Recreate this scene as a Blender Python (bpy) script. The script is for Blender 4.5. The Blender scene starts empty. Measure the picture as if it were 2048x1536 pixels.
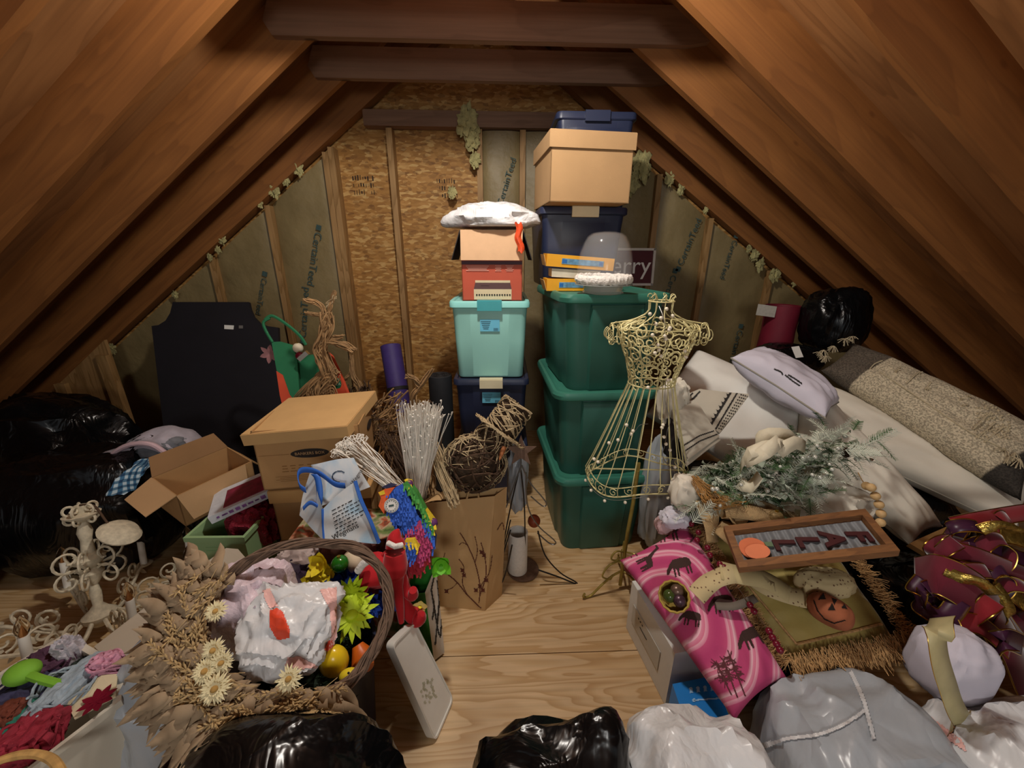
import bpy, math, random
from math import sin, cos, pi, radians as RAD, sqrt, atan2
from mathutils import Vector as V, Matrix, noise, Euler
random.seed(7)
S = bpy.context.scene
COL = S.collection
# ---------------- camera ----------------
F_PX, PITCH, YAW, ROLL, CAMZ = 760.0, 0.322, -0.038, 0.004, 1.4
cam_d = bpy.data.cameras.new('camera'); cam = bpy.data.objects.new('camera', cam_d); COL.objects.link(cam)
_f = V((0, cos(PITCH), -sin(PITCH))); _u = V((0, sin(PITCH), cos(PITCH))); _r = V((1, 0, 0))
_Z = Matrix.Rotation(YAW, 3, 'Z'); _f, _u, _r = _Z @ _f, _Z @ _u, _Z @ _r
_r, _u = cos(ROLL) * _r + sin(ROLL) * _u, -sin(ROLL) * _r + cos(ROLL) * _u
_m = Matrix((( _r.x, _u.x, -_f.x, 0), (_r.y, _u.y, -_f.y, 0), (_r.z, _u.z, -_f.z, CAMZ), (0, 0, 0, 1)))
cam.matrix_world = _m
cam_d.sensor_width = 36; cam_d.lens = 36 * F_PX / 2048; cam_d.clip_start = 0.02
S.camera = cam
# ---------------- world, exposure ----------------
S.view_settings.view_transform = 'Standard'; S.view_settings.look = 'None'
S.view_settings.gamma = 1; S.view_settings.exposure = 0.7
S.view_settings.use_curve_mapping = False
wd = bpy.data.worlds.new('world'); S.world = wd; wd.use_nodes = True
wd.node_tree.nodes['Background'].inputs[0].default_value = (0.9, 0.95, 1.0, 1)
wd.node_tree.nodes['Background'].inputs[1].default_value = 0.2
# ---------------- lamps ----------------
def lamp(name, kind, loc, power, color, size=0.05, rot=(0, 0, 0)):
    d = bpy.data.lights.new(name, kind); d.energy = power; d.color = color
    if kind == 'POINT': d.shadow_soft_size = size
    if kind == 'AREA': d.shape = 'DISK'; d.size = size
    o = bpy.data.objects.new(name, d); o.location = loc; o.rotation_euler = rot; COL.objects.link(o); return o
LAMP = (-0.08, 1.22, 2.38)
lamp('bulb_light', 'POINT', LAMP, 45, (1.0, 0.945, 0.87), 0.045)
lamp('rear_fill_light', 'POINT', (0.1, -1.5, 1.6), 36, (1.0, 0.96, 0.91), 0.25)  # added soft fill behind the camera, not a known bulb of the attic

# ---------------- pixel helper: a pixel of the 2048x1536 photo -> point on plane Y= or z= (real depth chosen per object)
def at(px, py, Y=None, z=None, X=None, d=None):
    v = _f + _r * ((px - 1024) / F_PX) + _u * ((768 - py) / F_PX)
    o = V((0, 0, CAMZ))
    if Y is not None: t = Y / v.y
    elif z is not None: t = (z - CAMZ) / v.z
    elif X is not None: t = X / v.x
    else: t = d / v.length
    return o + v * t
# ---------------- mesh builder ----------------
def lin(h):
    if isinstance(h, str):
        h = h.lstrip('#'); c = [int(h[i:i + 2], 16) / 255 for i in (0, 2, 4)]
        return tuple(x / 12.92 if x <= .04045 else ((x + .055) / 1.055) ** 2.4 for x in c)
    return tuple(h)
class MB:
    def __init__(s): s.v = []; s.f = []; s.m = []; s.cur = 0; s.X = None
    def add(s, vs, fs):
        n = len(s.v)
        if s.X is not None: vs = [s.X @ V(p) for p in vs]
        s.v += [tuple(p) for p in vs]; s.f += [tuple(i + n for i in f) for f in fs]; s.m += [s.cur] * len(fs); return s
    def box(s, c, d, rot=None, taper=1.0):
        x, y, z = d[0] / 2, d[1] / 2, d[2] / 2; t = taper
        p = [V(q) for q in ((-x*t, -y*t, -z), (x*t, -y*t, -z), (x*t, y*t, -z), (-x*t, y*t, -z), (-x, -y, z), (x, -y, z), (x, y, z), (-x, y, z))]
        if rot is not None:
            R = rot if isinstance(rot, Matrix) else Euler(rot).to_matrix(); p = [R @ q for q in p]
        c = V(c); return s.add([q + c for q in p], [(0, 3, 2, 1), (4, 5, 6, 7), (0, 1, 5, 4), (1, 2, 6, 5), (2, 3, 7, 6), (3, 0, 4, 7)])
    def hexa(s, b, t):   # 4 bottom, 4 top points
        return s.add(list(b) + list(t), [(0, 3, 2, 1), (4, 5, 6, 7), (0, 1, 5, 4), (1, 2, 6, 5), (2, 3, 7, 6), (3, 0, 4, 7)])
    def slab(s, pts, n):  # polygon extruded by vector n
        pts = [V(p) for p in pts]; n = V(n); k = len(pts)
        return s.add(pts + [p + n for p in pts], [tuple(range(k))[::-1], tuple(range(k, 2 * k))] + [(i, (i + 1) % k, k + (i + 1) % k, k + i) for i in range(k)])
    def loft(s, rings, cap=True, closed=True):
        k = len(rings[0]); vs = [p for r in rings for p in r]; fs = []
        for i in range(len(rings) - 1):
            for j in range(k if closed else k - 1):
                a = i * k + j; b = i * k + (j + 1) % k; fs.append((a, b, b + k, a + k))
        if cap and closed: fs.append(tuple(range(k))[::-1]); fs.append(tuple(range((len(rings) - 1) * k, len(rings) * k)))
        return s.add(vs, fs)
    def tube(s, path, r=.005, seg=6, closed=False, cap=True):
        path = [V(p) for p in path]; n = len(path)
        if n < 2: return s
        rs = r if isinstance(r, (list, tuple)) else [r] * n
        T = []
        for i in range(n):
            a = path[(i - 1) % n] if (closed or i > 0) else path[i]; b = path[(i + 1) % n] if (closed or i < n - 1) else path[i]
            t = b - a; T.append(t.normalized() if t.length > 1e-9 else V((0, 0, 1)))
        up = V((0, 0, 1)) if abs(T[0].z) < .9 else V((1, 0, 0))
        nn = (up - T[0] * up.dot(T[0])).normalized(); rings = []
        for i in range(n):
            nn = nn - T[i] * nn.dot(T[i]); nn = nn.normalized() if nn.length > 1e-6 else T[i].orthogonal().normalized()
            bb = T[i].cross(nn)
            rings.append([path[i] + (nn * cos(2*pi*j/seg) + bb * sin(2*pi*j/seg)) * rs[i] for j in range(seg)])
        if closed: rings.append(rings[0])
        return s.loft(rings, cap=cap and not closed)
    def lathe(s, prof, c=(0, 0, 0), seg=32, ax=None, cap=False, sx=1, sy=1):
        c = V(c); R = ax if ax is not None else Matrix.Identity(3)
        rings = [[c + R @ V((r * sx * cos(2*pi*j/seg), r * sy * sin(2*pi*j/seg), z)) for j in range(seg)] for r, z in prof]
        return s.loft(rings, cap=cap)
    def sphere(s, c, r, seg=12, rings=8, R=None):
        c = V(c); r = (r, r, r) if not isinstance(r, (tuple, list)) else r; vs = []; fs = []
        for i in range(rings + 1):
            a = pi * i / rings
            for j in range(seg):
                b = 2 * pi * j / seg; p = V((r[0]*sin(a)*cos(b), r[1]*sin(a)*sin(b), r[2]*cos(a)))
                vs.append(c + (R @ p if R is not None else p))
        for i in range(rings):
            for j in range(seg): a = i*seg+j; b = i*seg+(j+1) % seg; fs.append((a, a+seg, b+seg, b))
        return s.add(vs, fs)
    def grid(s, fn, nu, nv, wu=False, wv=False):
        vs = [fn(i / nu if wu else i / (nu), j / nv) for i in range(nu if wu else nu + 1) for j in range(nv if wv else nv + 1)]
        a = nu if wu else nu + 1; b = nv if wv else nv + 1; fs = []
        for i in range(nu):
            for j in range(nv):
                i2 = (i + 1) % a; j2 = (j + 1) % b; fs.append((i*b+j, i2*b+j, i2*b+j2, i*b+j2))
        return s.add(vs, fs)
    def build(s, name, mat, parent=None, smooth=True, label=None, world=False, sharp=40, kind=None):
        me = bpy.data.meshes.new(name); vs = s.v
        if world and parent is not None:
            I = WM(parent).inverted(); vs = [tuple(I @ V(p)) for p in vs]
        me.from_pydata(vs, [], s.f); me.update()
        mats = mat if isinstance(mat, (list, tuple)) else [mat]
        for m in mats: me.materials.append(m)
        if len(mats) > 1: me.polygons.foreach_set('material_index', s.m)
        if smooth:
            me.polygons.foreach_set('use_smooth', [True] * len(me.polygons))
            if sharp: me.set_sharp_from_angle(angle=RAD(sharp))
        o = bpy.data.objects.new(name, me); COL.objects.link(o)
        if parent is not None: o.parent = parent
        if label: o['label'] = label
        if kind: o['kind'] = kind
        return o
def WM(o):
    m = Matrix.LocRotScale(o.location, o.rotation_euler, o.scale)
    return WM(o.parent) @ m if o.parent else m
def thing(name, label, cat, loc=(0, 0, 0), rot=(0, 0, 0), group=None):
    o = bpy.data.objects.new(name, None); COL.objects.link(o); o.empty_display_size = .05
    o.location = loc; o.rotation_euler = rot; o['label'] = label; o['category'] = cat
    if group: o['group'] = group
    return o
def tag(o, label, cat, group=None):
    # move origin of a world-space mesh to its base centre
    me = o.data; xs = [v.co for v in me.vertices]
    c = V(((min(p.x for p in xs) + max(p.x for p in xs)) / 2, (min(p.y for p in xs) + max(p.y for p in xs)) / 2, min(p.z for p in xs)))
    me.transform(Matrix.Translation(-c)); o.location = o.location + c
    o['label'] = label; o['category'] = cat
    if group: o['group'] = group
    return o
def struct(o): o['kind'] = 'structure'; return o
def copy_tree(o, parent=None):
    c = o.copy(); COL.objects.link(c); c.parent = parent
    for ch in list(o.children): copy_tree(ch, c)
    return c
def frame(o, x, y):   # matrix: origin o, x axis x, y axis ~y, z = normal
    x = V(x).normalized(); z = x.cross(V(y)).normalized(); y = z.cross(x); o = V(o)
    return Matrix(((x.x, y.x, z.x, o.x), (x.y, y.y, z.y, o.y), (x.z, y.z, z.z, o.z), (0, 0, 0, 1)))
def text(name, s, size, M, mat, parent, ext=0.0004, align='CENTER', world=True, label=None, bold=0):
    cu = bpy.data.curves.new(name, 'FONT'); cu.body = s; cu.size = size; cu.extrude = ext; cu.align_x = align; cu.align_y = 'CENTER'; cu.resolution_u = 3; cu.offset = bold
    t = bpy.data.objects.new(name + '_t', cu); COL.objects.link(t)
    me = bpy.data.meshes.new_from_object(t.evaluated_get(bpy.context.evaluated_depsgraph_get()))
    bpy.data.objects.remove(t); me.transform((WM(parent).inverted() @ M) if (world and parent) else M)
    me.materials.clear(); me.materials.append(mat); me.name = name
    o = bpy.data.objects.new(name, me); COL.objects.link(o)
    if parent is not None: o.parent = parent
    return o
# ---------------- materials ----------------
MC = {}
def nt(name):
    m = bpy.data.materials.new(name); m.use_nodes = True; t = m.node_tree; b = t.nodes['Principled BSDF']; return m, t, b
def nd(t, kind, **kw):
    n = t.nodes.new(kind)
    for k, v in kw.items():
        if k in n.inputs: n.inputs[k].default_value = v
        else: setattr(n, k, v)
    return n
def coords(t, scale=(1, 1, 1), rot=(0, 0, 0)):
    tc = nd(t, 'ShaderNodeTexCoord'); mp = nd(t, 'ShaderNodeMapping'); mp.inputs['Scale'].default_value = scale; mp.inputs['Rotation'].default_value = rot
    t.links.new(tc.outputs['Object'], mp.inputs['Vector']); return mp.outputs[0]
def ramp(t, fac, stops, interp='LINEAR'):
    r = nd(t, 'ShaderNodeValToRGB'); r.color_ramp.interpolation = interp; e = r.color_ramp.elements
    while len(e) < len(stops): e.new(.5)
    for i, (p, c) in enumerate(stops): e[i].position = p; c = lin(c); e[i].color = (c[0], c[1], c[2], 1)
    t.links.new(fac, r.inputs[0]); return r.outputs[0]
def bump(t, b, h, s=.3, dist=.01, prev=None):
    n = nd(t, 'ShaderNodeBump'); n.inputs['Strength'].default_value = s; n.inputs['Distance'].default_value = dist
    t.links.new(h, n.inputs['Height'])
    if prev is not None: t.links.new(prev, n.inputs['Normal'])
    t.links.new(n.outputs[0], b.inputs['Normal']); return n.outputs[0]
def mat(name, col, rough=.6, metal=0, var=.12, vs=20, bmp=0, bs=60, bd=.003, alpha=1, trans=0, coat=0, sheen=0, stretch=(1, 1, 1), sss=0, bt='noise', ior=1.45, rot=(0, 0, 0)):
    m, t, b = nt(name); c = lin(col); b.inputs['Roughness'].default_value = rough; b.inputs['Metallic'].default_value = metal
    b.inputs['IOR'].default_value = ior
    if alpha < 1: b.inputs['Alpha'].default_value = alpha
    if trans: b.inputs['Transmission Weight'].default_value = trans
    if coat: b.inputs['Coat Weight'].default_value = coat; b.inputs['Coat Roughness'].default_value = .15
    if sheen: b.inputs['Sheen Weight'].default_value = sheen; b.inputs['Sheen Roughness'].default_value = .4
    if sss: b.inputs['Subsurface Weight'].default_value = sss; b.inputs['Subsurface Radius'].default_value = (.01, .01, .01)
    vec = coords(t, stretch, rot)
    if var:
        n = nd(t, 'ShaderNodeTexNoise', Scale=float(vs), Detail=4.0); t.links.new(vec, n.inputs['Vector'])
        d = tuple(x * (1 - var) for x in c); h = tuple(min(1, x * (1 + var)) for x in c)
        t.links.new(ramp(t, n.outputs['Fac'], [(.3, d), (.7, h)]), b.inputs['Base Color'])
    else: b.inputs['Base Color'].default_value = (*c, 1)
    if bmp:
        if bt == 'vor': n = nd(t, 'ShaderNodeTexVoronoi', Scale=float(bs)); o = n.outputs['Distance']
        elif bt == 'crumple':
            n0 = nd(t, 'ShaderNodeTexNoise', Scale=float(bs) * .5, Detail=3.0); t.links.new(vec, n0.inputs['Vector'])
            ad = nd(t, 'ShaderNodeMixRGB', blend_type='ADD'); ad.inputs[0].default_value = .25
            t.links.new(vec, ad.inputs[1]); t.links.new(n0.outputs['Color'], ad.inputs[2])
            n = nd(t, 'ShaderNodeTexVoronoi', Scale=float(bs), feature='DISTANCE_TO_EDGE'); t.links.new(ad.outputs[0], n.inputs['Vector']); o = n.outputs['Distance']
        else: n = nd(t, 'ShaderNodeTexNoise', Scale=float(bs), Detail=5.0); o = n.outputs['Fac']
        if bt != 'crumple': t.links.new(vec, n.inputs['Vector'])
        bump(t, b, o, bmp, bd)
    return m
def wood(name, cols, grain='X', gs=1.0, knots=True, rough=.65, rings=9):
    """board with long grain along a local axis, cathedral lines and dark knots"""
    m, t, b = nt(name); b.inputs['Roughness'].default_value = rough
    st = {'X': (1.2, 9, 9), 'Y': (9, 1.2, 9), 'Z': (9, 9, 1.2)}[grain]; st = tuple(x * gs for x in st)
    vec = coords(t, st)
    n = nd(t, 'ShaderNodeTexNoise', Scale=1.0, Detail=3.0, Roughness=.45, Distortion=.3); t.links.new(vec, n.inputs['Vector'])
    mu = nd(t, 'ShaderNodeMath', operation='MULTIPLY'); mu.inputs[1].default_value = rings; t.links.new(n.outputs['Fac'], mu.inputs[0])
    fr = nd(t, 'ShaderNodeMath', operation='FRACT'); t.links.new(mu.outputs[0], fr.inputs[0])
    c1 = ramp(t, fr.outputs[0], [(0, cols[1]), (.6, cols[0]), (.93, cols[0]), (1, cols[1])])
    fine = nd(t, 'ShaderNodeTexNoise', Scale=1.0, Detail=3.0); v2 = coords(t, tuple(x * 12 if x > 2 * gs else x * 2 for x in st)); t.links.new(v2, fine.inputs['Vector'])
    mx = nd(t, 'ShaderNodeMixRGB', blend_type='MULTIPLY'); mx.inputs[0].default_value = .5
    t.links.new(c1, mx.inputs[1]); t.links.new(ramp(t, fine.outputs['Fac'], [(.3, (.62, .6, .58)), (.7, (1, 1, 1))]), mx.inputs[2])
    out = mx.outputs[0]
    big = nd(t, 'ShaderNodeTexNoise', Scale=1.6, Detail=2.0); v4 = coords(t); t.links.new(v4, big.inputs['Vector'])
    m4 = nd(t, 'ShaderNodeMixRGB', blend_type='MULTIPLY'); m4.inputs[0].default_value = .8
    t.links.new(out, m4.inputs[1]); t.links.new(ramp(t, big.outputs['Fac'], [(.35, (.75, .7, .66)), (.65, (1, 1, 1))]), m4.inputs[2]); out = m4.outputs[0]
    if knots:
        vo = nd(t, 'ShaderNodeTexVoronoi', Scale=1.0); v3 = coords(t, {'X': (2.2, 5, 5), 'Y': (5, 2.2, 5), 'Z': (5, 5, 2.2)}[grain]); t.links.new(v3, vo.inputs['Vector'])
        k = ramp(t, vo.outputs['Distance'], [(0, (.22, .14, .1)), (.05, (.35, .24, .17)), (.085, (1, 1, 1))])
        m2 = nd(t, 'ShaderNodeMixRGB', blend_type='MULTIPLY'); m2.inputs[0].default_value = 1
        t.links.new(out, m2.inputs[1]); t.links.new(k, m2.inputs[2]); out = m2.outputs[0]
    t.links.new(out, b.inputs['Base Color']); bump(t, b, fine.outputs['Fac'], .15, .002)
    return m
M_RAFT = wood('rafter_wood', ['#98622f', '#8c592a'], 'X', .8, rings=6)
M_TIE = wood('tie_wood', ['#937058', '#896750'], 'X', .8, rings=6)
M_STUD = wood('stud_wood', ['#b08a58', '#94703f'], 'Z', 1)
M_SHEATH = wood('sheathing_plywood', ['#9a693c', '#8a5c32'], 'X', .55, knots=False)
M_FLOOR = wood('floor_plywood', ['#dfc092', '#c6a06a'], 'X', .75, knots=False, rough=.5, rings=17)
def osb(name):
    m, t, b = nt(name); b.inputs['Roughness'].default_value = .7
    w = nd(t, 'ShaderNodeTexNoise', Scale=7.0, Detail=2.0); t.links.new(coords(t), w.inputs['Vector'])
    layers = []
    for i, (sc, ro) in enumerate((((24, 24, 75), (0, .35, 0)), ((30, 30, 66), (0, -.6, 0)))):
        vec = coords(t, sc, ro)
        ad = nd(t, 'ShaderNodeMixRGB', blend_type='ADD'); ad.inputs[0].default_value = 2.2; t.links.new(vec, ad.inputs[1]); t.links.new(w.outputs['Color'], ad.inputs[2])
        vo = nd(t, 'ShaderNodeTexVoronoi', Scale=1.0); t.links.new(ad.outputs[0], vo.inputs['Vector']); layers.append(vo)
    sep = nd(t, 'ShaderNodeSeparateColor'); t.links.new(layers[0].outputs['Color'], sep.inputs[0])
    c = ramp(t, sep.outputs[0], [(0, '#94662f'), (.35, '#a57638'), (.7, '#b38446'), (.95, '#c9a264')])
    sep2 = nd(t, 'ShaderNodeSeparateColor'); t.links.new(layers[1].outputs['Color'], sep2.inputs[0])
    c2 = ramp(t, sep2.outputs[1], [(0, (.55, .5, .45)), (.25, (.9, .88, .85)), (1, (1.0, 1, 1))])
    mx = nd(t, 'ShaderNodeMixRGB', blend_type='MULTIPLY'); mx.inputs[0].default_value = .9; t.links.new(c, mx.inputs[1]); t.links.new(c2, mx.inputs[2])
    t.links.new(mx.outputs[0], b.inputs['Base Color']); bump(t, b, sep.outputs[0], .2, .003); return m
M_OSB = osb('osb')
M_KRAFT = mat('kraft_facing', '#85744f', .5, var=.12, vs=5, bmp=.5, bs=9, bd=.02)
M_GLASSWOOL = mat('fiberglass', '#aea571', .9, var=.3, vs=30, bmp=1, bs=60, bd=.01)
M_INK = mat('blue_ink', '#3c5250', .8, var=.2, vs=60)
M_DINK = mat('dark_ink', '#3a2a1c', .8, var=0)
M_BLACKINK = mat('black_ink', '#23201f', .7, var=0)
M_WHITEINK = mat('white_ink', '#e8e6df', .7, var=0)
# ---------------- the attic ----------------
XR, SL, SR, ZR, Y2, ZT, SP = -0.129, .742, .678, 2.826, 2.137, 2.302, .406
WALLY = 2.99
def zl(x): return ZR - SL * (XR - x)
def zr_(x): return ZR - SR * (x - XR)
YB = -2.0
mb = MB()
for (xa, xb, ya, yb) in ((-4.3, 4.4, 1.022, 2.24), (-4.3, 4.4, -.2, 1.019), (-4.3, 4.4, 2.243, 3.1), (-4.3, 4.4, YB, -.203)):
    mb.box(((xa + xb) / 2, (ya + yb) / 2, -.01), (xb - xa, yb - ya, .02))
floor = struct(mb.build('floor', M_FLOOR, smooth=False))
sub = MB().box((0, .5, -.035), (8.8, 5.4, .03)).build('subfloor', mat('dark_gap', '#2a1c10', .9, var=0), floor, smooth=False)
# roof: ceiling sheathing + rafters
RD = .19
ceil = struct(MB().add([(XR, YB, ZR + RD + .05), (XR, 3.05, ZR + RD + .05)], []).build('ceiling', M_SHEATH))
ceil_l = None
for side, sl in ((-1, SL), (1, SR)):
    L = sqrt(1 + sl * sl); nrm = V((side * sl, 0, 1)) / L; dr = V((side, 0, -sl)) / L
    o = V((XR, 0, ZR)) + nrm * RD
    e = MB().box((2.75, 0, .008), (5.5, 5.1, .016)).build('roof_sheathing', M_SHEATH, ceil, smooth=False)
    M4 = frame((o.x, .5, o.z), dr, V((0, 1, 0)) * side * 1.0)
    if (M4.to_3x3() @ V((0, 0, 1))).dot(nrm) < 0: M4 = frame((o.x, .5, o.z), dr, V((0, -1, 0)))
    e.matrix_local = M4
    for k in range(-7, 5):
        yb = Y2 + (k - 2) * SP
        w = .038 + (.04 if k == 4 else 0)
        rb = MB().box((2.72, 0, RD / 2), (5.44, w, RD)).build('rafter', M_RAFT, ceil, smooth=False)
        Mr = M4.copy(); oo = V((XR, yb - w / 2 + random.uniform(-.003, .003), ZR)); Mr.translation = oo; rb.matrix_local = Mr
ridge = MB().box((XR, .5, ZR + .09), (.038, 5.1, .3)).build('ridge_board', M_TIE, ceil, smooth=False)
for k in (-3, -1, 1, 2, 3):
    yb = Y2 + (k - 2) * SP - .039; h = .14 if k >= 2 else .185
    xl = XR - (ZR - ZT) / SL - .155; xr = XR + (ZR - ZT) / SR + .02
    zt2 = ZT + h
    mb = MB(); xl2 = xl + .03
    xrt = XR + (ZR + RD - zt2) / SR
    prof = [(xl, ZT + .05), (xl2, ZT), (xr + .2, ZT), (xr + .32, ZT + .02), (xrt + .1, zt2), (xl + .04, zt2)]
    tie = MB(); cen = V((0, yb - .019, ZT))
    tie.slab([(x - cen.x, -.019, z - cen.z) for x, z in prof], (0, .038, 0))
    t_ = tie.build('collar_tie', M_TIE, ceil, smooth=False); t_.location = cen
# gable wall
wb = struct(MB().slab([(-4.0, WALLY, 0), (4.15, WALLY, 0), (XR + (ZR + RD) / SR, WALLY, 0), (XR, WALLY, ZR + RD), (XR - (ZR + RD) / SL, WALLY, 0)], (0, .02, 0)).build('wall_back', M_OSB, smooth=False))
SF = 2.905
stud_px = [(210, 760), (430, 560), (545, 480), (668, 450), (793, 450), (962, 450), (1044, 450), (1310, 450), (1422, 450), (1525, 640), (1650, 640)]
xs = [at(px, py, Y=SF).x for px, py in stud_px]; print('STUDS', [round(x, 2) for x in xs])
def ztop(x): return (zl(x) if x < XR else zr_(x))
def stud(x, w=.038):
    zt = min(ztop(x - w / 2), ztop(x + w / 2)) - .01
    if abs(x) < .75: zt = min(zt, 2.2)
    b = MB().box((0, 0, zt / 2), (w, .08, zt)).build('stud', M_STUD, wb, smooth=False); b.location = (x, SF + .045, 0); return b
for x in xs: stud(x)
stud(xs[3] + .04)
hp = MB().box((0, 0, 0), (1.75, .08, .09)).build('header_plate', M_TIE, wb, smooth=False); hp.location = (.02, 2.93, 2.25)
# batts in the bays
bays = [(-3.6, xs[0])] + [(xs[i], xs[i + 1]) for i in range(len(xs) - 1)] + [(xs[-1], 3.2)]
for bi, (a, b) in enumerate(bays):
    if bi in (4, 5): 
        continue
    a += .02; b -= .02
    def fn(u, v, a=a, b=b, bi=bi):
        x = a + (b - a) * u; zt = ztop(x) - .03
        if abs((a + b) / 2) < .75: zt = min(zt, 2.2)
        z = zt * v
        bul = sin(pi * u) ** .5 * .022 if 0 < u < 1 else 0
        return V((x, 2.955 - bul - .012 * noise.noise(V((x * 5, bi, z * 4))), z))
    o = MB().grid(fn, 14, 60).build('insulation_batt', M_KRAFT, wb)
    if bi in (6,):   # the bare strip beside the osb
        pass
def tuft(px, py, s, seed, Y=2.88, st=(1, .5, 1)):
    c = at(px, py, Y=Y); mb = MB()
    def fn(u, v):
        th = 2 * pi * u; ph = pi * v; d = V((sin(ph) * cos(th), sin(ph) * sin(th), cos(ph)))
        k = 1 + .9 * noise.noise(d * 2.2 + V((seed * 7, 0, 0))) + .35 * noise.noise(d * 6 + V((seed, 3, 0)))
        return c + V((d.x * st[0], d.y * st[1], d.z * st[2])) * s * k
    mb.grid(fn, 24, 16, wu=True); return mb.build('fiberglass_tuft', M_GLASSWOOL, wb)
for a in ((548, 382, .05, 1), (572, 362, .035, 2), (597, 338, .045, 3), (520, 408, .03, 4), (443, 478, .04, 5), (436, 500, .03, 6), (420, 515, .025, 8), (222, 698, .05, 9), (205, 790, .03, 10),
          (935, 245, .1, 11), (945, 280, .07, 12), (950, 320, .05, 13), (1285, 330, .1, 14), (1262, 365, .08, 15), (1340, 355, .05, 16), (1362, 378, .04, 17), (1412, 420, .03, 18), (1510, 510, .05, 19), (1520, 530, .05, 20), (1550, 550, .06, 21), (1590, 565, .035, 22), (1630, 600, .04, 23), (350, 590, .03, 24), (905, 385, .04, 25), (1498, 498, .03, 26)):
    tuft(a[0], a[1], a[2] * .72, a[3], st=(.8, .35, 1.1))
# printed words on the kraft paper
def kraft_text(px, py, px2, py2, s, n=.06):
    a = at(px, py, Y=2.922); b = at(px2, py2, Y=2.922); d = (b - a); 
    M = frame(a, d, V((0, 0, 1)).cross(V((0, 1, 0))) * -1 if False else (d.cross(V((0, -1, 0))) * -1))
    if (M.to_3x3() @ V((0, 0, 1))).y > 0: M = frame(a, d, -(M.to_3x3() @ V((0, 1, 0))))
    t = text('printed_word', s, n, M, M_INK, wb, ext=.0005, align='LEFT')
    mb = MB(); mb.X = M; mb.box((-.03, 0, .0), (.034, .034, .0012)); mb.build('printed_mark', M_INK, wb, world=True, smooth=False)
    return t
kraft_text(636, 464, 622, 560, 'CertainTeed', .075)
kraft_text(606, 675, 612, 565, 'CertainTeed', .075)
kraft_text(528, 556, 514, 640, 'CertainTeed', .055)
kraft_text(1000, 410, 1022, 335, 'CertainTeed', .06)
kraft_text(1360, 530, 1398, 440, 'CertainTeed', .065)
kraft_text(1348, 550, 1318, 640, 'CertainTeed', .065)
kraft_text(1470, 480, 1445, 555, 'CertainTeed', .055)
kraft_text(1480, 660, 1462, 730, 'CertainTeed', .065)
# ink stamp on the osb
mb = MB()
for (px, py) in ((728, 372), (895, 378)):
    c = at(px, py, Y=WALLY - .002)
    for i in range(9):
        for j in range(3):
            if random.random() < .8: mb.box((c.x - .07 + i * .017, c.y, c.z + .05 - j * .045 + random.uniform(-.004, .004)), (random.choice((.004, .009)), .002, random.uniform(.015, .035)))
mb.build('ink_stamp', M_DINK, wb, smooth=False)
# low knee wall of boards, far left, and framing on the right
wl = MB()
a = at(0, 800, Y=2.55); 
wl.slab([(-3.45, 0, 0), (-2.75, 0, 0), (-2.75, 0, .86), (-3.3, 0, .44), (-3.45, 0, .33)], (0, .02, 0))
w_ = wl.build('wall_left', M_STUD, smooth=False); w_.location = (0.1, 2.62, 0); struct(w_)
for (x, z, dx, dz) in ((-2.78, .38, .07, .76), (-3.12, .28, .07, .56)):
    b = MB().box((0, 0, 0), (dx, .03, dz)).build('batten', M_STUD, w_, smooth=False); b.location = (x, -.016, z)
# porcelain lampholder on the tie over the aisle
lh = thing('ceiling_lampholder', 'white porcelain lampholder with a bare bulb over the aisle, just above the frame', 'lamp', (LAMP[0], LAMP[1], LAMP[2] + .16), (RAD(180), 0, 0))
MB().lathe([(.0, .0), (.055, .0), (.055, .012), (.03, .03), (.022, .07), (.0, .07)], seg=24).build('base', mat('porcelain', '#e8e4da', .3), lh)
# ================= boxes, totes =================
def rr(w, d, r, n=5, bumpx=0, bw=.5, z=0, ns=1):
    """rounded rectangle ring; front/back faces may carry a raised centre panel"""
    pts = []
    x, y = w / 2, d / 2
    for cx, cy, a0 in ((x - r, -y + r, -90), (x - r, y - r, 0), (-x + r, y - r, 90), (-x + r, -y + r, 180)):
        for i in range(n + 1):
            a = RAD(a0 + 90 * i / n); pts.append(V((cx + r * cos(a), cy + r * sin(a), z)))
        if a0 == 0:
            for f, b in ((.5, 0), (.46, 1), (-.46, 1), (-.5, 0)): pts.append(V((w * bw * f * 2 * .5 / .5 * .5 * 2 * .5, y + bumpx * b, z)))
        if a0 == 180:
            for f, b in ((-.5, 0), (-.46, 1), (.46, 1), (.5, 0)): pts.append(V((w * bw * f * 2 * .5, -y - bumpx * b, z)))
        if a0 == -90:
            for f, b in ((-.5, 0), (-.42, 1), (.42, 1), (.5, 0)): pts.append(V((x + bumpx * b, d * bw * f * 2 * .5, z)))
        if a0 == 90:
            for f, b in ((.5, 0), (.42, 1), (-.42, 1), (-.5, 0)): pts.append(V((-x - bumpx * b, d * bw * f * 2 * .5, z)))
    return pts
M_GREEN = mat('green_plastic', '#2b5c50', .4, var=.06, vs=4, bmp=.04, bs=300, bd=.001)
M_GREEN2 = mat('green_lid_plastic', '#357362', .42, var=.06, vs=6, bmp=.04, bs=300, bd=.001)
M_NAVY = mat('navy_plastic', '#252c44', .4, var=.06, vs=4, bmp=.03, bs=200, bd=.001)
M_TEAL = mat('aqua_plastic', '#96d0c6', .4, var=.04, vs=4)
M_TEALL = mat('aqua_lid_plastic', '#93dbd4', .4, var=.04, vs=4)
M_TEALH = mat('teal_latch', '#3f9fa6', .4, var=.03)
M_TANL = mat('tan_latch', '#d8cfae', .5, var=.03)
M_LABEL = mat('blue_label', '#6cc0dd', .5, var=.03)
M_CARD = mat('cardboard', '#b8946a', .85, var=.05, vs=9, bmp=.12, bs=200, bd=.002)
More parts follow.
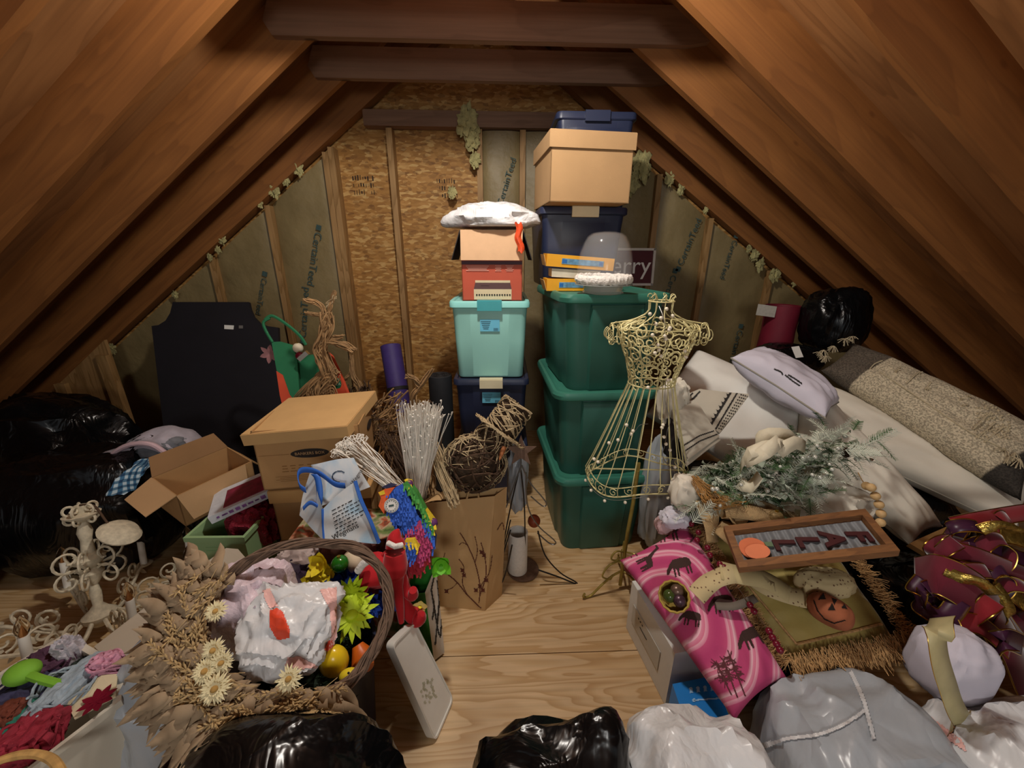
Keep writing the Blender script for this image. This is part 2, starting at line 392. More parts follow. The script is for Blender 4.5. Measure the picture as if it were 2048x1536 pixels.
M_CARD2 = mat('cardboard_brown', '#b28a5a', .85, var=.07, vs=9, bmp=.12, bs=200, bd=.002)
M_CARDT = mat('cardboard_tan', '#a5845c', .85, var=.05, vs=9, bmp=.12, bs=200, bd=.002)
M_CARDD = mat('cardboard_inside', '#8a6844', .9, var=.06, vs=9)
def green_tote(loc, rz, label, z):
    w, d, h = .46, .60, .43
    t = thing('storage_tote', label, 'storage tote', (loc[0], loc[1], z), (0, 0, rz), 'green lidded storage totes in the tall stack')
    R = []
    for zz, k, b in ((0, .80, .006), (.012, .82, .010), (.2, .875, .013), (.36, .925, .013), (.385, .93, .002), (.39, .95, .002), (h - .03, .96, .0)):
        R.append(rr(w * k, d * (k * .5 + .5), .05, z=zz, bumpx=b, bw=.56))
    MB().loft(R).build('body', M_GREEN, t, sharp=30)
    L = [rr(w * 1.02, d * 1.01, .06, z=h - .045), rr(w * 1.05, d * 1.03, .065, z=h - .04), rr(w * 1.06, d * 1.04, .065, z=h - .022), rr(w * 1.03, d * 1.02, .06, z=h - .008), rr(w * .98, d * .98, .05, z=h - .006), rr(w * .93, d * .95, .045, z=h - .012), rr(w * .86, d * .9, .04, z=h - .012)]
    MB().loft(L).build('lid', M_GREEN2, t, sharp=35)
    MB().loft([rr(w * .5, .02, .008, z=.355), rr(w * .5, .03, .008, z=.378)]).build('handle_grip', M_GREEN, t).location = (0, -d * .5 + .014, 0)
    return t
GX = at(1200, 1108, z=0).x
gt = [('bottom green tote of the tall stack, standing on the plywood floor', 0, (.0, 0), .01), ('green tote second from the bottom of the tall stack, pushed slightly left', .418, (-.012, .02), -.02),
      ('green tote third up in the tall stack, with the yellow boxes\' tote on top of its lid', .836, (-.02, .03), .03)]
gt[2] = ('topmost green tote, carrying the yellow boxes and the clear cake dome', .836, (-.012, .04), .03)
for lb, z, (dx, dy), rz in gt: green_tote((GX - .012 + dx, 1.53 + .30 + dy), rz + RAD(3), lb, z)
def latch_tote(loc, z, rz, mb_, ml, mh, label, w=.40, d=.56, h=.385, lab=True, group=None, lbp=(0, .3)):
    t = thing('storage_tote', label, 'storage tote', (loc[0], loc[1], z), (0, 0, rz), group)
    R = [rr(w * k, d * k, .03, z=zz, bumpx=b, bw=.55) for zz, k, b in ((0, .84, 0), (.008, .855, .002), (.2, .9, .003), (h - .07, .925, .003), (h - .065, .93, 0), (h - .03, .94, 0))]
    MB().loft(R).build('body', mb_, t, sharp=30)
    L = [rr(w * .96, d * .97, .03, z=h - .035), rr(w, d, .032, z=h - .03), rr(w, d, .032, z=h - .008), rr(w * .98, d * .985, .03, z=h), rr(w * .9, d * .93, .025, z=h), rr(w * .88, d * .92, .025, z=h - .006)]
    MB().loft(L).build('lid', ml, t, sharp=35)
    for s in (-1, 1):
        m = MB(); m.box((0, s * (d / 2 + .004), h - .022), (w * .3, .014, .046)); m.box((0, s * (d / 2 - .01), h + .002), (w * .3, .03, .006))
        m.build('latch', mh, t, smooth=False)
    if lab:
        y = -(d * .455) - .003
        l_ = MB().box((lbp[0], y - .006, lbp[1] - .02), (.098, .003, .06)).build('sticker', M_LABEL, t, smooth=False)
        m = MB(); 
        for i in range(5): m.box((lbp[0] - .02, y - .009, lbp[1] + .0 - i * .009), (.05 - .006 * i, .001, .0016))
        for i in range(8): m.box((lbp[0] + .02 + i * .003, y - .009, lbp[1] - .04), (.0014, .001, .014))
        m.build('printed_lines', M_BLACKINK, l_, smooth=False)
    return t
TX = at(982, 700, Y=1.88).x
for z, k in ((0.02, 1), (.408, 0)):
    latch_tote((TX + .003, 1.88 + .29), z if k == 0 else 0.02, RAD(-1), M_NAVY, M_NAVY, M_TANL, 'navy tote with tan latch directly under the aqua tote' if k == 0 else 'lowest navy tote of the left stack, mostly hidden behind the twig snowman', lab=k == 0, group=None)
bpy.context.view_layer.update()
latch_tote((TX, 1.88 + .29), .795, RAD(-1), M_TEAL, M_TEALL, M_TEALH, 'pale aqua latch tote with teal latch under the orange keyboard box', h=.40)
latch_tote((at(1165, 500, Y=1.93).x, 1.93 + .28), 1.258, RAD(2), M_NAVY, M_NAVY, M_TANL, 'tall navy tote with tan latch behind the cake dome, under the lidded cardboard box', w=.43, d=.5, h=.37, lab=False)
# lidded cardboard box on the navy tote, and another dark blue tote behind it
def lidbox(name, label, loc, rot, w, d, h, mb_, ml, lidh=.06, tilt=None, lidoff=(0, 0, 0), lidrot=(0, 0, 0), ratio=1, group=None):
    t = thing(name, label, 'box', loc, rot, group)
    m = MB(); th = .004
    m.box((0, 0, th / 2), (w, d, th))
    for s in (-1, 1):
        m.box((0, s * (d / 2 - th / 2), h / 2), (w, th, h)); m.box((s * (w / 2 - th / 2), 0, h / 2), (th, d, h))
    m.build('body', mb_, t, smooth=False)
    m = MB(); W, D = w + .012, d + .012
    m.box((0, 0, 0), (W, D, .005))
    for s in (-1, 1):
        m.box((0, s * (D / 2), -lidh / 2), (W + .004, .005, lidh)); m.box((s * (W / 2), 0, -lidh / 2), (.005, D, lidh))
    l_ = m.build('lid', ml, t, smooth=False); l_.location = (lidoff[0], lidoff[1], h + .004 + lidoff[2]); l_.rotation_euler = lidrot
    return t
cb = at(1165, 407, Y=1.86)
lidbox('lidded_box', 'plain lidded cardboard box on top of the tallest stack', (cb.x + .01, 1.80 + .21, 1.6315), (0, 0, RAD(6)), .365, .34, .268, M_CARDT, M_CARDT, .064)
bb = at(1190, 260, Y=2.28)
latch_tote((bb.x + .0, 2.38), 1.6315, 0, M_NAVY, M_NAVY, M_NAVY, 'dark blue tote half hidden behind the topmost lidded cardboard box', w=.42, d=.28, h=.47, lab=False)
# narrow support: navy tote for the one behind
# orange keyboard box
ob = thing('keyboard_box', 'orange carton printed with a cream organ amplifier, flaps open, on the aqua tote', 'box', (TX + .012, 1.88 + .19, 1.196), (0, 0, RAD(-1)))
M_ORB = mat('orange_print', '#b9523a', .6, var=.05, vs=10); M_BLK = mat('black_card', '#221d1c', .7, var=.05)
w, d, h = .292, .30, .325
M_ORD = mat('maroon_print', '#4a2630', .6, var=.05)
m = MB(); m.box((0, 0, .002), (w, d, .004))
for s in (-1, 1): m.box((0, s * (d / 2 - .002), h / 2), (w, .004, h)); m.box((s * (w / 2 - .002), 0, h / 2), (.004, d, h))
bd = m.build('body', M_ORB, ob, smooth=False)
MB().box((0, -d / 2 - .001, .178), (w, .002, .016)).build('dark_band', M_ORD, bd, smooth=False)
fl = MB(); fl.hexa([(-w/2, -d/2-.028, .19), (w/2, -d/2-.028, .19), (w/2, -d/2-.024, .19), (-w/2, -d/2-.024, .19)], [(-w/2, -d/2-.004, h), (w/2, -d/2-.004, h), (w/2, -d/2, h), (-w/2, -d/2, h)])
fl.build('front_flap', mat('flap_card', '#cfa983', .8, var=.05), ob, smooth=False)
for s in (-1, 1):
    fl = MB(); x0, x1 = s * w / 2, s * (w / 2 + .045)
    fl.hexa([(x1, -d/2, .19), (x1 + s*.004, -d/2, .19), (x1 + s*.004, d/2, .19), (x1, d/2, .19)], [(x0, -d/2, h), (x0 + s*.004, -d/2, h), (x0 + s*.004, d/2, h), (x0, d/2, h)])
    fl.build('side_flap', M_BLK, ob, smooth=False)
yy = -d / 2 - .003; M_CRM = mat('cream_print', '#d8c9a4', .6, var=.03); M_BRN = mat('brown_print', '#5b4040', .6, var=.03)
m = MB(); m.slab([(-.09, yy, .005), (.095, yy, .005), (.095, yy, .055), (-.09, yy, .055)], (0, -.001, 0)); m.slab([(-.082, yy, .085), (.088, yy, .085), (.088, yy, .097), (-.082, yy, .097)], (0, -.001, 0))
am = m.build('printed_amplifier', M_CRM, ob, smooth=False)
m = MB(); m.slab([(-.09, yy, .055), (.095, yy, .055), (.088, yy, .086), (-.082, yy, .086)], (0, -.001, 0)); m.box((-.035, yy - .002, .075), (.04, .001, .006)); m.build('grille', M_BRN, am, smooth=False)
m = MB()
for i in range(14): m.lathe([(0, 0), (.0042, 0), (.0042, .002), (0, .002)], c=(-.076 + i * .0125, yy - .0015, .028), seg=8, ax=Matrix.Rotation(RAD(90), 3, 'X'))
m.build('knobs', M_BLACKINK, am, smooth=False)
m = MB()
for i in range(4): m.box((-.07, yy, .163 - i * .007), (.11 - .01 * (i % 3), .001, .0022))
for i in range(5): m.box((.03, yy, .165 - i * .006), (.03 - .006 * (i % 2), .001, .0015)); m.box((.085, yy, .165 - i * .006), (.04 - .008 * (i % 3), .001, .0015))
m.build('printed_lines', mat('pale_print', '#e2b7a6', .6, var=0), ob, smooth=False)
# ============ soft things ============
def fbm(p, s=1.0): return noise.noise(p * s) + .5 * noise.noise(p * s * 2.1) + .25 * noise.noise(p * s * 4.3)
def ridge(p): return 1 - abs(noise.noise(p)) * 2.2
def pillow_mb(w, h, t, seed=0, n=36, wr=.012, cor=.10, pw=.42, flat=.55):
    m = MB()
    def f(s):
        def g(u, v):
            a, b = u * 2 - 1, v * 2 - 1
            a = sin(a * pi / 2) * .25 + a * .75; b = sin(b * pi / 2) * .25 + b * .75
            th = t / 2 * max(0, 1 - abs(a) ** 2.6) ** pw * max(0, 1 - abs(b) ** 2.6) ** pw
            x = a * w / 2 * (1 - cor * (1 - b * b) * 0 - cor * (1 - abs(b)) * abs(a) ** 6 * .6); y = b * h / 2 * (1 - cor * (1 - abs(a)) * abs(b) ** 6)
            e = max(abs(a), abs(b)); q = noise.noise(V((a * 3 + seed, b * 3, s * 5 + seed))) 
            r = ridge(V((a * 2.2 + seed * 3, b * 2.2, 7))) ; z = s * (th * (1 + .12 * q) + wr * (r - .6) * (1 - e ** 8) * (.3 + e))
            if s < 0: z *= flat
            return V((x, y, z))
        return g
    m.grid(f(1), n, n); k = len(m.v); m.grid(lambda u, v: f(-1)(1 - u, v), n, n)
    return m
def weld(o, d=.0005):
    import bmesh
    b = bmesh.new(); b.from_mesh(o.data); bmesh.ops.remove_doubles(b, verts=b.verts, dist=d); b.to_mesh(o.data); b.free(); return o
def piping(w, h, r=.004, cor=.1, n=40):
    p = []
    for (ax, sgn) in (('b', -1), ('a', 1), ('b', 1), ('a', -1)):
        for i in range(n):
            t_ = -1 + 2 * i / n
            if ax == 'b': a, b = (t_ if sgn < 0 else -t_), sgn
            else: a, b = sgn, (t_ if sgn > 0 else -t_)
            p.append(V((a * w/2 * (1 - cor * (1 - abs(b)) * abs(a) ** 6 * .6), b * h/2 * (1 - cor * (1 - abs(a)) * abs(b) ** 6), 0)))
    return MB().tube(p, r, 6, closed=True)
def pillow(name, label, cat, M, w, h, t, mat_, seed=0, group=None, wr=.012, pipe=None, n=36, cor=.1, pw=.42, flat=.55):
    loc, q, _ = M.decompose()
    r = thing(name, label, cat, loc, q.to_euler(), group)
    weld(pillow_mb(w, h, t, seed, n, wr, cor, pw, flat).build('cover', mat_, r))
    if pipe: piping(w, h, .0035, cor).build('piping', pipe, r)
    return r
def bag_mb(c, rad, seed=0, fold=.12, freq=2.2, n=56, boxy=.75, flat=-.85, peaks=(), stretch=(1, 1, .45), fine=.03, R=None):
    """crumpled sack: superquadric with ridged folds, flattened underneath, drawn-up peaks"""
    m = MB(); c = V(c); rad = V(rad)
    def sg(x, p): return (abs(x) ** p) * (1 if x >= 0 else -1)
    def fn(u, v):
        th = 2 * pi * u; ph = pi * v; dx, dy, dz = sin(ph) * cos(th), sin(ph) * sin(th), cos(ph)
        d = V((dx, dy, dz)); s = V((sg(dx, boxy), sg(dy, boxy), sg(dz, boxy)))
        q = V((d.x * freq / stretch[0], d.y * freq / stretch[1], d.z * freq * stretch[2])) + V((seed * 3.1, seed, 0))
        k = 1 + fold * (ridge(q) - .5) + fine * (ridge(q * 2.7) - .5) + .1 * noise.noise(d * 1.3 + V((seed, 9, 0)))
        for (px_, py_, pz_, amt, wd_) in peaks:
            pd = V((px_, py_, pz_)).normalized(); a = max(0, d.dot(pd)); k += amt * a ** wd_ 
        p = V((s.x * rad.x, s.y * rad.y, s.z * rad.z)) * k
        if p.z < flat * rad.z: p.z = flat * rad.z
        return (c + R @ p) if R is not None else c + p
    return m.grid(fn, n, int(n * .6), wu=True)
def bagmat(name, col, rough, b1, bs1, b2=0, bs2=40, alpha=1, var=.05, coat=0, st=(1, 1, 1)):
    m = mat(name, col, rough, var=var, vs=6, alpha=alpha, coat=coat)
    t = m.node_tree; b = t.nodes['Principled BSDF']; vec = coords(t, st)
    w = nd(t, 'ShaderNodeTexNoise', Scale=bs1 * .6, Detail=2.0, Distortion=1.2); t.links.new(vec, w.inputs['Vector'])
    p = bump(t, b, w.outputs['Fac'], b1, .05)
    n0 = nd(t, 'ShaderNodeTexNoise', Scale=bs2 * .35, Detail=3.0, Distortion=2.5); t.links.new(vec, n0.inputs['Vector'])
    s = nd(t, 'ShaderNodeMath', operation='SUBTRACT'); s.inputs[1].default_value = .5; t.links.new(n0.outputs['Fac'], s.inputs[0])
    a = nd(t, 'ShaderNodeMath', operation='ABSOLUTE'); t.links.new(s.outputs[0], a.inputs[0])
    bump(t, b, a.outputs[0], b2, .04, p); return m
M_BLACKBAG = bagmat('black_bag_plastic', '#0b0b0c', .25, .6, 5, .45, 15, st=(1, 1, .4))
M_WHITEBAG = bagmat('white_bag_plastic', '#d6d7d8', .3, .45, 7, .4, 12)
M_GREYBAG = bagmat('grey_bag_plastic', '#a7adb3', .27, .45, 5, .35, 8, st=(1, 1, .5))
M_CLEAR = bagmat('clear_bag_plastic', '#c9c4cc', .25, .6, 9, .8, 40, alpha=.62)
M_RED = mat('red_print', '#e0492b', .5, var=.05); M_PINKP = mat('pink_plastic', '#ecb9b1', .4, var=.06, bmp=.4, bs=30, bd=.01)
# white bagged cushion on the keyboard box
c = at(985, 440, Y=1.93)
wbg = thing('white_plastic_bag', 'white plastic bag of soft things draped over the orange keyboard box', 'plastic bag', (c.x, 2.03, 1.527))
bag_mb((0, 0, .05), (.19, .15, .075), 3, .11, 1.8, flat=-.55, peaks=((-1, -.1, -.25, .35, 14), (1, -.2, -.1, .25, 14), (.3, -1, -.3, .12, 8)), stretch=(.6, 1, 1), boxy=.9).build('sack', M_WHITEBAG, wbg)
m = MB(); m.grid(lambda u, v: V((.1 + .03 * u + .012 * v + .006 * sin(v * 9), -.168 - .012 * sin(u * 3.1) - .01 * v, .02 - .125 * v + .006 * sin(u * 8))) , 8, 14)
o = m.build('orange_drawstring', mat('orange_plastic', '#d8502c', .25, var=.1, bmp=.6, bs=25, bd=.01), wbg)
# yellow toy boxes
M_YEL = mat('yellow_card', '#e0a01c', .55, var=.05, vs=20); M_YSIDE = mat('worn_card', '#c9a468', .8, var=.15, vs=30); M_BLUEW = mat('blue_print', '#5f8fae', .5, var=.4, vs=50)
def ybox(M, w, d, h, label):
    loc, q, _ = M.decompose(); t = thing('yellow_box', label, 'box', loc, q.to_euler(), None)
    m = MB().box((0, 0, h / 2), (w, d, h)); m.build('carton', M_YEL, t, smooth=False)
    f = MB().box((.01, -d / 2 - .001, h * .5), (w * .62, .002, h * .45)).build('printed_window', M_BLUEW, t, smooth=False)
    m = MB(); m.box((.01 - w * .27, -d / 2 - .0025, h * .5), (w * .07, .001, h * .3)); m.box((.01 + w * .27, -d / 2 - .0025, h * .5), (w * .05, .001, h * .3)); m.build('blue_emblem', mat('blue_emblem', '#1e63a8', .5, var=0), f, smooth=False)
    MB().hexa([(-w/2 - .001, -d/2, 0), (-w/2, -d/2, 0), (-w/2, d/2, 0), (-w/2 - .001, d/2, 0)], [(-w/2 - .015, -d/2 + .002, h * .9), (-w/2 - .012, -d/2 + .002, h * .9), (-w/2 - .012, d/2, h * .9), (-w/2 - .015, d/2, h * .9)]).build('end_flap', M_YSIDE, t, smooth=False)
    return t
gz = 1.257
a = at(1150, 588, z=gz); ybox(frame((a.x + .02, 1.815, gz), (1, .02, 0), (0, 1, 0)), .24, .13, .052, 'yellow carton lying flat on the green lid beneath the tilted one')
M_WH = mat('white_card', '#d9d2bd', .7, var=.08, vs=30)
tb = thing('paper_carton', 'crumpled cream carton wedged between the two yellow cartons', 'box', (a.x + .03, 1.815, gz + .053), (0, RAD(3), 0))
MB().box((0, 0, .02), (.22, .12, .036), taper=.97).build('carton', M_WH, tb, smooth=False)
ybox(frame((a.x + .045, 1.82, gz + .098), (1, 0, -.07), (0, 1, .02)), .30, .15, .052, 'tilted yellow carton on top of the others behind the cake dome')
# cake dome
M_GLASS = mat('clear_glass', '#ffffff', .04, var=0, alpha=.05, coat=1)
dc = at(1208, 580, Y=1.60); 
dm = thing('cake_dome', 'clear glass dome over a white frilled cake stand on the top green tote', 'cake dome', (dc.x, 1.62, gz + .001), (RAD(1), 0, 0))
MB().lathe([(0, 0), (.08, 0), (.085, .004), (.078, .012), (.082, .03), (.098, .034), (.118, .036), (.118, .04), (0, .04)], seg=40).build('glass_foot', mat('foot_glass', '#c9cdc6', .12, var=0, trans=.6), dm)
m = MB()
def frill(u, v):
    a = 2 * pi * u; b = 2 * pi * v; w_ = .006 * noise.noise(V((cos(a) * 14, sin(a) * 14, cos(b) * 3)))
    return V(((.104 + (.014 + w_) * cos(b)) * cos(a), (.104 + (.014 + w_) * cos(b)) * sin(a), .058 + (.018 + w_) * sin(b)))
m.grid(frill, 120, 14, wu=True, wv=True); m.build('white_frill', mat('snow_frill', '#e6e2da', .9, var=.08, vs=80, bmp=.8, bs=160, bd=.005), dm)
pr = [(.112, .075), (.112, .10), (.110, .13), (.103, .165), (.09, .2), (.078, .222), (.06, .235), (.03, .241), (0, .242)]
MB().lathe(pr + [(max(0, r - .003), z - .003) for r, z in pr[::-1]], seg=48).build('dome', M_GLASS, dm)
# merry sign
sg = thing('framed_sign', 'white framed maroon sign with pale lettering, half hidden behind the navy tote', 'sign', (at(1307, 545, Y=2.50).x - .119 * 1.2, 2.50, 1.235), (RAD(-4), 0, 0))
sg.scale = (1.2, 1.2, 1.2)
tc = thing('tall_carton', 'tall plain carton standing hidden behind the green tote stack', 'box', (at(1200, 1108, z=0).x + .06, 2.42, 0)); MB().box((0, 0, .613), (.36, .46, 1.226)).build('carton', M_CARD2, tc, smooth=False)
MB().box((-.06, 0, .09), (.34, .01, .165)).build('panel', mat('maroon_board', '#4c0f18', .6, var=.05), sg, smooth=False)
m = MB()
for x in (-.233, .113): m.box((x, -.003, .09), (.012, .02, .19))
for z in (.001, .179): m.box((-.06, -.003, z + .0), (.358, .02, .012))
m.build('frame', mat('white_frame', '#c8c2b8', .6, var=.05), sg, smooth=False)
cu = text('script_word', 'Merry', .125, Matrix.Translation((-.055, -.007, .095)) @ Matrix.Rotation(RAD(90), 4, 'X') @ Matrix.Shear('XZ', 4, (0, 0)), M_WHITEINK, sg, world=False)
# ================= helpers for traced things =================
class Pl:
    """a real plane in the attic (point, normal); pt() gives the point of it seen at a pixel"""
    def __init__(s, p, n): s.p = V(p); s.n = V(n).normalized()
    def pt(s, px, py, off=0):
        v = _f + _r * ((px - 1024) / F_PX) + _u * ((768 - py) / F_PX); o = V((0, 0, CAMZ)); q = s.p + s.n * off
        return o + v * ((q - o).dot(s.n) / v.dot(s.n))
def poly3(m, pl, pts, th, off=0): return m.slab([pl.pt(x, y, off) for x, y in pts], pl.n * th)
def rootat(name, label, cat, p, group=None): return thing(name, label, cat, p, (0, 0, 0), group)
def smoothpath(pts, n=6, closed=False):
    P = [V(p) for p in pts]; out = []; N = len(P)
    for i in range(N if closed else N - 1):
        a = P[(i - 1) % N] if (closed or i > 0) else P[i]; b, c = P[i], P[(i + 1) % N]; d = P[(i + 2) % N] if (closed or i < N - 2) else c
        for k in range(n):
            t = k / n; out.append(.5 * ((2*b) + (c - a)*t + (2*a - 5*b + 4*c - d)*t*t + (3*b - a - 3*c + d)*t**3))
    if not closed: out.append(P[-1])
    return out
def rv(s): return V((random.uniform(-s, s), random.uniform(-s, s), random.uniform(-s, s)))
def twigs(m, path, R, n, r=.0025, seed=0, wob=.35, lo=.0, hi=1.0, flare=0):
    P = smoothpath(path, 5); N = len(P); R = R if isinstance(R, (list, tuple)) else [R, R]
    for i in range(n):
        a = int(random.uniform(0, lo) * N); b = int(N * (1 - random.uniform(0, 1 - hi) if hi < 1 else 1 - random.uniform(0, .15)))
        off = rv(1).normalized() * random.random() ** .5; q = random.uniform(0, 99); pts = []
        for k in range(a, max(b, a + 3)):
            k = min(k, N - 1); f = k / (N - 1); rad = R[0] + (R[1] - R[0]) * f + flare * f * f
            w_ = V((noise.noise(V((q, f * 4, 0))), noise.noise(V((q, f * 4, 5))), noise.noise(V((q, f * 4, 9))))) * wob * 2
            pts.append(P[k] + (off + w_) * rad)
        m.tube(pts, r * random.uniform(.6, 1.3), 4)
    return m
M_TWIG = mat('brown_twig', '#94744e', .8, var=.35, vs=30); M_TWIGD = mat('dark_twig', '#4a3626', .85, var=.3, vs=40)
M_TWIGL = mat('pale_twig', '#b4a07c', .8, var=.25, vs=40); M_STRAW = mat('straw', '#c39a5c', .8, var=.25, vs=50)
# ---- black scalloped panel leaning on the wall
M_PANEL = mat('black_panel', '#17141a', .75, var=.12, vs=8, bmp=.1, bs=200)
pn = rootat('folding_table', 'black panel with scooped upper corners leaning against the left wall', 'panel', at(420, 900, Y=2.3))
pt_ = at(420, 604, Y=2.56); pbm = at(430, 930, Y=2.22); nrm = (pt_ - pbm).cross(V((1, 0, 0))).normalized(); nrm = nrm if nrm.y < 0 else -nrm
pl = Pl(pt_, nrm)
out = [(345, 604), (497, 604)]
out += [(500, 618), (507, 634), (519, 646), (534, 652), (556, 655)]
out += [(566, 900), (566, 985), (345, 985), (332, 900), (303, 652), (317, 650), (331, 641), (340, 626), (344, 610)]
poly3(MB(), pl, out, -.022).build('board', M_PANEL, pn, world=True, smooth=False)
poly3(MB(), pl, [(449, 650), (468, 651), (467, 659), (449, 658)], .002, .001).build('sticker', M_WHITEINK, pn, world=True, smooth=False)
m = MB(); poly3(m, pl, [(478, 651), (486, 651), (486, 657), (478, 657)], .002, .001); m.build('scuff_mark', mat('scuff', '#6d6a66', .8), pn, world=True, smooth=False)
# ---- yoga mats
def rollmat(name, label, a, b, r, mt, strap=None):
    a, b = V(a), V(b); ax = (b - a); L = ax.length; q = V((0, 0, 1)).rotation_difference(ax)
    t = thing(name, label, 'exercise mat', a, q.to_euler())
    m = MB(); m.lathe([(0, 0), (r, 0), (r, L), (r * .96, L + .002), (0, L - .004)], seg=32)
    m.build('roll', mt, t)
    sp = [V(((.004 + (r - .004) * i / 90) * cos(i * .35), (.004 + (r - .004) * i / 90) * sin(i * .35), L + .002)) for i in range(88)]
    MB().tube(sp, .0016, 4).build('spiral_edge', M_BLK, t)
    for z in (strap or []): MB().lathe([(r, z * L - .012), (r + .004, z * L - .012), (r + .004, z * L + .012), (r, z * L + .012)], seg=32).build('strap', M_BLK, t)
    return t
M_PURP = mat('purple_foam', '#453577', .6, var=.06, vs=30, bmp=.15, bs=150)
M_DKF = mat('charcoal_foam', '#26282c', .7, var=.08, vs=30, bmp=.15, bs=150)
tp = at(781, 692, Y=2.72); bt = at(812, 880, Y=2.45); bt = tp + (bt - tp) * ((tp.z - .03) / (tp.z - bt.z)); 
ax = (tp - bt).normalized()
rollmat('yoga_mat', 'rolled purple yoga mat with black straps leaning by the chipboard wall', (bt.x, bt.y, .035), tp, .072, M_PURP, (.62, .2))
tp = at(879, 752, Y=2.12)
rollmat('yoga_mat', 'rolled charcoal mat standing beside the navy totes', (tp.x + .0, 2.12, .01), (tp.x - .0, 2.14, tp.z), .068, M_DKF)
# ---- archive boxes
bx0 = at(612, 967, Y=1.34)
W, D, H = .385, .33, .262
bz = [0.0, .262, .262 * 2 + .01]
bx = at(615, 900, Y=1.36).x
grp = 'lidded archive boxes in the stack behind the floral bag'
b1 = lidbox('archive_box', 'lowest archive box of the stack, behind the green bin', (bx + .01, 1.36 + D/2, .004), (0, 0, RAD(2)), W, D, .24, M_CARD2, M_CARD2, .05, group=grp)
b2 = lidbox('archive_box', 'archive box with a straight lid, carrying the top archive box', (bx + .01, 1.36 + D/2, .262), (0, 0, RAD(4)), W, D, .24, M_CARD2, mat('cardboard_lid', '#c99c62', .85, var=.05, vs=9), .055, group=grp)
tz = .525
b3 = lidbox('archive_box', 'top archive box with skewed lid, oval printed logo and hand holes', (bx - .005, 1.345 + D/2, tz), (0, 0, RAD(7)), W, D, .255, M_CARD2, mat('cardboard_top', '#c9a26c', .85, var=.05, vs=9), .045, lidoff=(-.01, -.02, .008), lidrot=(RAD(3), RAD(-5), RAD(-8)), group=grp)
# oval logo
yy = -D / 2 - .0015
def local_disc(m, c, a, b, n=28, th=.001):
    m.slab([(c[0] + a * cos(2*pi*i/n) , c[1], c[2] + b * sin(2*pi*i/n)) for i in range(n)], (0, -th, 0)); return m
lg = local_disc(MB(), (-.0, yy, .15), .07, .019).build('oval_logo', M_BLACKINK, b3, smooth=False)
local_disc(MB(), (-.0, yy - .0006, .15), .066, .0155).build('oval_field', mat('dark_oval', '#2a211b', .8, var=0), lg, smooth=False)
text('printed_word', 'BANKERS BOX', .0165, Matrix.Translation((0, yy - .002, .15)) @ Matrix.Rotation(RAD(90), 4, 'X'), M_CARD, b3, world=False)
m = MB(); m.box((0, yy, .148 - .0), (.0, 0, 0)); 
m = MB()
for sx in (-1, 1): m.box((sx * .13, yy, .15), (.11, .0006, .0012))
for i in range(7): 
    for j in range(3): m.box((-.1 + i * .03, yy, .1 - j * .012), (random.uniform(.014, .024), .0006, .003))
for j in range(4): m.box((-.02, yy, .055 - j * .007), (.24 - .03 * (j % 2), .0006, .0012))
m.build('printed_lines', mat('brown_ink', '#8d6537', .8, var=0), b3, smooth=False, kind='stuff')
hh = MB(); hh.slab([(W/2 + .001, .045 * cos(2*pi*i/20) * (1.0), .185 + .017 * sin(2*pi*i/20)) for i in range(20)], (.0015, 0, 0)); hh.build('hand_hole', mat('hole_dark', '#2b1c10', .9, var=0), b3, smooth=False)
# ---- open carton
A = at(350, 985, Y=1.40); B = at(500, 916, Y=1.66); z0 = min(A.z, B.z)
Lx = (B - A).length; yaw = atan2(B.y - A.y, B.x - A.x)
oc = thing('open_carton', 'small open brown carton with flaps spread, tipped on the black bags', 'box', (A.x, A.y, z0 - .17), (RAD(8), RAD(-2), yaw))
w, d, h = Lx, .20, .165; m = MB(); m.box((w/2, d/2, .002), (w, d, .004))
for y in (.002, d - .002): m.box((w/2, y, h/2), (w, .004, h))
for x in (.002, w - .002): m.box((x, d/2, h/2), (.004, d, h))
m.build('body', M_CARD2, oc, smooth=False)
def flap(c0, c1, v, n, r, mt):
    c0, c1, v = V(c0), V(c1), V(v); k = (c1 - c0).cross(v).normalized() * .004
    q = [c0, c1, c1 + v - (c1 - c0) * .08, c0 + v + (c1 - c0) * .08]
    return MB().slab(q, k).build('flap', mt, r, smooth=False)
flap((0, 0, h), (0, d, h), (-.11, -.03, -.02), 0, oc, M_CARD)
flap((w, 0, h), (w, d, h), (.06, .02, -.08), 0, oc, M_CARD2)
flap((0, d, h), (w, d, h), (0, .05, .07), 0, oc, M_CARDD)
flap((0, 0, h - .001), (w * .9, 0, h - .001), (.0, -.035, -.12), 0, oc, M_CARD)
# ---- green bin with its contents
A = at(371, 1074, z=.36); B = at(487, 1073, z=.36); C = at(549, 1012, z=.36)
yaw = atan2(B.y - A.y, B.x - A.x); w = (B - A).length; dl = (C - B).length; print('BIN', w, dl, A, B, C)
M_SAGE = mat('sage_plastic', '#94b583', .45, var=.05, vs=5)
yx = V((-sin(yaw), cos(yaw), 0)); d = abs((C - B).dot(yx)); 
gb = thing('storage_bin', 'open sage green plastic bin holding gift boxes and red netting', 'storage bin', (A.x, A.y, .0), (0, 0, yaw))
m = MB(); ww, dd = w, d; hh_ = .36
ring = lambda k, z, e=0: [V((ww*(.5 + sx * .5 * k) + e*sx, dd * (.5 + sy * .5 * k) + e*sy, z)) for sx, sy in ((-1, -1), (1, -1), (1, 1), (-1, 1))]
m.loft([ring(.86, 0), ring(.99, hh_ - .02), ring(1, hh_ - .02, .006), ring(1, hh_, .006), ring(1, hh_, -.006), ring(.97, hh_ - .04, -.006), ring(.86, .01, -.006)], cap=True).build('body', M_SAGE, gb, smooth=False)
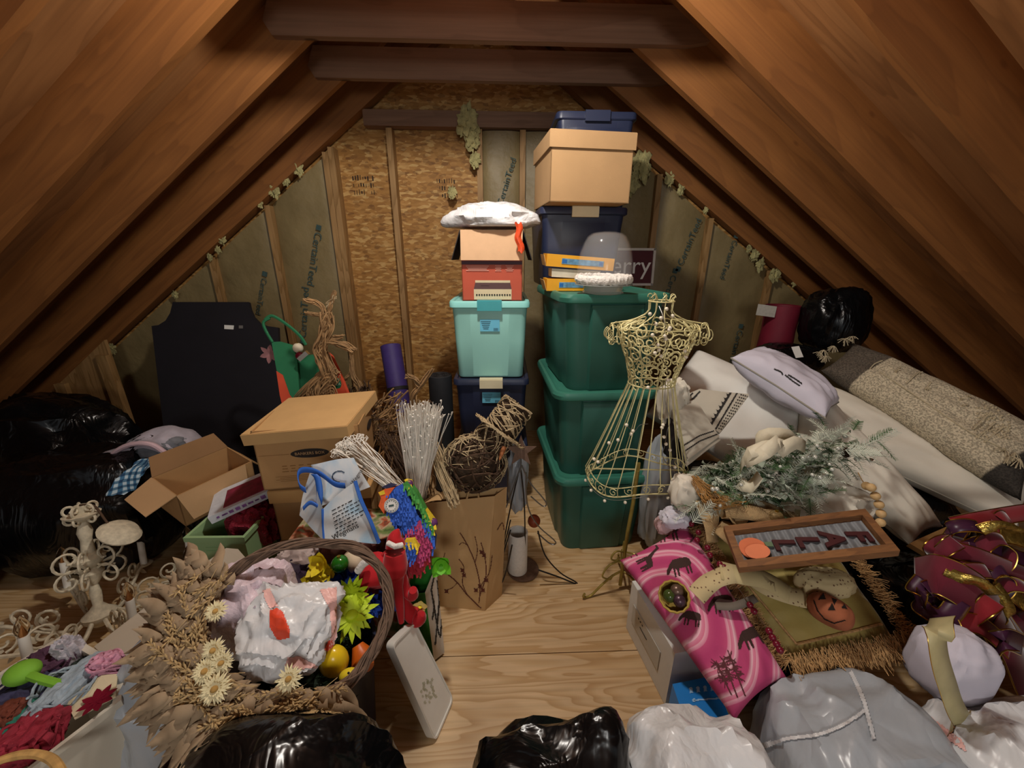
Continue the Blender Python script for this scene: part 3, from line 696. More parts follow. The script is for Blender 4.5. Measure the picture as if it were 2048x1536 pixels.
for dz in (0, .012): MB().box((ww * .45, .008, hh_ - .055 - dz * 1.3), (.075, .016, .005)).build('handle_rib', M_SAGE, gb, smooth=False)
g2 = thing('gift_box', 'white printed carton lying open on top of the green bin', 'box', (A.x + .04, A.y + .1, .365), (RAD(0), RAD(-14), yaw + .5))
MB().box((.13, .06, .02), (.26, .20, .035)).build('carton', mat('white_print', '#cfd2d8', .5, var=.1, vs=40), g2, smooth=False)
m = MB()
for i in range(9): m.box((.03 + i * .024, -.041, .02), (random.uniform(.008, .02), .002, random.uniform(.006, .02)))
m.build('printed_blocks', mat('magenta_print', '#8a5a9a', .5, var=.5, vs=60), g2, smooth=False, kind='stuff')
m = MB().box((.15, .05, .039), (.19, .14, .003)).build('tray', mat('tray_red', '#7c1f38', .6, var=.3, vs=40), g2, smooth=False)
rn = thing('red_netting', 'crumpled crimson netting inside the green bin', 'netting', (A.x + .14, A.y + .13, .24))
bag_mb((.03, .02, .06), (.10, .075, .085), 9, .3, 3, 40).build('netting', mat('red_net', '#8e1c33', .6, var=.4, vs=60, bmp=1, bs=120, bd=.01), rn)
# ---- garbage bags, left pile
def gbag(label, c, rad, seed, mt=M_BLACKBAG, name='garbage_bag', cat='garbage bag', group=None, **kw):
    c = V(c); r = rootat(name, label, cat, (c.x, c.y, max(0, c.z - rad[2] * .85)), group)
    bag_mb((0, 0, c.z - r.location.z), rad, seed, **kw).build('sack', mt, r); return r
c = at(170, 1085, Y=1.66); print('bag', c)
gbag('glossy black garbage bag behind the cream chandelier', (-2.0, 1.62, .255), (.43, .24, .28), 1, fold=.16, peaks=((.5, -.2, 1, .16, 10), (-.3, -.6, .7, .1, 12)), stretch=(1.6, 1, .5))
gbag('dull black garbage bag heaped against the low boards at far left', (-2.62, 2.06, .29), (.46, .24, .34), 2, fold=.12, stretch=(1, 1, .6))
gbag('black garbage bag beside the open carton, left of the green bin', (-1.30, 1.82, .15), (.30, .24, .17), 5, fold=.18)
gbag('black garbage bag hidden behind the archive boxes, under the grocery tote', (-.98, 2.12, .22), (.22, .14, .26), 6, fold=.1)
gbag('black garbage bag at the far left edge of the picture, beside the chandelier', (-2.38, 1.15, .16), (.30, .22, .19), 8, fold=.15)
# clothes on the bags
M_GARM = mat('pink_grey_cloth', '#a9a3ad', .8, var=.15, vs=14, bmp=.3, bs=30, bd=.01); M_PLAID = None
def cloth_strip(name, label, cat, pts, w, mt, seed=0, parent=None, amp=.015):
    P = smoothpath(pts, 6); wv = V(w); m = MB(); N = len(P)
    def fn(u, v):
        i = min(N - 1, int(u * (N - 1) + .5)); return P[i] + wv * (v - .5) + V((0, 0, amp * noise.noise(V((u * 6, v * 3, seed)))))
    m.grid(fn, N - 1, 8); k = len(m.v); m.grid(lambda u, v: fn(1 - u, v) + V((0, 0, -.008)), N - 1, 8)
    o = m.build(name, mt, parent, world=parent is not None)
    return tag(o, label, cat) if parent is None else o
g = [at(232, 928, Y=1.68), at(250, 888, Y=1.68), at(285, 868, Y=1.68), at(325, 868, Y=1.68), at(355, 888, Y=1.67), at(372, 912, Y=1.66)]
gm = rootat('folded_garment', 'pale pink and grey garment folded over the black bags', 'clothing', g[0] + V((.1, 0, -.04)))
m = MB().grid(lambda u, v: (lambda P, i: P[i] + V((0, .22 * (v - .3), -.05 * (2 * v - 1) ** 2 + .012 * noise.noise(V((u * 7, v * 4, 2))))))(smoothpath(g, 6), min(30, int(u * 30 + .5))), 30, 14)
m.build('garment', M_GARM, gm, world=True)
M_GARP = mat('pink_trim_cloth', '#c9adb4', .8, var=.1, vs=20)
MB().tube([p + V((0, -.068, -.02)) for p in smoothpath(g, 6)], .011, 8).build('rolled_hem', M_GARP, gm, world=True)
bag_mb(at(300, 905, Y=1.64) + V((0, .04, 0)), (.13, .06, .055), 4, .2, 2.5, 36).build('lining', mat('grey_lining', '#6d7076', .8, var=.3, vs=18), gm, world=True)
pm, pt2, pb = nt('plaid'); ck = nd(pt2, 'ShaderNodeTexWave', Scale=14.0, bands_direction='X'); ck2 = nd(pt2, 'ShaderNodeTexWave', Scale=14.0, bands_direction='Z'); vv = coords(pt2); pt2.links.new(vv, ck.inputs[0]); pt2.links.new(vv, ck2.inputs[0])
mx = nd(pt2, 'ShaderNodeMixRGB', blend_type='MULTIPLY'); mx.inputs[0].default_value = 1; pt2.links.new(ramp(pt2, ck.outputs['Fac'], [(.3, '#3d6f92'), (.6, '#b9cdd8')]), mx.inputs[1]); pt2.links.new(ramp(pt2, ck2.outputs['Fac'], [(.3, '#6f93aa'), (.6, '#ffffff')]), mx.inputs[2]); pt2.links.new(mx.outputs[0], pb.inputs['Base Color']); pb.inputs['Roughness'].default_value = .85
cloth_strip('plaid_shirt', 'blue plaid cloth hanging below the pink garment on the black bags', 'clothing', [at(300, 915, Y=1.60), at(275, 935, Y=1.54), at(255, 958, Y=1.50), at(245, 985, Y=1.48)], (.09, .03, .02), pm, 3)
# ---- grocery tote with ornaments
M_GRN = mat('green_felt', '#1f6b45', .8, var=.1, vs=10); M_ORG = mat('orange_felt', '#c5482a', .8, var=.1, vs=10)
gt_ = rootat('grocery_tote', 'green and orange reusable grocery tote stuffed with ornaments by the black panel', 'tote bag', at(615, 815, Y=1.98))
pg = Pl(at(600, 700, Y=1.95), (.25, -1, .25))
poly3(MB(), pg, [(543, 684), (560, 683), (585, 690), (594, 720), (600, 800), (585, 815), (572, 790), (553, 740)], -.02).build('front_panel', M_GRN, gt_, world=True, smooth=False)
poly3(MB(), pg, [(553, 742), (566, 750), (580, 790), (600, 815), (566, 815), (560, 790)], .004, .001).build('orange_stripe', M_ORG, gt_, world=True, smooth=False)
pg2 = Pl(at(670, 750, Y=1.83), (-.2, -1, .2))
poly3(MB(), pg2, [(648, 700), (662, 712), (680, 750), (700, 800), (650, 815), (640, 760)], -.02).build('side_panel', M_ORG, gt_, world=True, smooth=False)
poly3(MB(), pg2, [(646, 694), (655, 700), (662, 722), (642, 730)], .003, .001).build('white_band', M_WHITEINK, gt_, world=True, smooth=False)
c = pg2.pt(669, 766, .004); Mx = frame(c, (pg2.pt(700, 762) - pg2.pt(660, 770)), V((0, 0, 1)))
m = MB(); m.X = Mx; m.lathe([(0, 0), (.036, 0), (.036, .002), (0, .002)], seg=28); bdg = m.build('round_badge', M_GRN, gt_, world=True, smooth=False)
text('badge_word', 'WHOLE\nFOODS', .0185, Mx @ Matrix.Translation((0, .0, .0035)), mat('pale_green_ink', '#b9d8c0', .6, var=0), gt_)
poly3(MB(), pg, [(585, 700), (600, 712), (652, 706), (655, 815), (600, 815)], -.02, -.05).build('back_panel', M_GRN, gt_, world=True, smooth=False)
MB().tube(smoothpath([pg.pt(530, 640), pg.pt(545, 632), pg.pt(575, 650), pg.pt(600, 672), pg.pt(612, 690)], 6), .008, 6).build('handle', M_GRN, gt_, world=True)
MB().tube(smoothpath([pg.pt(545, 684), pg.pt(532, 662), pg.pt(527, 645), pg.pt(540, 636)], 6), .007, 6).build('handle', M_GRN, gt_, world=True)
def orn(px, py, Y, r, mt, label, name='ornament_ball'):
    c = at(px, py, Y=Y); o = thing(name, label, 'ornament', c); MB().sphere((0, 0, 0), r, 16, 12).build('ball', mt, o); MB().lathe([(0, r), (r * .2, r), (r * .2, r * 1.18), (0, r * 1.18)], c=(0, 0, -.001), seg=10).build('cap', M_GOLD, o); return o
M_GOLD = mat('gold_metal', '#c9a44c', .25, 1, var=.05); M_SILV = mat('silver_metal', '#c9c6bd', .25, 1, var=.05)
orn(596, 696, 1.96, .026, mat('cream_ball', '#cfc4ac', .6, var=.1), 'cream ornament ball in the mouth of the grocery tote')
M_MAROON = mat('maroon_shine', '#6d1226', .3, var=.1)
orn(600, 712, 1.93, .022, M_MAROON, 'maroon ornament ball beneath the cream one in the grocery tote')
c = at(607, 712, Y=1.90); o = MB().box((0, 0, 0), (.06, .02, .022), rot=(0, RAD(-38), 0)).build('foil_cracker', M_SILV, smooth=False); o.location = c; tag(o, 'silver foil tube poking out of the grocery tote', 'ornament')
# pink paper flower
fl = thing('paper_flower', 'dusty pink star-petalled flower in front of the black panel', 'flower', at(540, 708, Y=1.95))
M_DPINK = mat('dusty_pink', '#96696a', .8, var=.15, vs=30)
def petal(m, c, d, n, L, w, curl=.2, seg=5):
    d, n = V(d).normalized(), V(n).normalized(); s = d.cross(n).normalized(); c = V(c); r = []
    for i in range(seg + 1):
        f = i / seg; ww = w * sin(pi * min(1, .12 + f * .88)) ** .8; p = c + d * L * f + n * (curl * L * f * f)
        r.append([p - s * ww, p + n * (-.15 * ww), p + s * ww])
    m.loft(r, cap=False, closed=False)
for i in range(6):
    m = MB(); a = i * 60 + 15; petal(m, (0, 0, 0), (cos(RAD(a)), -.3, sin(RAD(a))), (0, -1, 0), .055, .013, -.2); m.build('petal', M_DPINK, fl)
# ---- twig reindeer
def W_(px, py, Y): return at(px, py, Y=Y)
dr = rootat('twig_reindeer', 'tall woven twig reindeer with antlers behind the top archive box', 'reindeer', (at(660, 800, Y=1.80).x, 1.80, 0))
Yd = 1.80
m = MB(); b0 = at(660, 820, Y=Yd); twigs(m, [(b0.x, Yd, .0), (b0.x, Yd, .3), W_(650, 820, Yd), W_(645, 775, Yd), W_(665, 745, Yd)], [.12, .04], 170, .0036, wob=.25, hi=.9); m.build('body', M_TWIG, dr, world=True)
m = MB(); twigs(m, [W_(575, 835, Yd), W_(600, 800, Yd), W_(630, 765, Yd), W_(655, 752, Yd), W_(672, 745, Yd)], .03, 40, .0036); 
for i in range(5): m.tube(smoothpath([W_(630 + 6 * i, 800, Yd - .08), W_(665, 770 + 6 * i, Yd - .1), W_(680 - 8 * i, 810, Yd - .09)], 6), .003, 5)
m.build('front_leg', M_TWIG, dr, world=True)
m = MB(); twigs(m, [W_(663, 755, Yd), W_(650, 725, Yd), W_(642, 700, Yd), W_(648, 672, Yd), W_(655, 645, Yd), W_(652, 622, Yd)], [.04, .028], 60, .0034); m.build('neck', M_TWIG, dr, world=True)
m = MB(); twigs(m, [W_(643, 690, Yd), W_(660, 682, Yd), W_(690, 690, Yd), W_(712, 702, Yd)], .018, 30, .003); twigs(m, [W_(648, 676, Yd), W_(670, 675, Yd), W_(690, 672, Yd)], .012, 14, .003)
m.build('muzzle', M_TWIG, dr, world=True)
for pts in ([(652, 632), (640, 608), (622, 603), (606, 598)], [(652, 630), (630, 628), (610, 624)], [(654, 630), (662, 606), (669, 580)], [(655, 612), (664, 600), (672, 590)]):
    m = MB(); twigs(m, [W_(x, y, Yd) for x, y in pts], .011, 16, .0028); m.build('antler', M_TWIGL if pts[0][0] == 655 else M_TWIG, dr, world=True)
d2 = rootat('twig_reindeer', 'small twig reindeer partly hidden behind the archive box lid, beside the grocery tote', 'reindeer', (at(715, 770, Y=1.95).x, 1.95, 0))
m = MB(); q = W_(722, 800, 1.95); twigs(m, [(q.x, 1.95, 0), (q.x, 1.95, .3), q, W_(722, 790, 1.95)], [.1, .06], 80, .0034); m.build('body', M_TWIGD, d2, world=True)
m = MB(); twigs(m, [W_(724, 800, 1.95), W_(718, 775, 1.95), W_(705, 745, 1.95), W_(703, 708, 1.95)], [.02, .010], 26, .0028); m.build('neck', M_TWIG, d2, world=True)
m = MB(); twigs(m, [W_(703, 745, 1.95), W_(694, 755, 1.95), W_(690, 762, 1.95)], .01, 8, .0026); m.build('antler', M_TWIG, d2, world=True)
d3 = rootat('twig_reindeer', 'wide dark twig reindeer behind the white branches, one forked antler raised', 'reindeer', (at(815, 900, Y=1.62).x, 1.62, 0))
Y3 = 1.66
m = MB(); q = W_(800, 860, Y3)
twigs(m, [(q.x - .0, Y3, 0), (q.x - .02, Y3, .25), W_(790, 880, Y3), W_(815, 825, Y3)], [.16, .12], 230, .0038, wob=.3); m.build('body', M_TWIG, d3, world=True)
m = MB()
for i in range(80):
    a = random.uniform(0, 2 * pi); z = random.uniform(-.28, .05); c = W_(812, 830, Y3); R_ = .15 + random.uniform(-.01, .02); a1 = a + random.uniform(.5, 1.6)
    m.tube(smoothpath([c + V((R_ * cos(t), R_ * sin(t) * .8, z + random.uniform(-.03, .03))) for t in (a, (a + a1) / 2, a1)], 4), .003, 4)
m.build('woven_back', M_TWIGD, d3, world=True)
for pts in ([(822, 815), (826, 790), (845, 765), (866, 732)], [(840, 770), (825, 755), (810, 750)]):
    m = MB(); twigs(m, [W_(x, y, Y3) for x, y in pts], .012, 18, .0028); m.build('antler', M_TWIG, d3, world=True)
# ---- chandelier
M_CRC = mat('cream_chalk_metal', '#c9bfa6', .75, var=.2, vs=60, bmp=.3, bs=200, bd=.002); M_CAND = mat('white_sleeve', '#e4e1d6', .5, var=.03)
M_BULB = mat('clear_bulb', '#f3e8d8', .03, var=0, trans=1, ior=1.15); M_FIL = mat('bulb_filament', '#b8804a', .3, .6, var=0)
bs_ = at(215, 1262, Y=1.16); tp_ = at(165, 1008, Y=1.26); print('CH', bs_, tp_)
ch = thing('chandelier', 'cream scrollwork chandelier with candle bulbs resting on the floor at left', 'chandelier', (bs_.x, bs_.y, 0))
zt_ = tp_.z; 
axis = (tp_ - V((bs_.x, bs_.y, 0.05))).normalized(); qr = V((0, 0, 1)).rotation_difference(axis).to_matrix()
O = V((bs_.x, bs_.y, .10)); Lc = (tp_ - O).length
def cp(r, a, z): return O + qr @ V((r * cos(a), r * sin(a), z))
m = MB(); pr = [(0, -.05), (.02, -.045), (.045, -.02), (.05, .0), (.028, .02), (.014, .04), (.018, .09), (.012, .12), (.03, .15), (.034, .17), (.018, .19), (.04, .215), (.045, .23), (.02, .25), (.016, .30), (.022, .33), (.012, .37), (.05, .395), (.052, .40), (.014, .405), (.018, .44), (.010, Lc - .02), (0, Lc)]
pr = [(a, min(b, Lc)) for a, b in pr]
m.lathe(pr, c=O, seg=20, ax=qr); m.build('column', M_CRC, ch, world=True)
def spiral(c, r0, turns, ex, ey, a0=0, n=18, sgn=1):
    return [c + (ex * cos(a0 + sgn * 2 * pi * turns * i / n) + ey * sin(a0 + sgn * 2 * pi * turns * i / n)) * r0 * (1 - .8 * i / n) for i in range(n + 1)]
for k in range(8):
    a = 2 * pi * k / 8 + .3; m = MB(); Ra = .30
    P = [cp(.03, a, .0), cp(.10, a, -.045), cp(.18, a, -.02), cp(.25, a, .02), cp(Ra, a, .03)]
    m.tube(smoothpath(P, 5), [.007] * 21, 6)
    er, ez = (cp(1, a, 0) - cp(0, a, 0)), (cp(0, a, 1) - cp(0, a, 0))
    m.tube(spiral(cp(.14, a, .02), .045, 1.4, er, ez, -pi / 2), .005, 5)
    m.tube(spiral(cp(.22, a, .05), .035, 1.3, er, ez, -pi / 2, sgn=-1), .0045, 5)
    for j in range(5): petal(m, cp(.12 + j * .035, a, -.01 + .01 * j), er * .6 + ez * (1 if j % 2 else -.8), er.cross(ez), .05, .009, .2)
    m.lathe([(0, 0), (.022, .0), (.032, .008), (.03, .010), (0, .008)], c=cp(Ra, a, .022), seg=14, ax=qr)
    arm = m.build('arm', M_CRC, ch, world=True)
    m = MB().lathe([(0, 0), (.0125, 0), (.0125, .11), (0, .11)], c=cp(Ra, a, .03), seg=14, ax=qr); cs = m.build('candle_sleeve', M_CAND, ch, world=True)
    m = MB().lathe([(.008, 0), (.015, .012), (.018, .026), (.014, .044), (.006, .06), (0, .068)], c=cp(Ra, a, .14), seg=12, ax=qr); bl = m.build('bulb', M_BULB, cs, world=True)
    m = MB().lathe([(0, 0), (.008, 0), (.008, .012), (.003, .03), (0, .04)], c=cp(Ra, a, .138), seg=8, ax=qr); m.build('filament', M_FIL, cs, world=True)
for zc, Rr, n_ in ((.24, .10, 6), (.42, .05, 5)):
    for k in range(n_):
        a = 2 * pi * k / n_; er, ez = (cp(1, a, 0) - cp(0, a, 0)), (cp(0, a, 1) - cp(0, a, 0)); m = MB()
        m.tube(spiral(cp(Rr * .55, a, zc), Rr * .5, 1.2, er, ez, -pi * .8), .0045, 5); m.tube(spiral(cp(Rr * .6, a, zc - Rr * .8), Rr * .45, 1.2, er, ez, pi * .8, sgn=-1), .0045, 5)
        m.build('scroll', M_CRC, ch, world=True)
m = MB(); a = .2
m.lathe([(0, 0), (.062, .004), (.066, .012), (.05, .03), (.02, .036), (0, .04)], c=cp(.10, a, .30), seg=24, ax=qr @ Matrix.Rotation(RAD(35), 3, 'Y')); m.build('ceiling_canopy', M_CRC, ch, world=True)
MB().tube(smoothpath([cp(0.0, 0, Lc), cp(.03, 0, Lc + .0), cp(.05, .1, .42), cp(.07, .2, .36), cp(.09, .2, .32)], 6), .004, 5).build('chain', M_TWIGD, ch, world=True)
from mathutils.bvhtree import BVHTree
def bvh(*objs):
    vs, fs = [], []
    for o in objs:
        M_ = WM(o); n = len(vs); vs += [M_ @ v.co for v in o.data.vertices]; fs += [[i + n for i in p.vertices] for p in o.data.polygons]
    return BVHTree.FromPolygons(vs, fs)
def inpoly(x, y, P):
    c = False; n = len(P); j = n - 1
    for i in range(n):
        if (P[i][1] > y) != (P[j][1] > y) and x < (P[j][0] - P[i][0]) * (y - P[i][1]) / (P[j][1] - P[i][1]) + P[i][0]: c = not c
        j = i
    return c
def surf(b, px, py, off=.0015):
    v = (_f + _r * ((px - 1024) / F_PX) + _u * ((768 - py) / F_PX)).normalized(); o = V((0, 0, CAMZ))
    h = b.ray_cast(o, v)
    if h[0] is None: return None
    n = h[1] if h[1].dot(v) < 0 else -h[1]
    return h[0] + n * off
def print_on(m, b, poly, step=2.0, off=.0015, maxd=.05):
    """a printed shape laid on the real surface of its thing"""
    x0, x1 = min(p[0] for p in poly), max(p[0] for p in poly); y0, y1 = min(p[1] for p in poly), max(p[1] for p in poly)
    nx, ny = int((x1 - x0) / step) + 1, int((y1 - y0) / step) + 1; C = {}
    def g(i, j):
        if (i, j) not in C: C[i, j] = surf(b, x0 + i * step, y0 + j * step, off)
        return C[i, j]
    vs, fs = [], []
    for i in range(nx):
        for j in range(ny):
            if inpoly(x0 + (i + .5) * step, y0 + (j + .5) * step, poly):
                q = [g(i, j), g(i, j + 1), g(i + 1, j + 1), g(i + 1, j)]
                if all(q) and (q[0] - q[2]).length < maxd: n = len(vs); vs += q; fs.append((n, n + 1, n + 2, n + 3))
    if vs: m.add(vs, fs)
    return m
def thick(px_pts, w):   # polyline -> polygon in the print
    L, R_ = [], []; n = len(px_pts)
    for i, p in enumerate(px_pts):
        a = px_pts[max(0, i - 1)]; b = px_pts[min(n - 1, i + 1)]; dx, dy = b[0] - a[0], b[1] - a[1]; l = math.hypot(dx, dy) or 1
        ww = w[i] if isinstance(w, (list, tuple)) else w
        L.append((p[0] - dy / l * ww / 2, p[1] + dx / l * ww / 2)); R_.append((p[0] + dy / l * ww / 2, p[1] - dx / l * ww / 2))
    return L + R_[::-1]
# ================= paper bag with printed branches =================
M_PAPER = mat('kraft_paper', '#be9a6a', .8, var=.05, vs=8, bmp=.25, bs=14, bd=.01); M_PRN = mat('maroon_branch_print', '#5a2a1c', .8, var=.1)
b4 = [at(852, 1210, z=0), at(970, 1222, z=0), at(1004, 1190, z=0)]; b4.append(b4[0] + b4[2] - b4[1])
t4 = [at(838, 1008, z=.50), at(990, 992, z=.50), at(1014, 974, z=.515)]; t4.append(t4[0] + t4[2] - t4[1] + V((0, 0, .0)))
kb = rootat('paper_bag', 'tall brown paper shopping bag printed with maroon branches, holding the twig snowman', 'paper bag', sum(b4, V((0, 0, 0))) / 4)
m = MB()
def wall(a, b, c, d, seed, m=m, inn=V((0, 0, 0)), amp=.006, gus=0):
    a, b, c, d = V(a), V(b), V(c), V(d); n = (b - a).cross(d - a).normalized()
    def fn(u, v):
        p = a.lerp(b, u).lerp(d.lerp(c, u), v); e = sin(pi * u) * sin(pi * min(v, .999))
        return p + n * (amp * e * noise.noise(V((u * 3 + seed, v * 5, seed))) * 2 - gus * (1 - abs(2 * u - 1)) * v)
    m.grid(fn, 10, 16)
for i in range(4): wall(b4[i], b4[(i + 1) % 4], t4[(i + 1) % 4], t4[i], i * 3, gus=.02 if i in (1, 3) else 0)
cen = sum(t4, V((0, 0, 0))) / 4
b4i = [p.lerp(sum(b4, V((0, 0, 0))) / 4, .02) for p in b4]; t4i = [p.lerp(cen, .02) for p in t4]
for i in range(4): wall(b4i[i], t4i[i], t4i[(i + 1) % 4], b4i[(i + 1) % 4], i * 3, amp=0)
m.add(b4, [(0, 1, 2, 3)])
kbody = m.build('bag_body', M_PAPER, kb, world=True)
B_ = bvh(kbody); m = MB()
for pts, w in (([(962, 1216), (935, 1190), (915, 1165), (895, 1148), (882, 1138)], 2.2), ([(958, 1205), (960, 1170), (950, 1125), (935, 1090), (920, 1065)], 2), ([(960, 1190), (972, 1150), (970, 1115), (962, 1085)], 1.8), ([(950, 1125), (955, 1100), (950, 1072)], 1.4),
               ([(935, 1190), (925, 1165), (928, 1135), (918, 1118)], 1.6), ([(915, 1165), (905, 1175), (893, 1180)], 1.3), ([(962, 1170), (978, 1145), (984, 1110)], 1.4), ([(895, 1148), (888, 1120), (890, 1105)], 1.3), ([(935, 1090), (925, 1085), (918, 1090)], 1.2), ([(994, 1060), (1004, 1045), (1008, 1060)], 1.6)):
    sp = [(p.x, p.y) for p in smoothpath([V((x, y, 0)) for x, y in pts], 5)]
    print_on(m, B_, thick(sp, w), 1.1)
for x, y in ((925, 1140), (928, 1150), (960, 1172), (952, 1180), (966, 1180), (963, 1104), (968, 1110), (893, 1182), (972, 1160)):
    print_on(m, B_, [(x + 6 * cos(a * pi / 4) * (1 if a % 2 else .5), y + 6 * sin(a * pi / 4) * (1 if a % 2 else .5)) for a in range(8)], 1.3)
m.build('printed_branches', M_PRN, kb, world=True, smooth=False, kind='stuff')
m = MB()
for px0 in ((925, 1000), (950, 996)): pass
hp_ = [Pl(t4[0], V((0, -1, 0))).pt(x, y, -.01) for x, y in ((940, 998), (946, 985), (953, 985), (955, 997))]
MB().tube(smoothpath([t4[0].lerp(t4[1], .62), t4[0].lerp(t4[1], .66) + V((0, .02, .03)), t4[0].lerp(t4[1], .74) + V((0, .03, .03)), t4[0].lerp(t4[1], .78)], 5), .004, 6).build('handle', M_PAPER, kb, world=True)
# torn flap of paper at the left top
m = MB().grid(lambda u, v: t4[3].lerp(t4[0], u) + V((.015 + .07 * v, .0, .05 * v * (1 - .3 * u) - .02 * v * v)), 6, 8); m.build('torn_flap', M_PAPER, kb, world=True)
# ================= twig snowman =================
def woven_ball(m, c, R_, n, r=.0022, sq=(1, 1, 1)):
    for i in range(n):
        ax = rv(1).normalized(); p0 = ax.orthogonal().normalized(); p1 = ax.cross(p0); k = random.uniform(-.75, .75); a0 = random.uniform(0, 6.28); L = random.uniform(.8, 2.6); P = []
        for j in range(8):
            a = a0 + L * j / 7; d = (p0 * cos(a) + p1 * sin(a)) * sqrt(1 - k * k) + ax * k
            P.append(c + V((d.x * sq[0], d.y * sq[1], d.z * sq[2])) * R_ * random.uniform(.97, 1.04))
        m.tube(P, r * random.uniform(.6, 1.2), 4)
sn = rootat('twig_snowman', 'wicker twig snowman with a woven top hat leaning out of the paper bag', 'snowman', at(950, 1000, Y=1.34))
c1 = at(950, 925, Y=1.36); c2 = at(986, 878, Y=1.38)
m = MB(); woven_ball(m, c1, .122, 95, sq=(1.05, .8, 1)); m.build('body', M_TWIGL, sn, world=True)
MB().sphere(c1, .105, 20, 14).build('body_core', mat('brown_wicker', '#3a2a1a', .9, var=.5, vs=60, bmp=1, bs=60, bd=.01), sn, world=True)
m = MB(); woven_ball(m, c1, .118, 60, .003); m.build('body_weave', M_TWIGD, sn, world=True)
m = MB(); woven_ball(m, c2, .078, 60); m.build('head', M_TWIGL, sn, world=True)
MB().sphere(c2, .066, 16, 12).build('head_core', MC.setdefault('wick', bpy.data.materials['brown_wicker']), sn, world=True)
m = MB(); woven_ball(m, c2, .076, 40, .003); m.build('head_weave', M_TWIGD, sn, world=True)
h0, h1 = at(999, 862, Y=1.38), at(1036, 810, Y=1.42); ha = (h1 - h0).normalized(); hq = V((0, 0, 1)).rotation_difference(ha).to_matrix()
m = MB(); hl = (h1 - h0).length
for i in range(85):
    a = random.uniform(0, 6.28); z = random.uniform(0, hl); a1 = a + random.uniform(.5, 2.0); z1 = min(hl, max(0, z + random.uniform(-.07, .07)))
    m.tube([h0 + hq @ V((.069 * cos(a + (a1 - a) * t), .069 * sin(a + (a1 - a) * t), z + (z1 - z) * t)) for t in (0, .25, .5, .75, 1)], .0022, 4)
for i in range(26):
    a = random.uniform(0, 6.28); a1 = a + random.uniform(2, 3.4); rr_ = .067
    m.tube([h0 + hq @ V((rr_ * cos(a), rr_ * sin(a), hl)), h0 + hq @ V((rr_ * cos(a1), rr_ * sin(a1), hl + .004))], .0022, 4)
hat = m.build('hat_crown', M_TWIGL, sn, world=True)
m = MB(); 
for i in range(95):
    a = random.uniform(0, 6.28); r_ = random.uniform(.07, .118); L = random.uniform(.5, 1.5)
    m.tube([h0 + hq @ V((r_ * cos(a + L * t), r_ * sin(a + L * t), random.uniform(-.006, .006))) for t in (0, .2, .4, .6, .8, 1)], .0022, 4)
m.build('hat_brim', M_TWIGL, hat, world=True)
m = MB(); m.lathe([(0, 0), (.058, 0), (.058, hl - .004), (0, hl - .004)], c=h0, seg=20, ax=hq); m.build('hat_lining', MC['wick'], hat, world=True)
n0, n1 = at(1008, 893, Y=1.32), at(999, 920, Y=1.29); MB().tube([n0, n0.lerp(n1, .5), n1], [.011, .009, .003], 10).build('carrot_nose', mat('carrot_orange', '#a9673a', .6, var=.1), sn, world=True)
# ================= branch bundles standing in the bag =================
M_WTWIG = mat('white_twig', '#f0ebe0', .7, var=.08, vs=60)
def spray(name, label, base, tips, n, r, mt, spread0=.01, group=None, buds=0, bmat=None, curl=0, seed=0):
    o = rootat(name, label, 'branches', base, group); m = MB(); bm = MB()
    for i in range(n):
        t = tips[0].lerp(tips[1], random.random()) + rv(.022); b = base + rv(spread0)
        P = [b]; off = rv(.014); 
        for k in (1, 2, 3, 4): P.append(b.lerp(t, k / 4) + off * sin(pi * k / 4) + rv(.004))
        if curl: 
            e = (t - b).normalized(); s = e.orthogonal().normalized(); q = e.cross(s)
            for k in range(7): P.append(t + e * curl * (.5 + .5 * sin(k * .9)) + s * curl * .6 * (1 - cos(k * .9)) + rv(.004))
        m.tube(P, [r] + [r * .9] * (len(P) - 2) + [r * .5], 4)
        if buds and random.random() < buds:
            for k in range(3): bm.sphere(b.lerp(t, random.uniform(.5, 1.0)) + rv(.006), .0042, 6, 4)
    m.build('stems', mt, o, world=True)
    if buds: bm.build('buds', bmat or mt, o, world=True, kind='stuff')
    return o
base = at(835, 1010, Y=1.27)
spray('white_branches', 'upright spray of white painted branches in the paper bag', base, (at(800, 815, Y=1.27), at(876, 812, Y=1.33)), 150, .0021, M_WTWIG, .018, buds=.5)
o = spray('white_branches', 'few loose white stems splaying right of the upright white spray', base + V((.015, .04, 0)), (at(868, 850, Y=1.30), at(893, 822, Y=1.32)), 11, .0016, M_WTWIG, .012, curl=.006)
spray('white_branches', 'slanted bunch of white curly-ended stems in front of the top archive box', at(842, 1018, Y=1.22), (at(672, 905, Y=1.27), at(722, 880, Y=1.30)), 52, .0018, M_WTWIG, .018, curl=.014)
spray('tan_branches', 'bunch of tan striped stems leaning right in the paper bag', at(908, 1004, Y=1.22), (at(858, 880, Y=1.40), at(885, 905, Y=1.42)), 46, .0024, M_TWIGL, .022)
spray('dark_branches', 'dark brown twigs standing between the white sprays', at(850, 1010, Y=1.33), (at(755, 862, Y=1.42), at(790, 872, Y=1.42)), 40, .0022, M_TWIGD, .02)
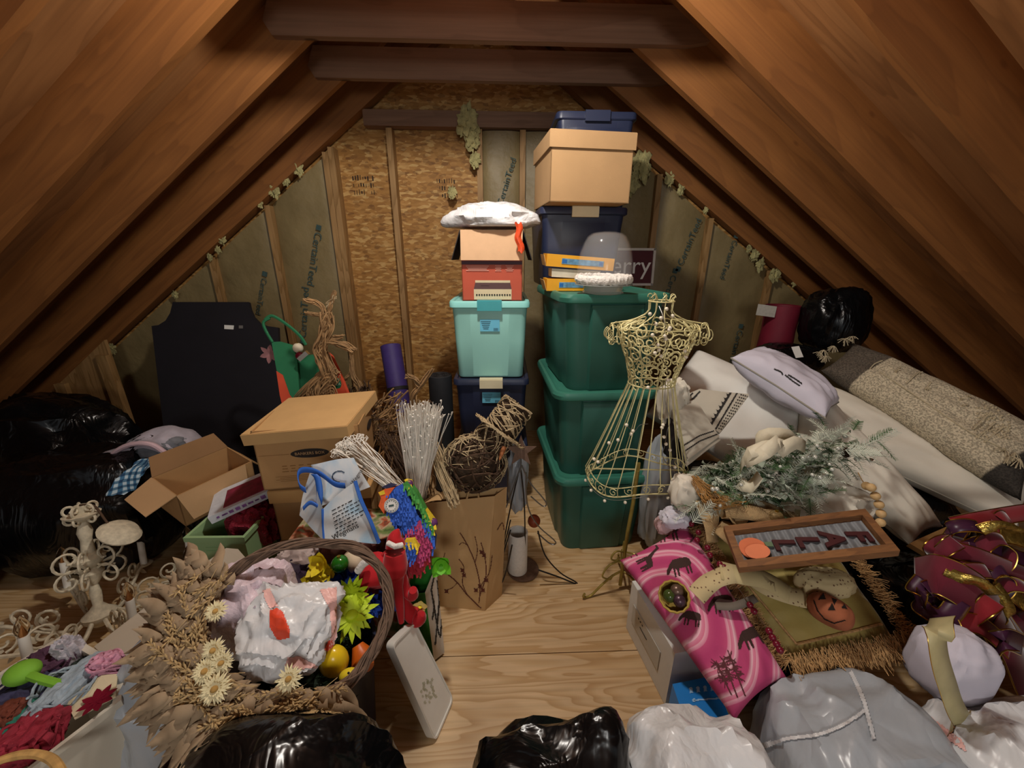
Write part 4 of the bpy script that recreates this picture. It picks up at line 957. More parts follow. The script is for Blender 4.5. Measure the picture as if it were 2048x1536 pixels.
# ================= wire tree, candle, disc =================
M_IRON = mat('dark_wire', '#3c3a3a', .4, .8, var=.1); M_WIRE = mat('grey_wire', '#85837f', .35, .8, var=.1); M_RUST = mat('rusty_tin', '#6b5242', .7, .2, var=.2, vs=60)
wt = rootat('wire_tree', 'wire Christmas tree topped with a rusty tin star beside the paper bag', 'ornament', at(1045, 1130, z=.0))
Ps = Pl(at(1042, 905, Y=1.34), (0, -1, .2)); st = [(1042 + (33 if k % 2 == 0 else 13) * sin(k * pi / 5), 903 - (33 if k % 2 == 0 else 13) * cos(k * pi / 5)) for k in range(10)]
poly3(MB(), Ps, st, -.003).build('star', M_RUST, wt, world=True, smooth=False)
Yw = 1.345
for pts, r, mt, Ye in (([(1042, 915), (1042, 930), (1041, 945)], .003, M_WIRE, 0), ([(1041, 935), (1030, 965), (1018, 1000), (1012, 1015)], .003, M_WIRE, -.02), ([(1043, 930), (1060, 965), (1085, 995), (1093, 1008), (1085, 1012), (1062, 993)], .003, M_WIRE, 0),
        ([(1036, 950), (1022, 1010), (1012, 1060), (1004, 1105), (1002, 1108), (1010, 1085), (1021, 1040)], .003, M_IRON, -.02), ([(1052, 945), (1055, 1010), (1075, 1050), (1108, 1080), (1110, 1088), (1098, 1086), (1075, 1066)], .003, M_WIRE, .02),
        ([(1021, 1060), (1000, 1130), (985, 1180), (978, 1207), (984, 1205), (1010, 1150), (1024, 1090)], .0034, M_IRON, -.08), ([(1076, 1062), (1090, 1110), (1120, 1145), (1150, 1163), (1152, 1168), (1120, 1155), (1077, 1140)], .0034, M_IRON, -.02),
        ([(1042, 940), (1048, 1000), (1050, 1060), (1050, 1120)], .003, M_IRON, .06)):
    n_ = len(pts); MB().tube(smoothpath([at(x, y, Y=Yw + Ye * i / n_) for i, (x, y) in enumerate(pts)], 5), r, 6).build('wire', mt, wt, world=True)
bc = at(1046, 1136, z=.012)
MB().lathe([(0, 0), (.072, 0), (.075, .004), (.072, .010), (.05, .012), (0, .012)], c=(bc.x, bc.y, .002), seg=36).build('round_base', M_RUST, wt, world=True)
cc = at(1035, 1138, z=.016)
cd_ = thing('pillar_candle_holder', 'white hollow cylinder standing on the round base of the wire tree', 'candle holder', (cc.x, cc.y, .016))
MB().lathe([(0, 0), (.045, 0), (.045, .21), (.041, .213), (.037, .21), (.037, .02), (0, .02)], seg=36).build('sleeve', mat('speckled_white', '#d9d6cf', .6, var=.06, vs=90), cd_)
gpb = rootat('grey_plastic_bag', 'grey plastic bag squeezed between the snowman and the green totes', 'plastic bag', at(1038, 1010, Y=1.50))
bag_mb(at(1036, 955, Y=1.50), (.045, .06, .17), 12, .2, 2.4, 40, flat=-2, stretch=(1, 1, .35)).build('sack', M_GREYBAG, gpb, world=True)
ob_ = rootat('orange_ornament', 'rust orange ornament behind the white cylinder', 'ornament', at(1068, 1048, Y=1.48)); MB().sphere(at(1068, 1042, Y=1.48), .03, 16, 10).build('ball', mat('rust_orange', '#8a3f24', .5, var=.15), ob_, world=True)
# ================= floral totes =================
def floral(name, cols, sc):
    m, t, b = nt(name); n = nd(t, 'ShaderNodeTexNoise', Scale=sc, Detail=4.0, Distortion=.8); t.links.new(coords(t), n.inputs['Vector']); b.inputs['Roughness'].default_value = .6
    t.links.new(ramp(t, n.outputs['Fac'], [(.30 + .4 * i / (len(cols) - 1), c) for i, c in enumerate(cols)]), b.inputs['Base Color']); return m
M_FLOR = floral('floral_print', ['#2c3a22', '#5f7a38', '#8a8a60', '#b8a486', '#a8522e', '#6a3a2c', '#3e5230'], 16)
ft = rootat('floral_tote', 'leafy floral print tote standing under the light blue shopping bag', 'tote bag', at(680, 1100, z=.0))
q = [at(600, 1160, z=.02), at(765, 1170, z=.02)]
ftb = MB().box((at(680, 1060, Y=1.10).x + .01, 1.17, .24), (.37, .17, .48), taper=.9).build('bag_body', M_FLOR, ft, world=True, smooth=False)
M_SKY = floral('sky_print', ['#b9cfdf', '#cfdbe2', '#dfe3e4', '#a9cfe6', '#8fc0e2'], 7); M_CBLUE = mat('cobalt_trim', '#2f66bf', .5, var=.08)
sb = rootat('shopping_bag', 'light blue reusable shopping bag with cobalt trim and script lettering, on the floral tote', 'tote bag', at(680, 1085, Y=1.08))
pf = Pl(at(690, 1030, Y=1.02), (-.15, -1, .45)); pk = Pl(at(680, 960, Y=1.14), (0, -1, .5))
def crumple(o, amp=.01, sc=9, seed=0):
    for v in o.data.vertices: v.co += V((noise.noise(v.co * sc + V((seed, 0, 0))), noise.noise(v.co * sc + V((0, seed, 5))), noise.noise(v.co * sc + V((3, 0, seed))))) * amp
    return o
def sheet(m, pl, poly, n=16, th=.003, off=0):
    """triangulated quad patch from 4 pixel corners"""
    P = [pl.pt(x, y, off) for x, y in poly]; f = lambda u, v: P[0].lerp(P[1], u).lerp(P[3].lerp(P[2], u), v)
    m.grid(f, n, n); m.grid(lambda u, v: f(1 - u, v) + pl.n * -th, n, n); return m
fr_ = sheet(MB(), pf, [(645, 1018), (710, 962), (757, 1084), (648, 1077)]).build('front_panel', M_SKY, sb, world=True); crumple(fr_, .01, 9, 1)
bk_ = sheet(MB(), pk, [(622, 928), (704, 916), (738, 975), (632, 1015)]).build('back_panel', M_SKY, sb, world=True); crumple(bk_, .008, 9, 2)
a_, b_, c_, d_ = pk.pt(622, 928), pf.pt(645, 1018), pf.pt(648, 1077), pk.pt(598, 1030)
gs = MB().grid(lambda u, v: a_.lerp(b_, u).lerp(d_.lerp(c_, u), v), 12, 12).build('side_gusset', M_SKY, sb, world=True); crumple(gs, .012, 8, 3)
for pts, r_ in (([(710, 962), (722, 1000), (740, 1040), (758, 1086)], .006), ([(645, 1018), (646, 1050), (648, 1077)], .004)):
    MB().tube(smoothpath([pf.pt(x, y, .004) for x, y in pts], 6), r_, 6).build('trim', M_CBLUE, sb, world=True)
def strap(pts, pl_, w, mt, root, off=.0, name='handle', wd=(0, 0, 1)):
    P = smoothpath([pl_.pt(x, y, off) for x, y in pts], 6); wv = V(wd) * w; m = MB(); N = len(P)
    m.grid(lambda u, v: P[int(u * (N - 1) + .5)] + wv * (v - .5), N - 1, 2); k = m.build(name, mt, root, world=True); 
    md = k.modifiers.new('thick', 'SOLIDIFY'); md.thickness = .003; return k
strap([(612, 980), (600, 970), (598, 945), (615, 940), (640, 948), (668, 968), (690, 972)], pk, .02, M_CBLUE, sb, .03)
strap([(638, 1010), (640, 985), (636, 958), (628, 948)], pk, .02, M_CBLUE, sb, .04, wd=(1, 0, 0))
strap([(606, 1018), (620, 1006), (636, 1014)], pk, .014, M_CBLUE, sb, .05)
Bf = bvh(fr_); a = surf(Bf, 668, 1040); b = surf(Bf, 720, 1012)
m = MB()
for i in range(7):
    x0, y0 = 664 + i * 1.4, 1022 + i * 7.2; n_ = 0; x = x0
    while x < x0 + 52 - (14 if i in (0, 6) else 0) - (i == 3) * 8:
        L = random.uniform(3, 9); y = y0 - (x - x0) * .52
        print_on(m, Bf, thick([(x, y), (x + L, y - L * .52)], 1.9), 1.0); x += L + 2.4
m.build('printed_lines', M_BLACKINK, sb, world=True, smooth=False, kind='stuff')
p0 = surf(Bf, 694, 1061, .012); Mx = frame(p0, pf.pt(715, 1050) - pf.pt(680, 1068), pf.pt(690, 1040) - pf.pt(690, 1060)); text('printed_word', 'Wegmans', .023, Mx @ Matrix.Shear('XY', 4, (0, 0)), M_BLACKINK, sb)
Bk = bvh(bk_); m = MB(); print_on(m, Bk, thick([(679 + 14 * cos(t * .5), 953 + 11 * sin(t * .5)) for t in range(3, 12)], 2.2), 1.2); m.build('printed_ring', mat('navy_ink', '#33475c', .6, var=0), sb, world=True, smooth=False)
p0 = pk.pt(716, 950, .02); text('printed_word', 'Wegmans', .018, frame(p0, pk.pt(728, 935) - pk.pt(708, 965), pk.pt(700, 935) - pk.pt(716, 950)), M_BLACKINK, sb)
# ================= parrot pinata =================
PX = {}
for nme, c_ in (('blue', '#2a5bbf'), ('green', '#3f8f3a'), ('yellow', '#e3c62c'), ('magenta', '#b03a6a'), ('red', '#a81e2c'), ('orange', '#e0602a'), ('purple', '#5c2a63'), ('navy', '#23264a')): PX[nme] = mat('tissue_' + nme, c_, .7, var=.15, vs=60)
pi_ = rootat('parrot_pinata', 'rainbow fringed paper parrot with orange beak and round white tag', 'pinata', at(815, 1120, Y=1.02))
pp = Pl(at(815, 1040, Y=1.02), (.05, -1, .5))
def fringe(root, name, poly, mt, th=.05, L=.018, dens=9, off=0, dirpx=(0.15, 1)):
    m = MB(); poly3(m, pp, poly, -th, off - .004)
    x0, x1 = min(p[0] for p in poly), max(p[0] for p in poly); y0, y1 = min(p[1] for p in poly), max(p[1] for p in poly)
    y = y0
    while y < y1:
        x = x0
        while x < x1:
            if inpoly(x, y, poly):
                a = pp.pt(x + random.uniform(-2, 2), y, off - .002); dv = (pp.pt(x + dirpx[0] * 10 + random.uniform(-3, 3), y + dirpx[1] * 10) - pp.pt(x, y)).normalized()
                s = dv.cross(pp.n) * .0026; e = a + dv * L * random.uniform(.7, 1.1) + pp.n * random.uniform(.003, .011)
                m.add([a - s, a + s, e + s, e - s], [(0, 1, 2, 3)])
            x += 4.2
        y += dens
    return m.build(name, mt, root, world=True, smooth=False)
fringe(pi_, 'head', [(768, 990), (790, 975), (805, 968), (818, 995), (838, 1035), (842, 1055), (812, 1068), (790, 1060), (778, 1030)], PX['blue'])
fringe(pi_, 'green_stripe', [(805, 968), (814, 962), (832, 985), (850, 1020), (868, 1058), (866, 1075), (855, 1050), (838, 1020), (820, 990)], PX['green'], .05)
fringe(pi_, 'yellow_stripe', [(808, 960), (820, 962), (826, 985), (845, 1012), (872, 1048), (868, 1062), (850, 1028), (832, 995)], PX['yellow'], .045, off=-.006)
fringe(pi_, 'wing', [(812, 1062), (840, 1040), (852, 1060), (862, 1085), (860, 1110), (845, 1125), (820, 1110), (805, 1085)], PX['magenta'], .06, off=.004)
fringe(pi_, 'belly', [(806, 1085), (850, 1080), (858, 1125), (840, 1150), (815, 1148), (802, 1120)], PX['red'], .06, off=-.004)
fringe(pi_, 'blue_edge', [(838, 1035), (852, 1042), (870, 1078), (868, 1100), (858, 1075), (845, 1058)], PX['blue'], .05, off=.002)
poly3(MB(), pp, [(756, 985), (770, 978), (790, 974), (778, 990), (772, 1010), (768, 1028), (757, 1012), (762, 996)], -.05, .002).build('beak', PX['orange'], pi_, world=True, smooth=False)
poly3(MB(), pp, [(762, 975), (776, 968), (790, 972), (776, 977)], -.04, .0).build('crest', PX['navy'], pi_, world=True, smooth=False)
poly3(MB(), pp, [(757, 985), (768, 980), (770, 988), (760, 991)], -.004, .004).build('beak_tip', PX['yellow'], pi_, world=True, smooth=False)
pc = pp.pt(783, 1011, .006); Mx = frame(pc, pp.pt(793, 1008) - pp.pt(773, 1012), pp.pt(783, 1000) - pp.pt(783, 1020)); m = MB(); m.X = Mx; m.lathe([(0, 0), (.0225, 0), (.0225, .002), (0, .002)], seg=28); tg = m.build('round_tag', M_WHITEINK, pi_, world=True, smooth=False)
m = MB(); m.X = Mx; m.lathe([(.0195, .0025), (.0205, .0025), (.0205, .003), (.0195, .003)], seg=28)
for k in range(14): a = k * .45; m.box((.0155 * cos(a), .0155 * sin(a), .0026), (.004, .002, .0006), rot=(0, 0, a + pi / 2))
m.box((0, 0, .0026), (.016, .006, .0006)); m.build('printed_ring', M_INK, pi_, world=True, smooth=False)
for (x, y, r_) in ((818, 968, .014), (866, 1046, .016)):
    m = MB().sphere(pp.pt(x, y, -.02), r_, 10, 8); m.build('tuft', PX['purple'], pi_, world=True)
ft_ = MB(); pe = pp.pt(818, 1095, .02)
fringe(pi_, 'tail', [(803, 1093), (812, 1082), (828, 1082), (836, 1098), (830, 1118), (812, 1120), (804, 1108)], PX['blue'], .03, off=.03, dirpx=(-.2, 1))
fringe(pi_, 'tail_band', [(803, 1095), (810, 1080), (828, 1078), (838, 1095), (834, 1100), (824, 1090), (810, 1092)], PX['yellow'], .03, off=.034)
# ================= green print tote, tray =================
M_STRK = mat('tote_white', '#cfc7ba', .6, var=.1, vs=10); M_LEAFG = mat('bright_green', '#2f7a2a', .5, var=.25, vs=12)
gt2 = rootat('printed_tote', 'white tote with black brush strokes and green side, right of the red stocking', 'tote bag', at(870, 1315, z=0))
p4 = [at(800, 1300, z=0.01), at(868, 1322, z=0.01), at(889, 1305, z=.01)]; p4.append(p4[0] + p4[2] - p4[1]); q4 = [at(808, 1190, z=.33), at(850, 1185, z=.33), at(872, 1130, z=.36)]; q4.append(q4[0] + q4[2] - q4[1])
m = MB(); wall(p4[0], p4[1], q4[1], q4[0], 3, m); wall(p4[3], p4[0], q4[0], q4[3], 5, m); wall(p4[2], p4[3], q4[3], q4[2], 6, m); m.add(p4, [(0, 1, 2, 3)]); m.build('green_front', M_LEAFG, gt2, world=True)
q5 = at(893, 1195, z=.22); m = MB(); w1 = MB(); wall(p4[1], p4[2], q4[2], q4[1], 9, w1); sd_ = w1.build('white_side', M_STRK, gt2, world=True)
Bs = bvh(sd_); m = MB()
for pts in ([(868, 1150), (862, 1180), (868, 1215), (864, 1240)], [(874, 1160), (878, 1200), (874, 1250), (870, 1290)], [(866, 1200), (872, 1240), (878, 1270)], [(880, 1190), (884, 1230), (880, 1275)]): print_on(m, Bs, thick(pts, 3), 1.3)
m.build('brush_strokes', M_BLACKINK, gt2, world=True, smooth=False, kind='stuff')
M_WPL = mat('white_plastic', '#dcd9d0', .35, var=.03)
tl = [at(868, 1487, z=.004), at(906, 1398, z=.004), at(829, 1243, z=.36), at(780, 1288, z=.36)]
nn = (tl[1] - tl[0]).cross(tl[3] - tl[0]).normalized(); nn = nn if nn.y < 0 else -nn
Ptr = Pl(tl[0], nn)
ty = rootat('white_tray', 'flat white plastic tray with a greenish stain leaning in the aisle', 'tray', tl[0].lerp(tl[1], .5))
def rpoly(P, r, n=5):
    out = []; N = len(P)
    for i in range(N):
        a, b, c = V((*P[i - 1], 0)), V((*P[i], 0)), V((*P[(i + 1) % N], 0)); p0 = b + (a - b).normalized() * r; p1 = b + (c - b).normalized() * r
        for k in range(n + 1): t = k / n; q = p0.lerp(b, t).lerp(b.lerp(p1, t), t); out.append((q.x, q.y))
    return out
pts = rpoly([(869, 1484), (906, 1398), (829, 1243), (782, 1290)], 14)
# build in the tray's own plane
m = MB(); P = [Ptr.pt(x, y) for x, y in pts]; cN = sum(P, V((0, 0, 0))) / len(P); ins = [p.lerp(cN, .035) for p in P]
m.loft([[p - nn * .024 for p in P], P, [p + nn * .004 for p in P], [p + nn * .004 for p in ins], [p - nn * .0 for p in ins]])
to = m.build('tray', M_WPL, ty, world=True, sharp=50)
Bt = bvh(to)
m = MB()
for k in range(40):
    a = random.uniform(0, 6.28); r_ = random.gauss(20, 5); x, y = 856 + r_ * .55 * cos(a), 1378 + r_ * 1.0 * sin(a); s = random.uniform(1.5, 4.5)
    print_on(m, Bt, [(x + s * .7 * cos(t), y + s * sin(t)) for t in (0, 1, 2, 3, 4, 5)], 1.5, .0008)
m.build('stain', mat('olive_stain', '#b5b292', .6, var=.1, alpha=.45), ty, world=True, smooth=False, kind='stuff')
# ================= navy can and its contents =================
cx, cy = -.52, .80; R_ = .155
can = thing('waste_bin', 'round navy waste bin filled with decorations under the vine wreath', 'waste bin', (cx, cy, 0))
MB().lathe([(0, 0), (R_ * .8, 0), (R_ * .97, .33), (R_ * 1.03, .335), (R_ * 1.03, .35), (R_ * .97, .35), (R_ * .94, .33), (R_ * .78, .01), (0, .01)], seg=48).build('bin_body', M_NAVY, can)
M_EVG = mat('dark_evergreen', '#22361f', .7, var=.3, vs=30); M_FROST = mat('frosted_needle', '#b9c4b4', .7, var=.12, vs=30)
def sprig(m, base, d, L, nl=.03, n=26, w=.0012, up=None, droop=.15, stem=.0016, flat=True):
    d = V(d).normalized(); up = V(up) if up is not None else V((0, 0, 1)); s = d.cross(up); s = s.normalized() if s.length > .01 else d.orthogonal().normalized(); u = s.cross(d); P = []
    for i in range(6): f = i / 5; P.append(V(base) + d * L * f - V((0, 0, 1)) * droop * L * f * f)
    m.tube(P, [stem * (1 - .6 * i / 5) for i in range(6)], 4)
    for i in range(n):
        f = (i + .5) / n; k = f * 5; j = int(k); p = P[j].lerp(P[min(5, j + 1)], k - j); ln = nl * (1 - .55 * f) 
        for sg in (-1, 1):
            a = random.uniform(-.35, .35) if flat else random.uniform(-3.1, 3.1)
            dd = (d * .65 + (s * cos(a) + u * sin(a)) * sg).normalized(); e = p + dd * ln; q = dd.cross(u if flat else s).normalized() * w
            m.add([p - q, p + q, e + q * .5, e - q * .5], [(0, 1, 2, 3)])
    return m
gar = rootat('evergreen_garland', 'dark green artificial garland tangled in the navy waste bin', 'garland', (cx, cy, .2))
m = MB(); random.seed(11)
for i in range(95):
    a = random.uniform(0, 6.28); r_ = random.uniform(0, .11); b = V((cx + r_ * cos(a), cy + r_ * sin(a), random.uniform(.26, .36)))
    sprig(m, b, (cos(a) * .6 + random.uniform(-.4, .4), sin(a) * .6, random.uniform(.2, 1)), random.uniform(.06, .11), .022, 16, flat=False)
m.build('needles', M_EVG, gar, world=True, kind='stuff')
MB().sphere((cx, cy, .25), (.12, .12, .06), 20, 10).build('core', M_EVG, gar, world=True)
M_YPL = mat('yellow_plastic', '#e3bf22', .25, var=.05); M_OPL = mat('orange_plastic_toy', '#d2651a', .4, var=.08)
c = at(668, 1322, Y=.69); eg = rootat('plastic_egg', 'shiny yellow plastic egg half against the wreath ring', 'toy', c); MB().sphere(c, (.035, .03, .042), 20, 14).build('shell', M_YPL, eg, world=True)
c = at(726, 1318, Y=.72); eg = rootat('toy_carrot', 'orange plastic toy at the rim of the navy bin', 'toy', c); m = MB(); m.tube([at(740, 1335, Y=.70), c, at(715, 1290, Y=.74)], [.012, .032, .014], 14); m.build('shell', M_OPL, eg, world=True)
c = at(700, 1352, Y=.66); dk = rootat('rubber_chick', 'little yellow chick with an orange beak at the front rim of the bin', 'toy', c); MB().sphere(c, (.026, .018, .016), 16, 10).build('head', mat('chick_yellow', '#e8d02e', .5, var=.05), dk, world=True)
m = MB(); q = at(688, 1362, Y=.648); m.tube([c.lerp(q, .5), q + (q - c) * .2], [.012, .003], 8); m.build('beak', M_OPL, dk, world=True); MB().sphere(at(697, 1346, Y=.64), .0028, 8, 6).build('eye', M_BLACKINK, dk, world=True)
def daisy(name, label, c, n, r, mt, cm, np_=16, w=.25, curl=.15, layers=2, cr=.25):
    c = V(c); f = rootat(name, label, 'flower', c); n = V(n).normalized(); s = n.orthogonal().normalized(); q = n.cross(s); k = 0
    for l in range(layers):
        m = MB()
        for i in range(np_):
            a = 2 * pi * (i + .5 * l) / np_ + random.uniform(-.08, .08); d = s * cos(a) + q * sin(a) + n * (.12 + .3 * l)
            petal(m, c + n * .002 * l, d, n, r * (1 - .22 * l) * random.uniform(.85, 1.05), r * w * .5, curl * random.uniform(.2, 1))
        m.build('petals', mt, f, world=True, sharp=0)
    MB().sphere(c + n * .004, (r * cr, r * cr, r * cr * .6), 12, 8).build('centre', cm, f, world=True); return f
M_CHART = mat('chartreuse_petal', '#b6cf23', .6, var=.12, vs=30); M_YPET = mat('yellow_petal', '#e2cf22', .6, var=.12, vs=30); M_BPET = mat('blue_petal', '#1f3d8f', .6, var=.25, vs=40)
cd = V((0, -.6, .8))
daisy('silk_daisy', 'upper chartreuse silk daisy beside the white shopping bag', at(700, 1193, Y=.84), (.1, -.8, .5), .062, M_CHART, M_CHART, 18, .26, .3)
daisy('silk_daisy', 'lower chartreuse silk daisy with drooping petals above the bin', at(704, 1230, Y=.80), (.1, -.5, .85), .07, M_CHART, M_CHART, 14, .26, -.5)
for i, (x, y, lb) in enumerate(((640, 1128, 'topmost yellow silk orchid in the wreath opening'), (650, 1150, 'middle yellow silk orchid beside the green glass ball'), (632, 1163, 'lowest yellow silk orchid, left of the navy bow'))):
    daisy('silk_orchid', lb, at(x, y, Y=.92), (-.2 + .2 * i, -.8, .5), .042, M_YPET, M_YPET, 5, .75, .5, 2, .2)
for i, (x, y, Y, lb) in enumerate(((683, 1160, .92, 'navy silk flower left of the santa hat'), (738, 1212, .86, 'navy silk flower below the white pompom'), (770, 1205, .90, 'navy silk flower right behind the vine ring'), (700, 1152, .95, 'navy silk flower under the cream ball'))):
    daisy('silk_flower', lb, at(x, y, Y=Y), (.2 * (i - 1), -.7, .6), .045, M_BPET, M_BPET, 12, .4, .6, 3, .2)
o = orn(680, 1128, .93, .026, mat('green_glass', '#1f6a1c', .06, var=.1, coat=.6), 'shiny green glass ball ornament beside the yellow orchids')
o = orn(710, 1120, .98, .038, mat('cream_felt', '#e0cdb0', .9, var=.05), 'large cream felt ball behind the green glass ornament', 'felt_ball')
M_REDF = mat('red_felt', '#b3121c', .85, var=.12, vs=20, sheen=.3); M_WFUR = mat('white_fur', '#e8e4de', .95, var=.06, vs=80, bmp=1, bs=90, bd=.006)
sh = rootat('santa_hat', 'small red santa hat with white trim and pompom inside the vine ring', 'hat', at(745, 1150, Y=.90))
m = MB(); m.tube(smoothpath([at(755, 1140, Y=.93), at(745, 1150, Y=.90), at(728, 1165, Y=.88), at(722, 1185, Y=.87)], 6), [.055, .054, .052, .05, .047, .043, .04, .037, .034, .031, .028, .025, .023, .021, .02, .019, .018, .017, .016][:19], 18); m.build('cone', M_REDF, sh, world=True)
MB().tube([at(716, 1142, Y=.88), at(726, 1128, Y=.88), at(738, 1120, Y=.88)], .011, 10).build('trim', M_WFUR, sh, world=True); MB().sphere(at(726, 1203, Y=.86), .022, 16, 12).build('pompom', M_WFUR, sh, world=True)
sk = rootat('felt_stocking', 'long limp red felt stocking hanging over the bin between hat and parrot', 'stocking', at(790, 1140, Y=.95))
for pts, rs in (([(790, 1105), (790, 1130), (788, 1150), (795, 1175), (800, 1215), (803, 1245)], [.03, .038, .036, .016, .013, .008]), ([(800, 1148), (812, 1180), (825, 1190), (826, 1180)], [.02, .016, .018, .012]), ([(792, 1160), (812, 1215), (835, 1235), (845, 1228)], [.018, .02, .03, .008])):
    P = smoothpath([at(x, y, Y=.93 - .01 * i) for i, (x, y) in enumerate(pts)], 6); r_ = [rs[min(len(rs) - 1, int(i / 6))] * (1 - (i % 6) / 6) + rs[min(len(rs) - 1, int(i / 6) + 1)] * (i % 6) / 6 for i in range(len(P))]
    MB().tube(P, r_, 14).build('leg', M_REDF, sk, world=True)
s2 = rootat('santa_hat', 'pointed red hat with a white band in front of the parrot', 'hat', at(792, 1090, Y=.96))
m = MB(); m.tube(smoothpath([at(791, 1092, Y=.95), at(790, 1075, Y=.96), at(797, 1058, Y=.97)], 5), [.03, .029, .028, .026, .024, .022, .019, .016, .012, .007, .003], 16); m.build('cone', M_REDF, s2, world=True)
MB().tube([at(776, 1086, Y=.93), at(790, 1093, Y=.915), at(804, 1090, Y=.93)], .008, 10).build('trim', M_WFUR, s2, world=True)
MB().tube([at(777, 1104, Y=.94), at(768, 1110, Y=.94), at(772, 1122, Y=.94), at(784, 1118, Y=.94)], .010, 8).build('loop', M_REDF, s2, world=True)
daisy('lime_bow', 'lime green ribbon bow on top of the printed tote', at(882, 1130, Y=1.0), (.1, -1, .3), .04, mat('lime_ribbon', '#6cc02a', .5, var=.1), mat('lime_knot', '#5aae22', .5, var=.1), 4, .9, .4, 2, .15)
daisy('yellow_narcissus', 'pale yellow flower beside the felt stocking foot', at(840, 1213, Y=.93), (.1, -1, .3), .026, mat('pale_yellow', '#e6de84', .6, var=.05), M_YPET, 5, .8, .3, 1, .25)
# jumble of red and grey gift wrap behind ring
for i, (x, y, Y, r, c_, lb) in enumerate(((600, 1120, 1.02, (.07, .05, .05), '#b9a9a4', 'crumpled pale tissue bag behind the vine ring'), (700, 1092, 1.04, (.09, .05, .05), '#6a4038', 'rust brown cloth between the floral tote and the vine ring'), (560, 1160, .95, (.08, .05, .04), '#2c1c30', 'dark purple cloth behind the white shopping bag'), (770, 1150, 1.0, (.07, .06, .06), '#7a1820', 'dark red cloth behind the felt stocking'))):
    c = at(x, y, Y=Y); r0 = rootat('crumpled_cloth', lb, 'cloth', c); bag_mb(c, r, 20 + i, .25, 2.6, 40).build('cloth', mat('cloth_%d' % i, c_, .7, var=.25, vs=25), r0, world=True)
# ================= vine and dried leaf wreath =================
Pw = Pl(at(600, 1245, Y=.70), (.12, -.60, .79))
wr = rootat('dried_wreath', 'vine ring wreath covered with dried leaves, wheat and straw flowers', 'wreath', Pw.pt(600, 1245))
ring = [(640, 1085), (700, 1092), (745, 1120), (772, 1165), (778, 1215), (765, 1265), (735, 1318), (700, 1362), (640, 1395), (560, 1402), (490, 1388), (436, 1350), (408, 1290), (415, 1222), (450, 1162), (505, 1118), (570, 1091)]
m = MB(); random.seed(5); RP = smoothpath([Pw.pt(x, y) for x, y in ring], 6, closed=True); N = len(RP); M_VINE = mat('vine', '#6a5444', .8, var=.3, vs=50)
for i in range(34):
    ph = random.uniform(0, 6.28); fr = random.choice((3, 4, 5, -4)); rad = random.uniform(.003, .013); P = []
    for k in range(N):
        t = (RP[(k + 1) % N] - RP[k - 1]).normalized(); a = ph + fr * 2 * pi * k / N; s = t.cross(Pw.n); P.append(RP[k] + (s * cos(a) + Pw.n * sin(a)) * rad * (1 + .3 * noise.noise(V((i, k * .2, 0)))))
    m.tube(P, random.uniform(.0016, .0032), 5, closed=True)
m.build('vine_ring', M_VINE, wr, world=True)
M_DLEAF = mat('dried_leaf', '#9a8468', .8, var=.18, vs=14); M_WHEAT = mat('wheat_ear', '#b69a6c', .8, var=.2, vs=50); M_STRF = mat('straw_flower', '#e6d9ac', .7, var=.06, vs=40); M_STRC = mat('straw_flower_heart', '#b08a4a', .9, var=.2, vs=80)
def leaf(m, c, d, n, L, W):
    d, n = V(d).normalized(), V(n); s = d.cross(n).normalized(); n = s.cross(d); r = []; k = random.uniform(-.22, .12); fo = random.uniform(.05, .22)
    for i in range(7):
        f = i / 6; w = W * (sin(pi * f ** .75) ** .75 if 0 < f < 1 else .02); p = V(c) + d * L * f + n * (k * L * f * f + .01 * sin(f * 6))
        r.append([p - s * w + n * fo * w, p, p + s * w + n * fo * w])
    m.loft(r, cap=False, closed=False)
lm = MB(); wm = MB(); cN = Pw.pt(600, 1245)
idx = [i for i in range(N) if 46 <= i <= 83]
for i in range(480):
    k = random.choice(idx); p = RP[k]; o = (p - cN).normalized(); tg_ = (RP[(k + 1) % N] - RP[k - 1]).normalized()
    q = p + o * random.uniform(-.03, .07) + Pw.n * random.uniform(.0, .03) + tg_ * random.uniform(-.02, .02)
    d = o * random.uniform(.5, 1.2) + tg_ * random.choice((-.5, .3, .9)) * random.uniform(.3, 1) + Pw.n * random.uniform(-.12, .14)
    leaf(lm, q, d, Pw.n + rv(.16), random.uniform(.06, .10), random.uniform(.010, .017))
for (x, y, dx, dy, n_) in ((400, 1340, -1, .55, 50), (400, 1290, -1, .2, 30), (420, 1400, -.9, .9, 36), (430, 1210, -.9, -.3, 18), (360, 1370, -1, .7, 24)):   # long outer leaves
    for i in range(n_):
        a = Pw.pt(x + random.uniform(-30, 20), y + random.uniform(-28, 28), random.uniform(0, .02)); b = Pw.pt(x + dx * 60 + random.uniform(-25, 25), y + dy * 60 + random.uniform(-25, 25), random.uniform(-.02, .02))
        leaf(lm, a, b - a, Pw.n + rv(.2), random.uniform(.06, .10), random.uniform(.011, .019))
lo = lm.build('dried_leaves', M_DLEAF, wr, world=True, kind='stuff'); sm_ = lo.modifiers.new('t', 'SOLIDIFY'); sm_.thickness = .0006
def ear(m, b, d, L):
    d = V(d).normalized(); s = d.orthogonal().normalized(); u = d.cross(s); m.tube([b - d * .04, b, b + d * L], .0008, 4)
    for i in range(13):
        f = i / 13; a = i * 2.4; o = s * cos(a) + u * sin(a); c = b + d * L * f + o * .004; R3 = V((0, 0, 1)).rotation_difference((d * .9 + o * .5)).to_matrix(); m.sphere(c, (.0022, .0022, .006), 5, 4, R3)
        m.add([c, c + s * .0005, c + (d + o * .5) * .016], [(0, 1, 2)])
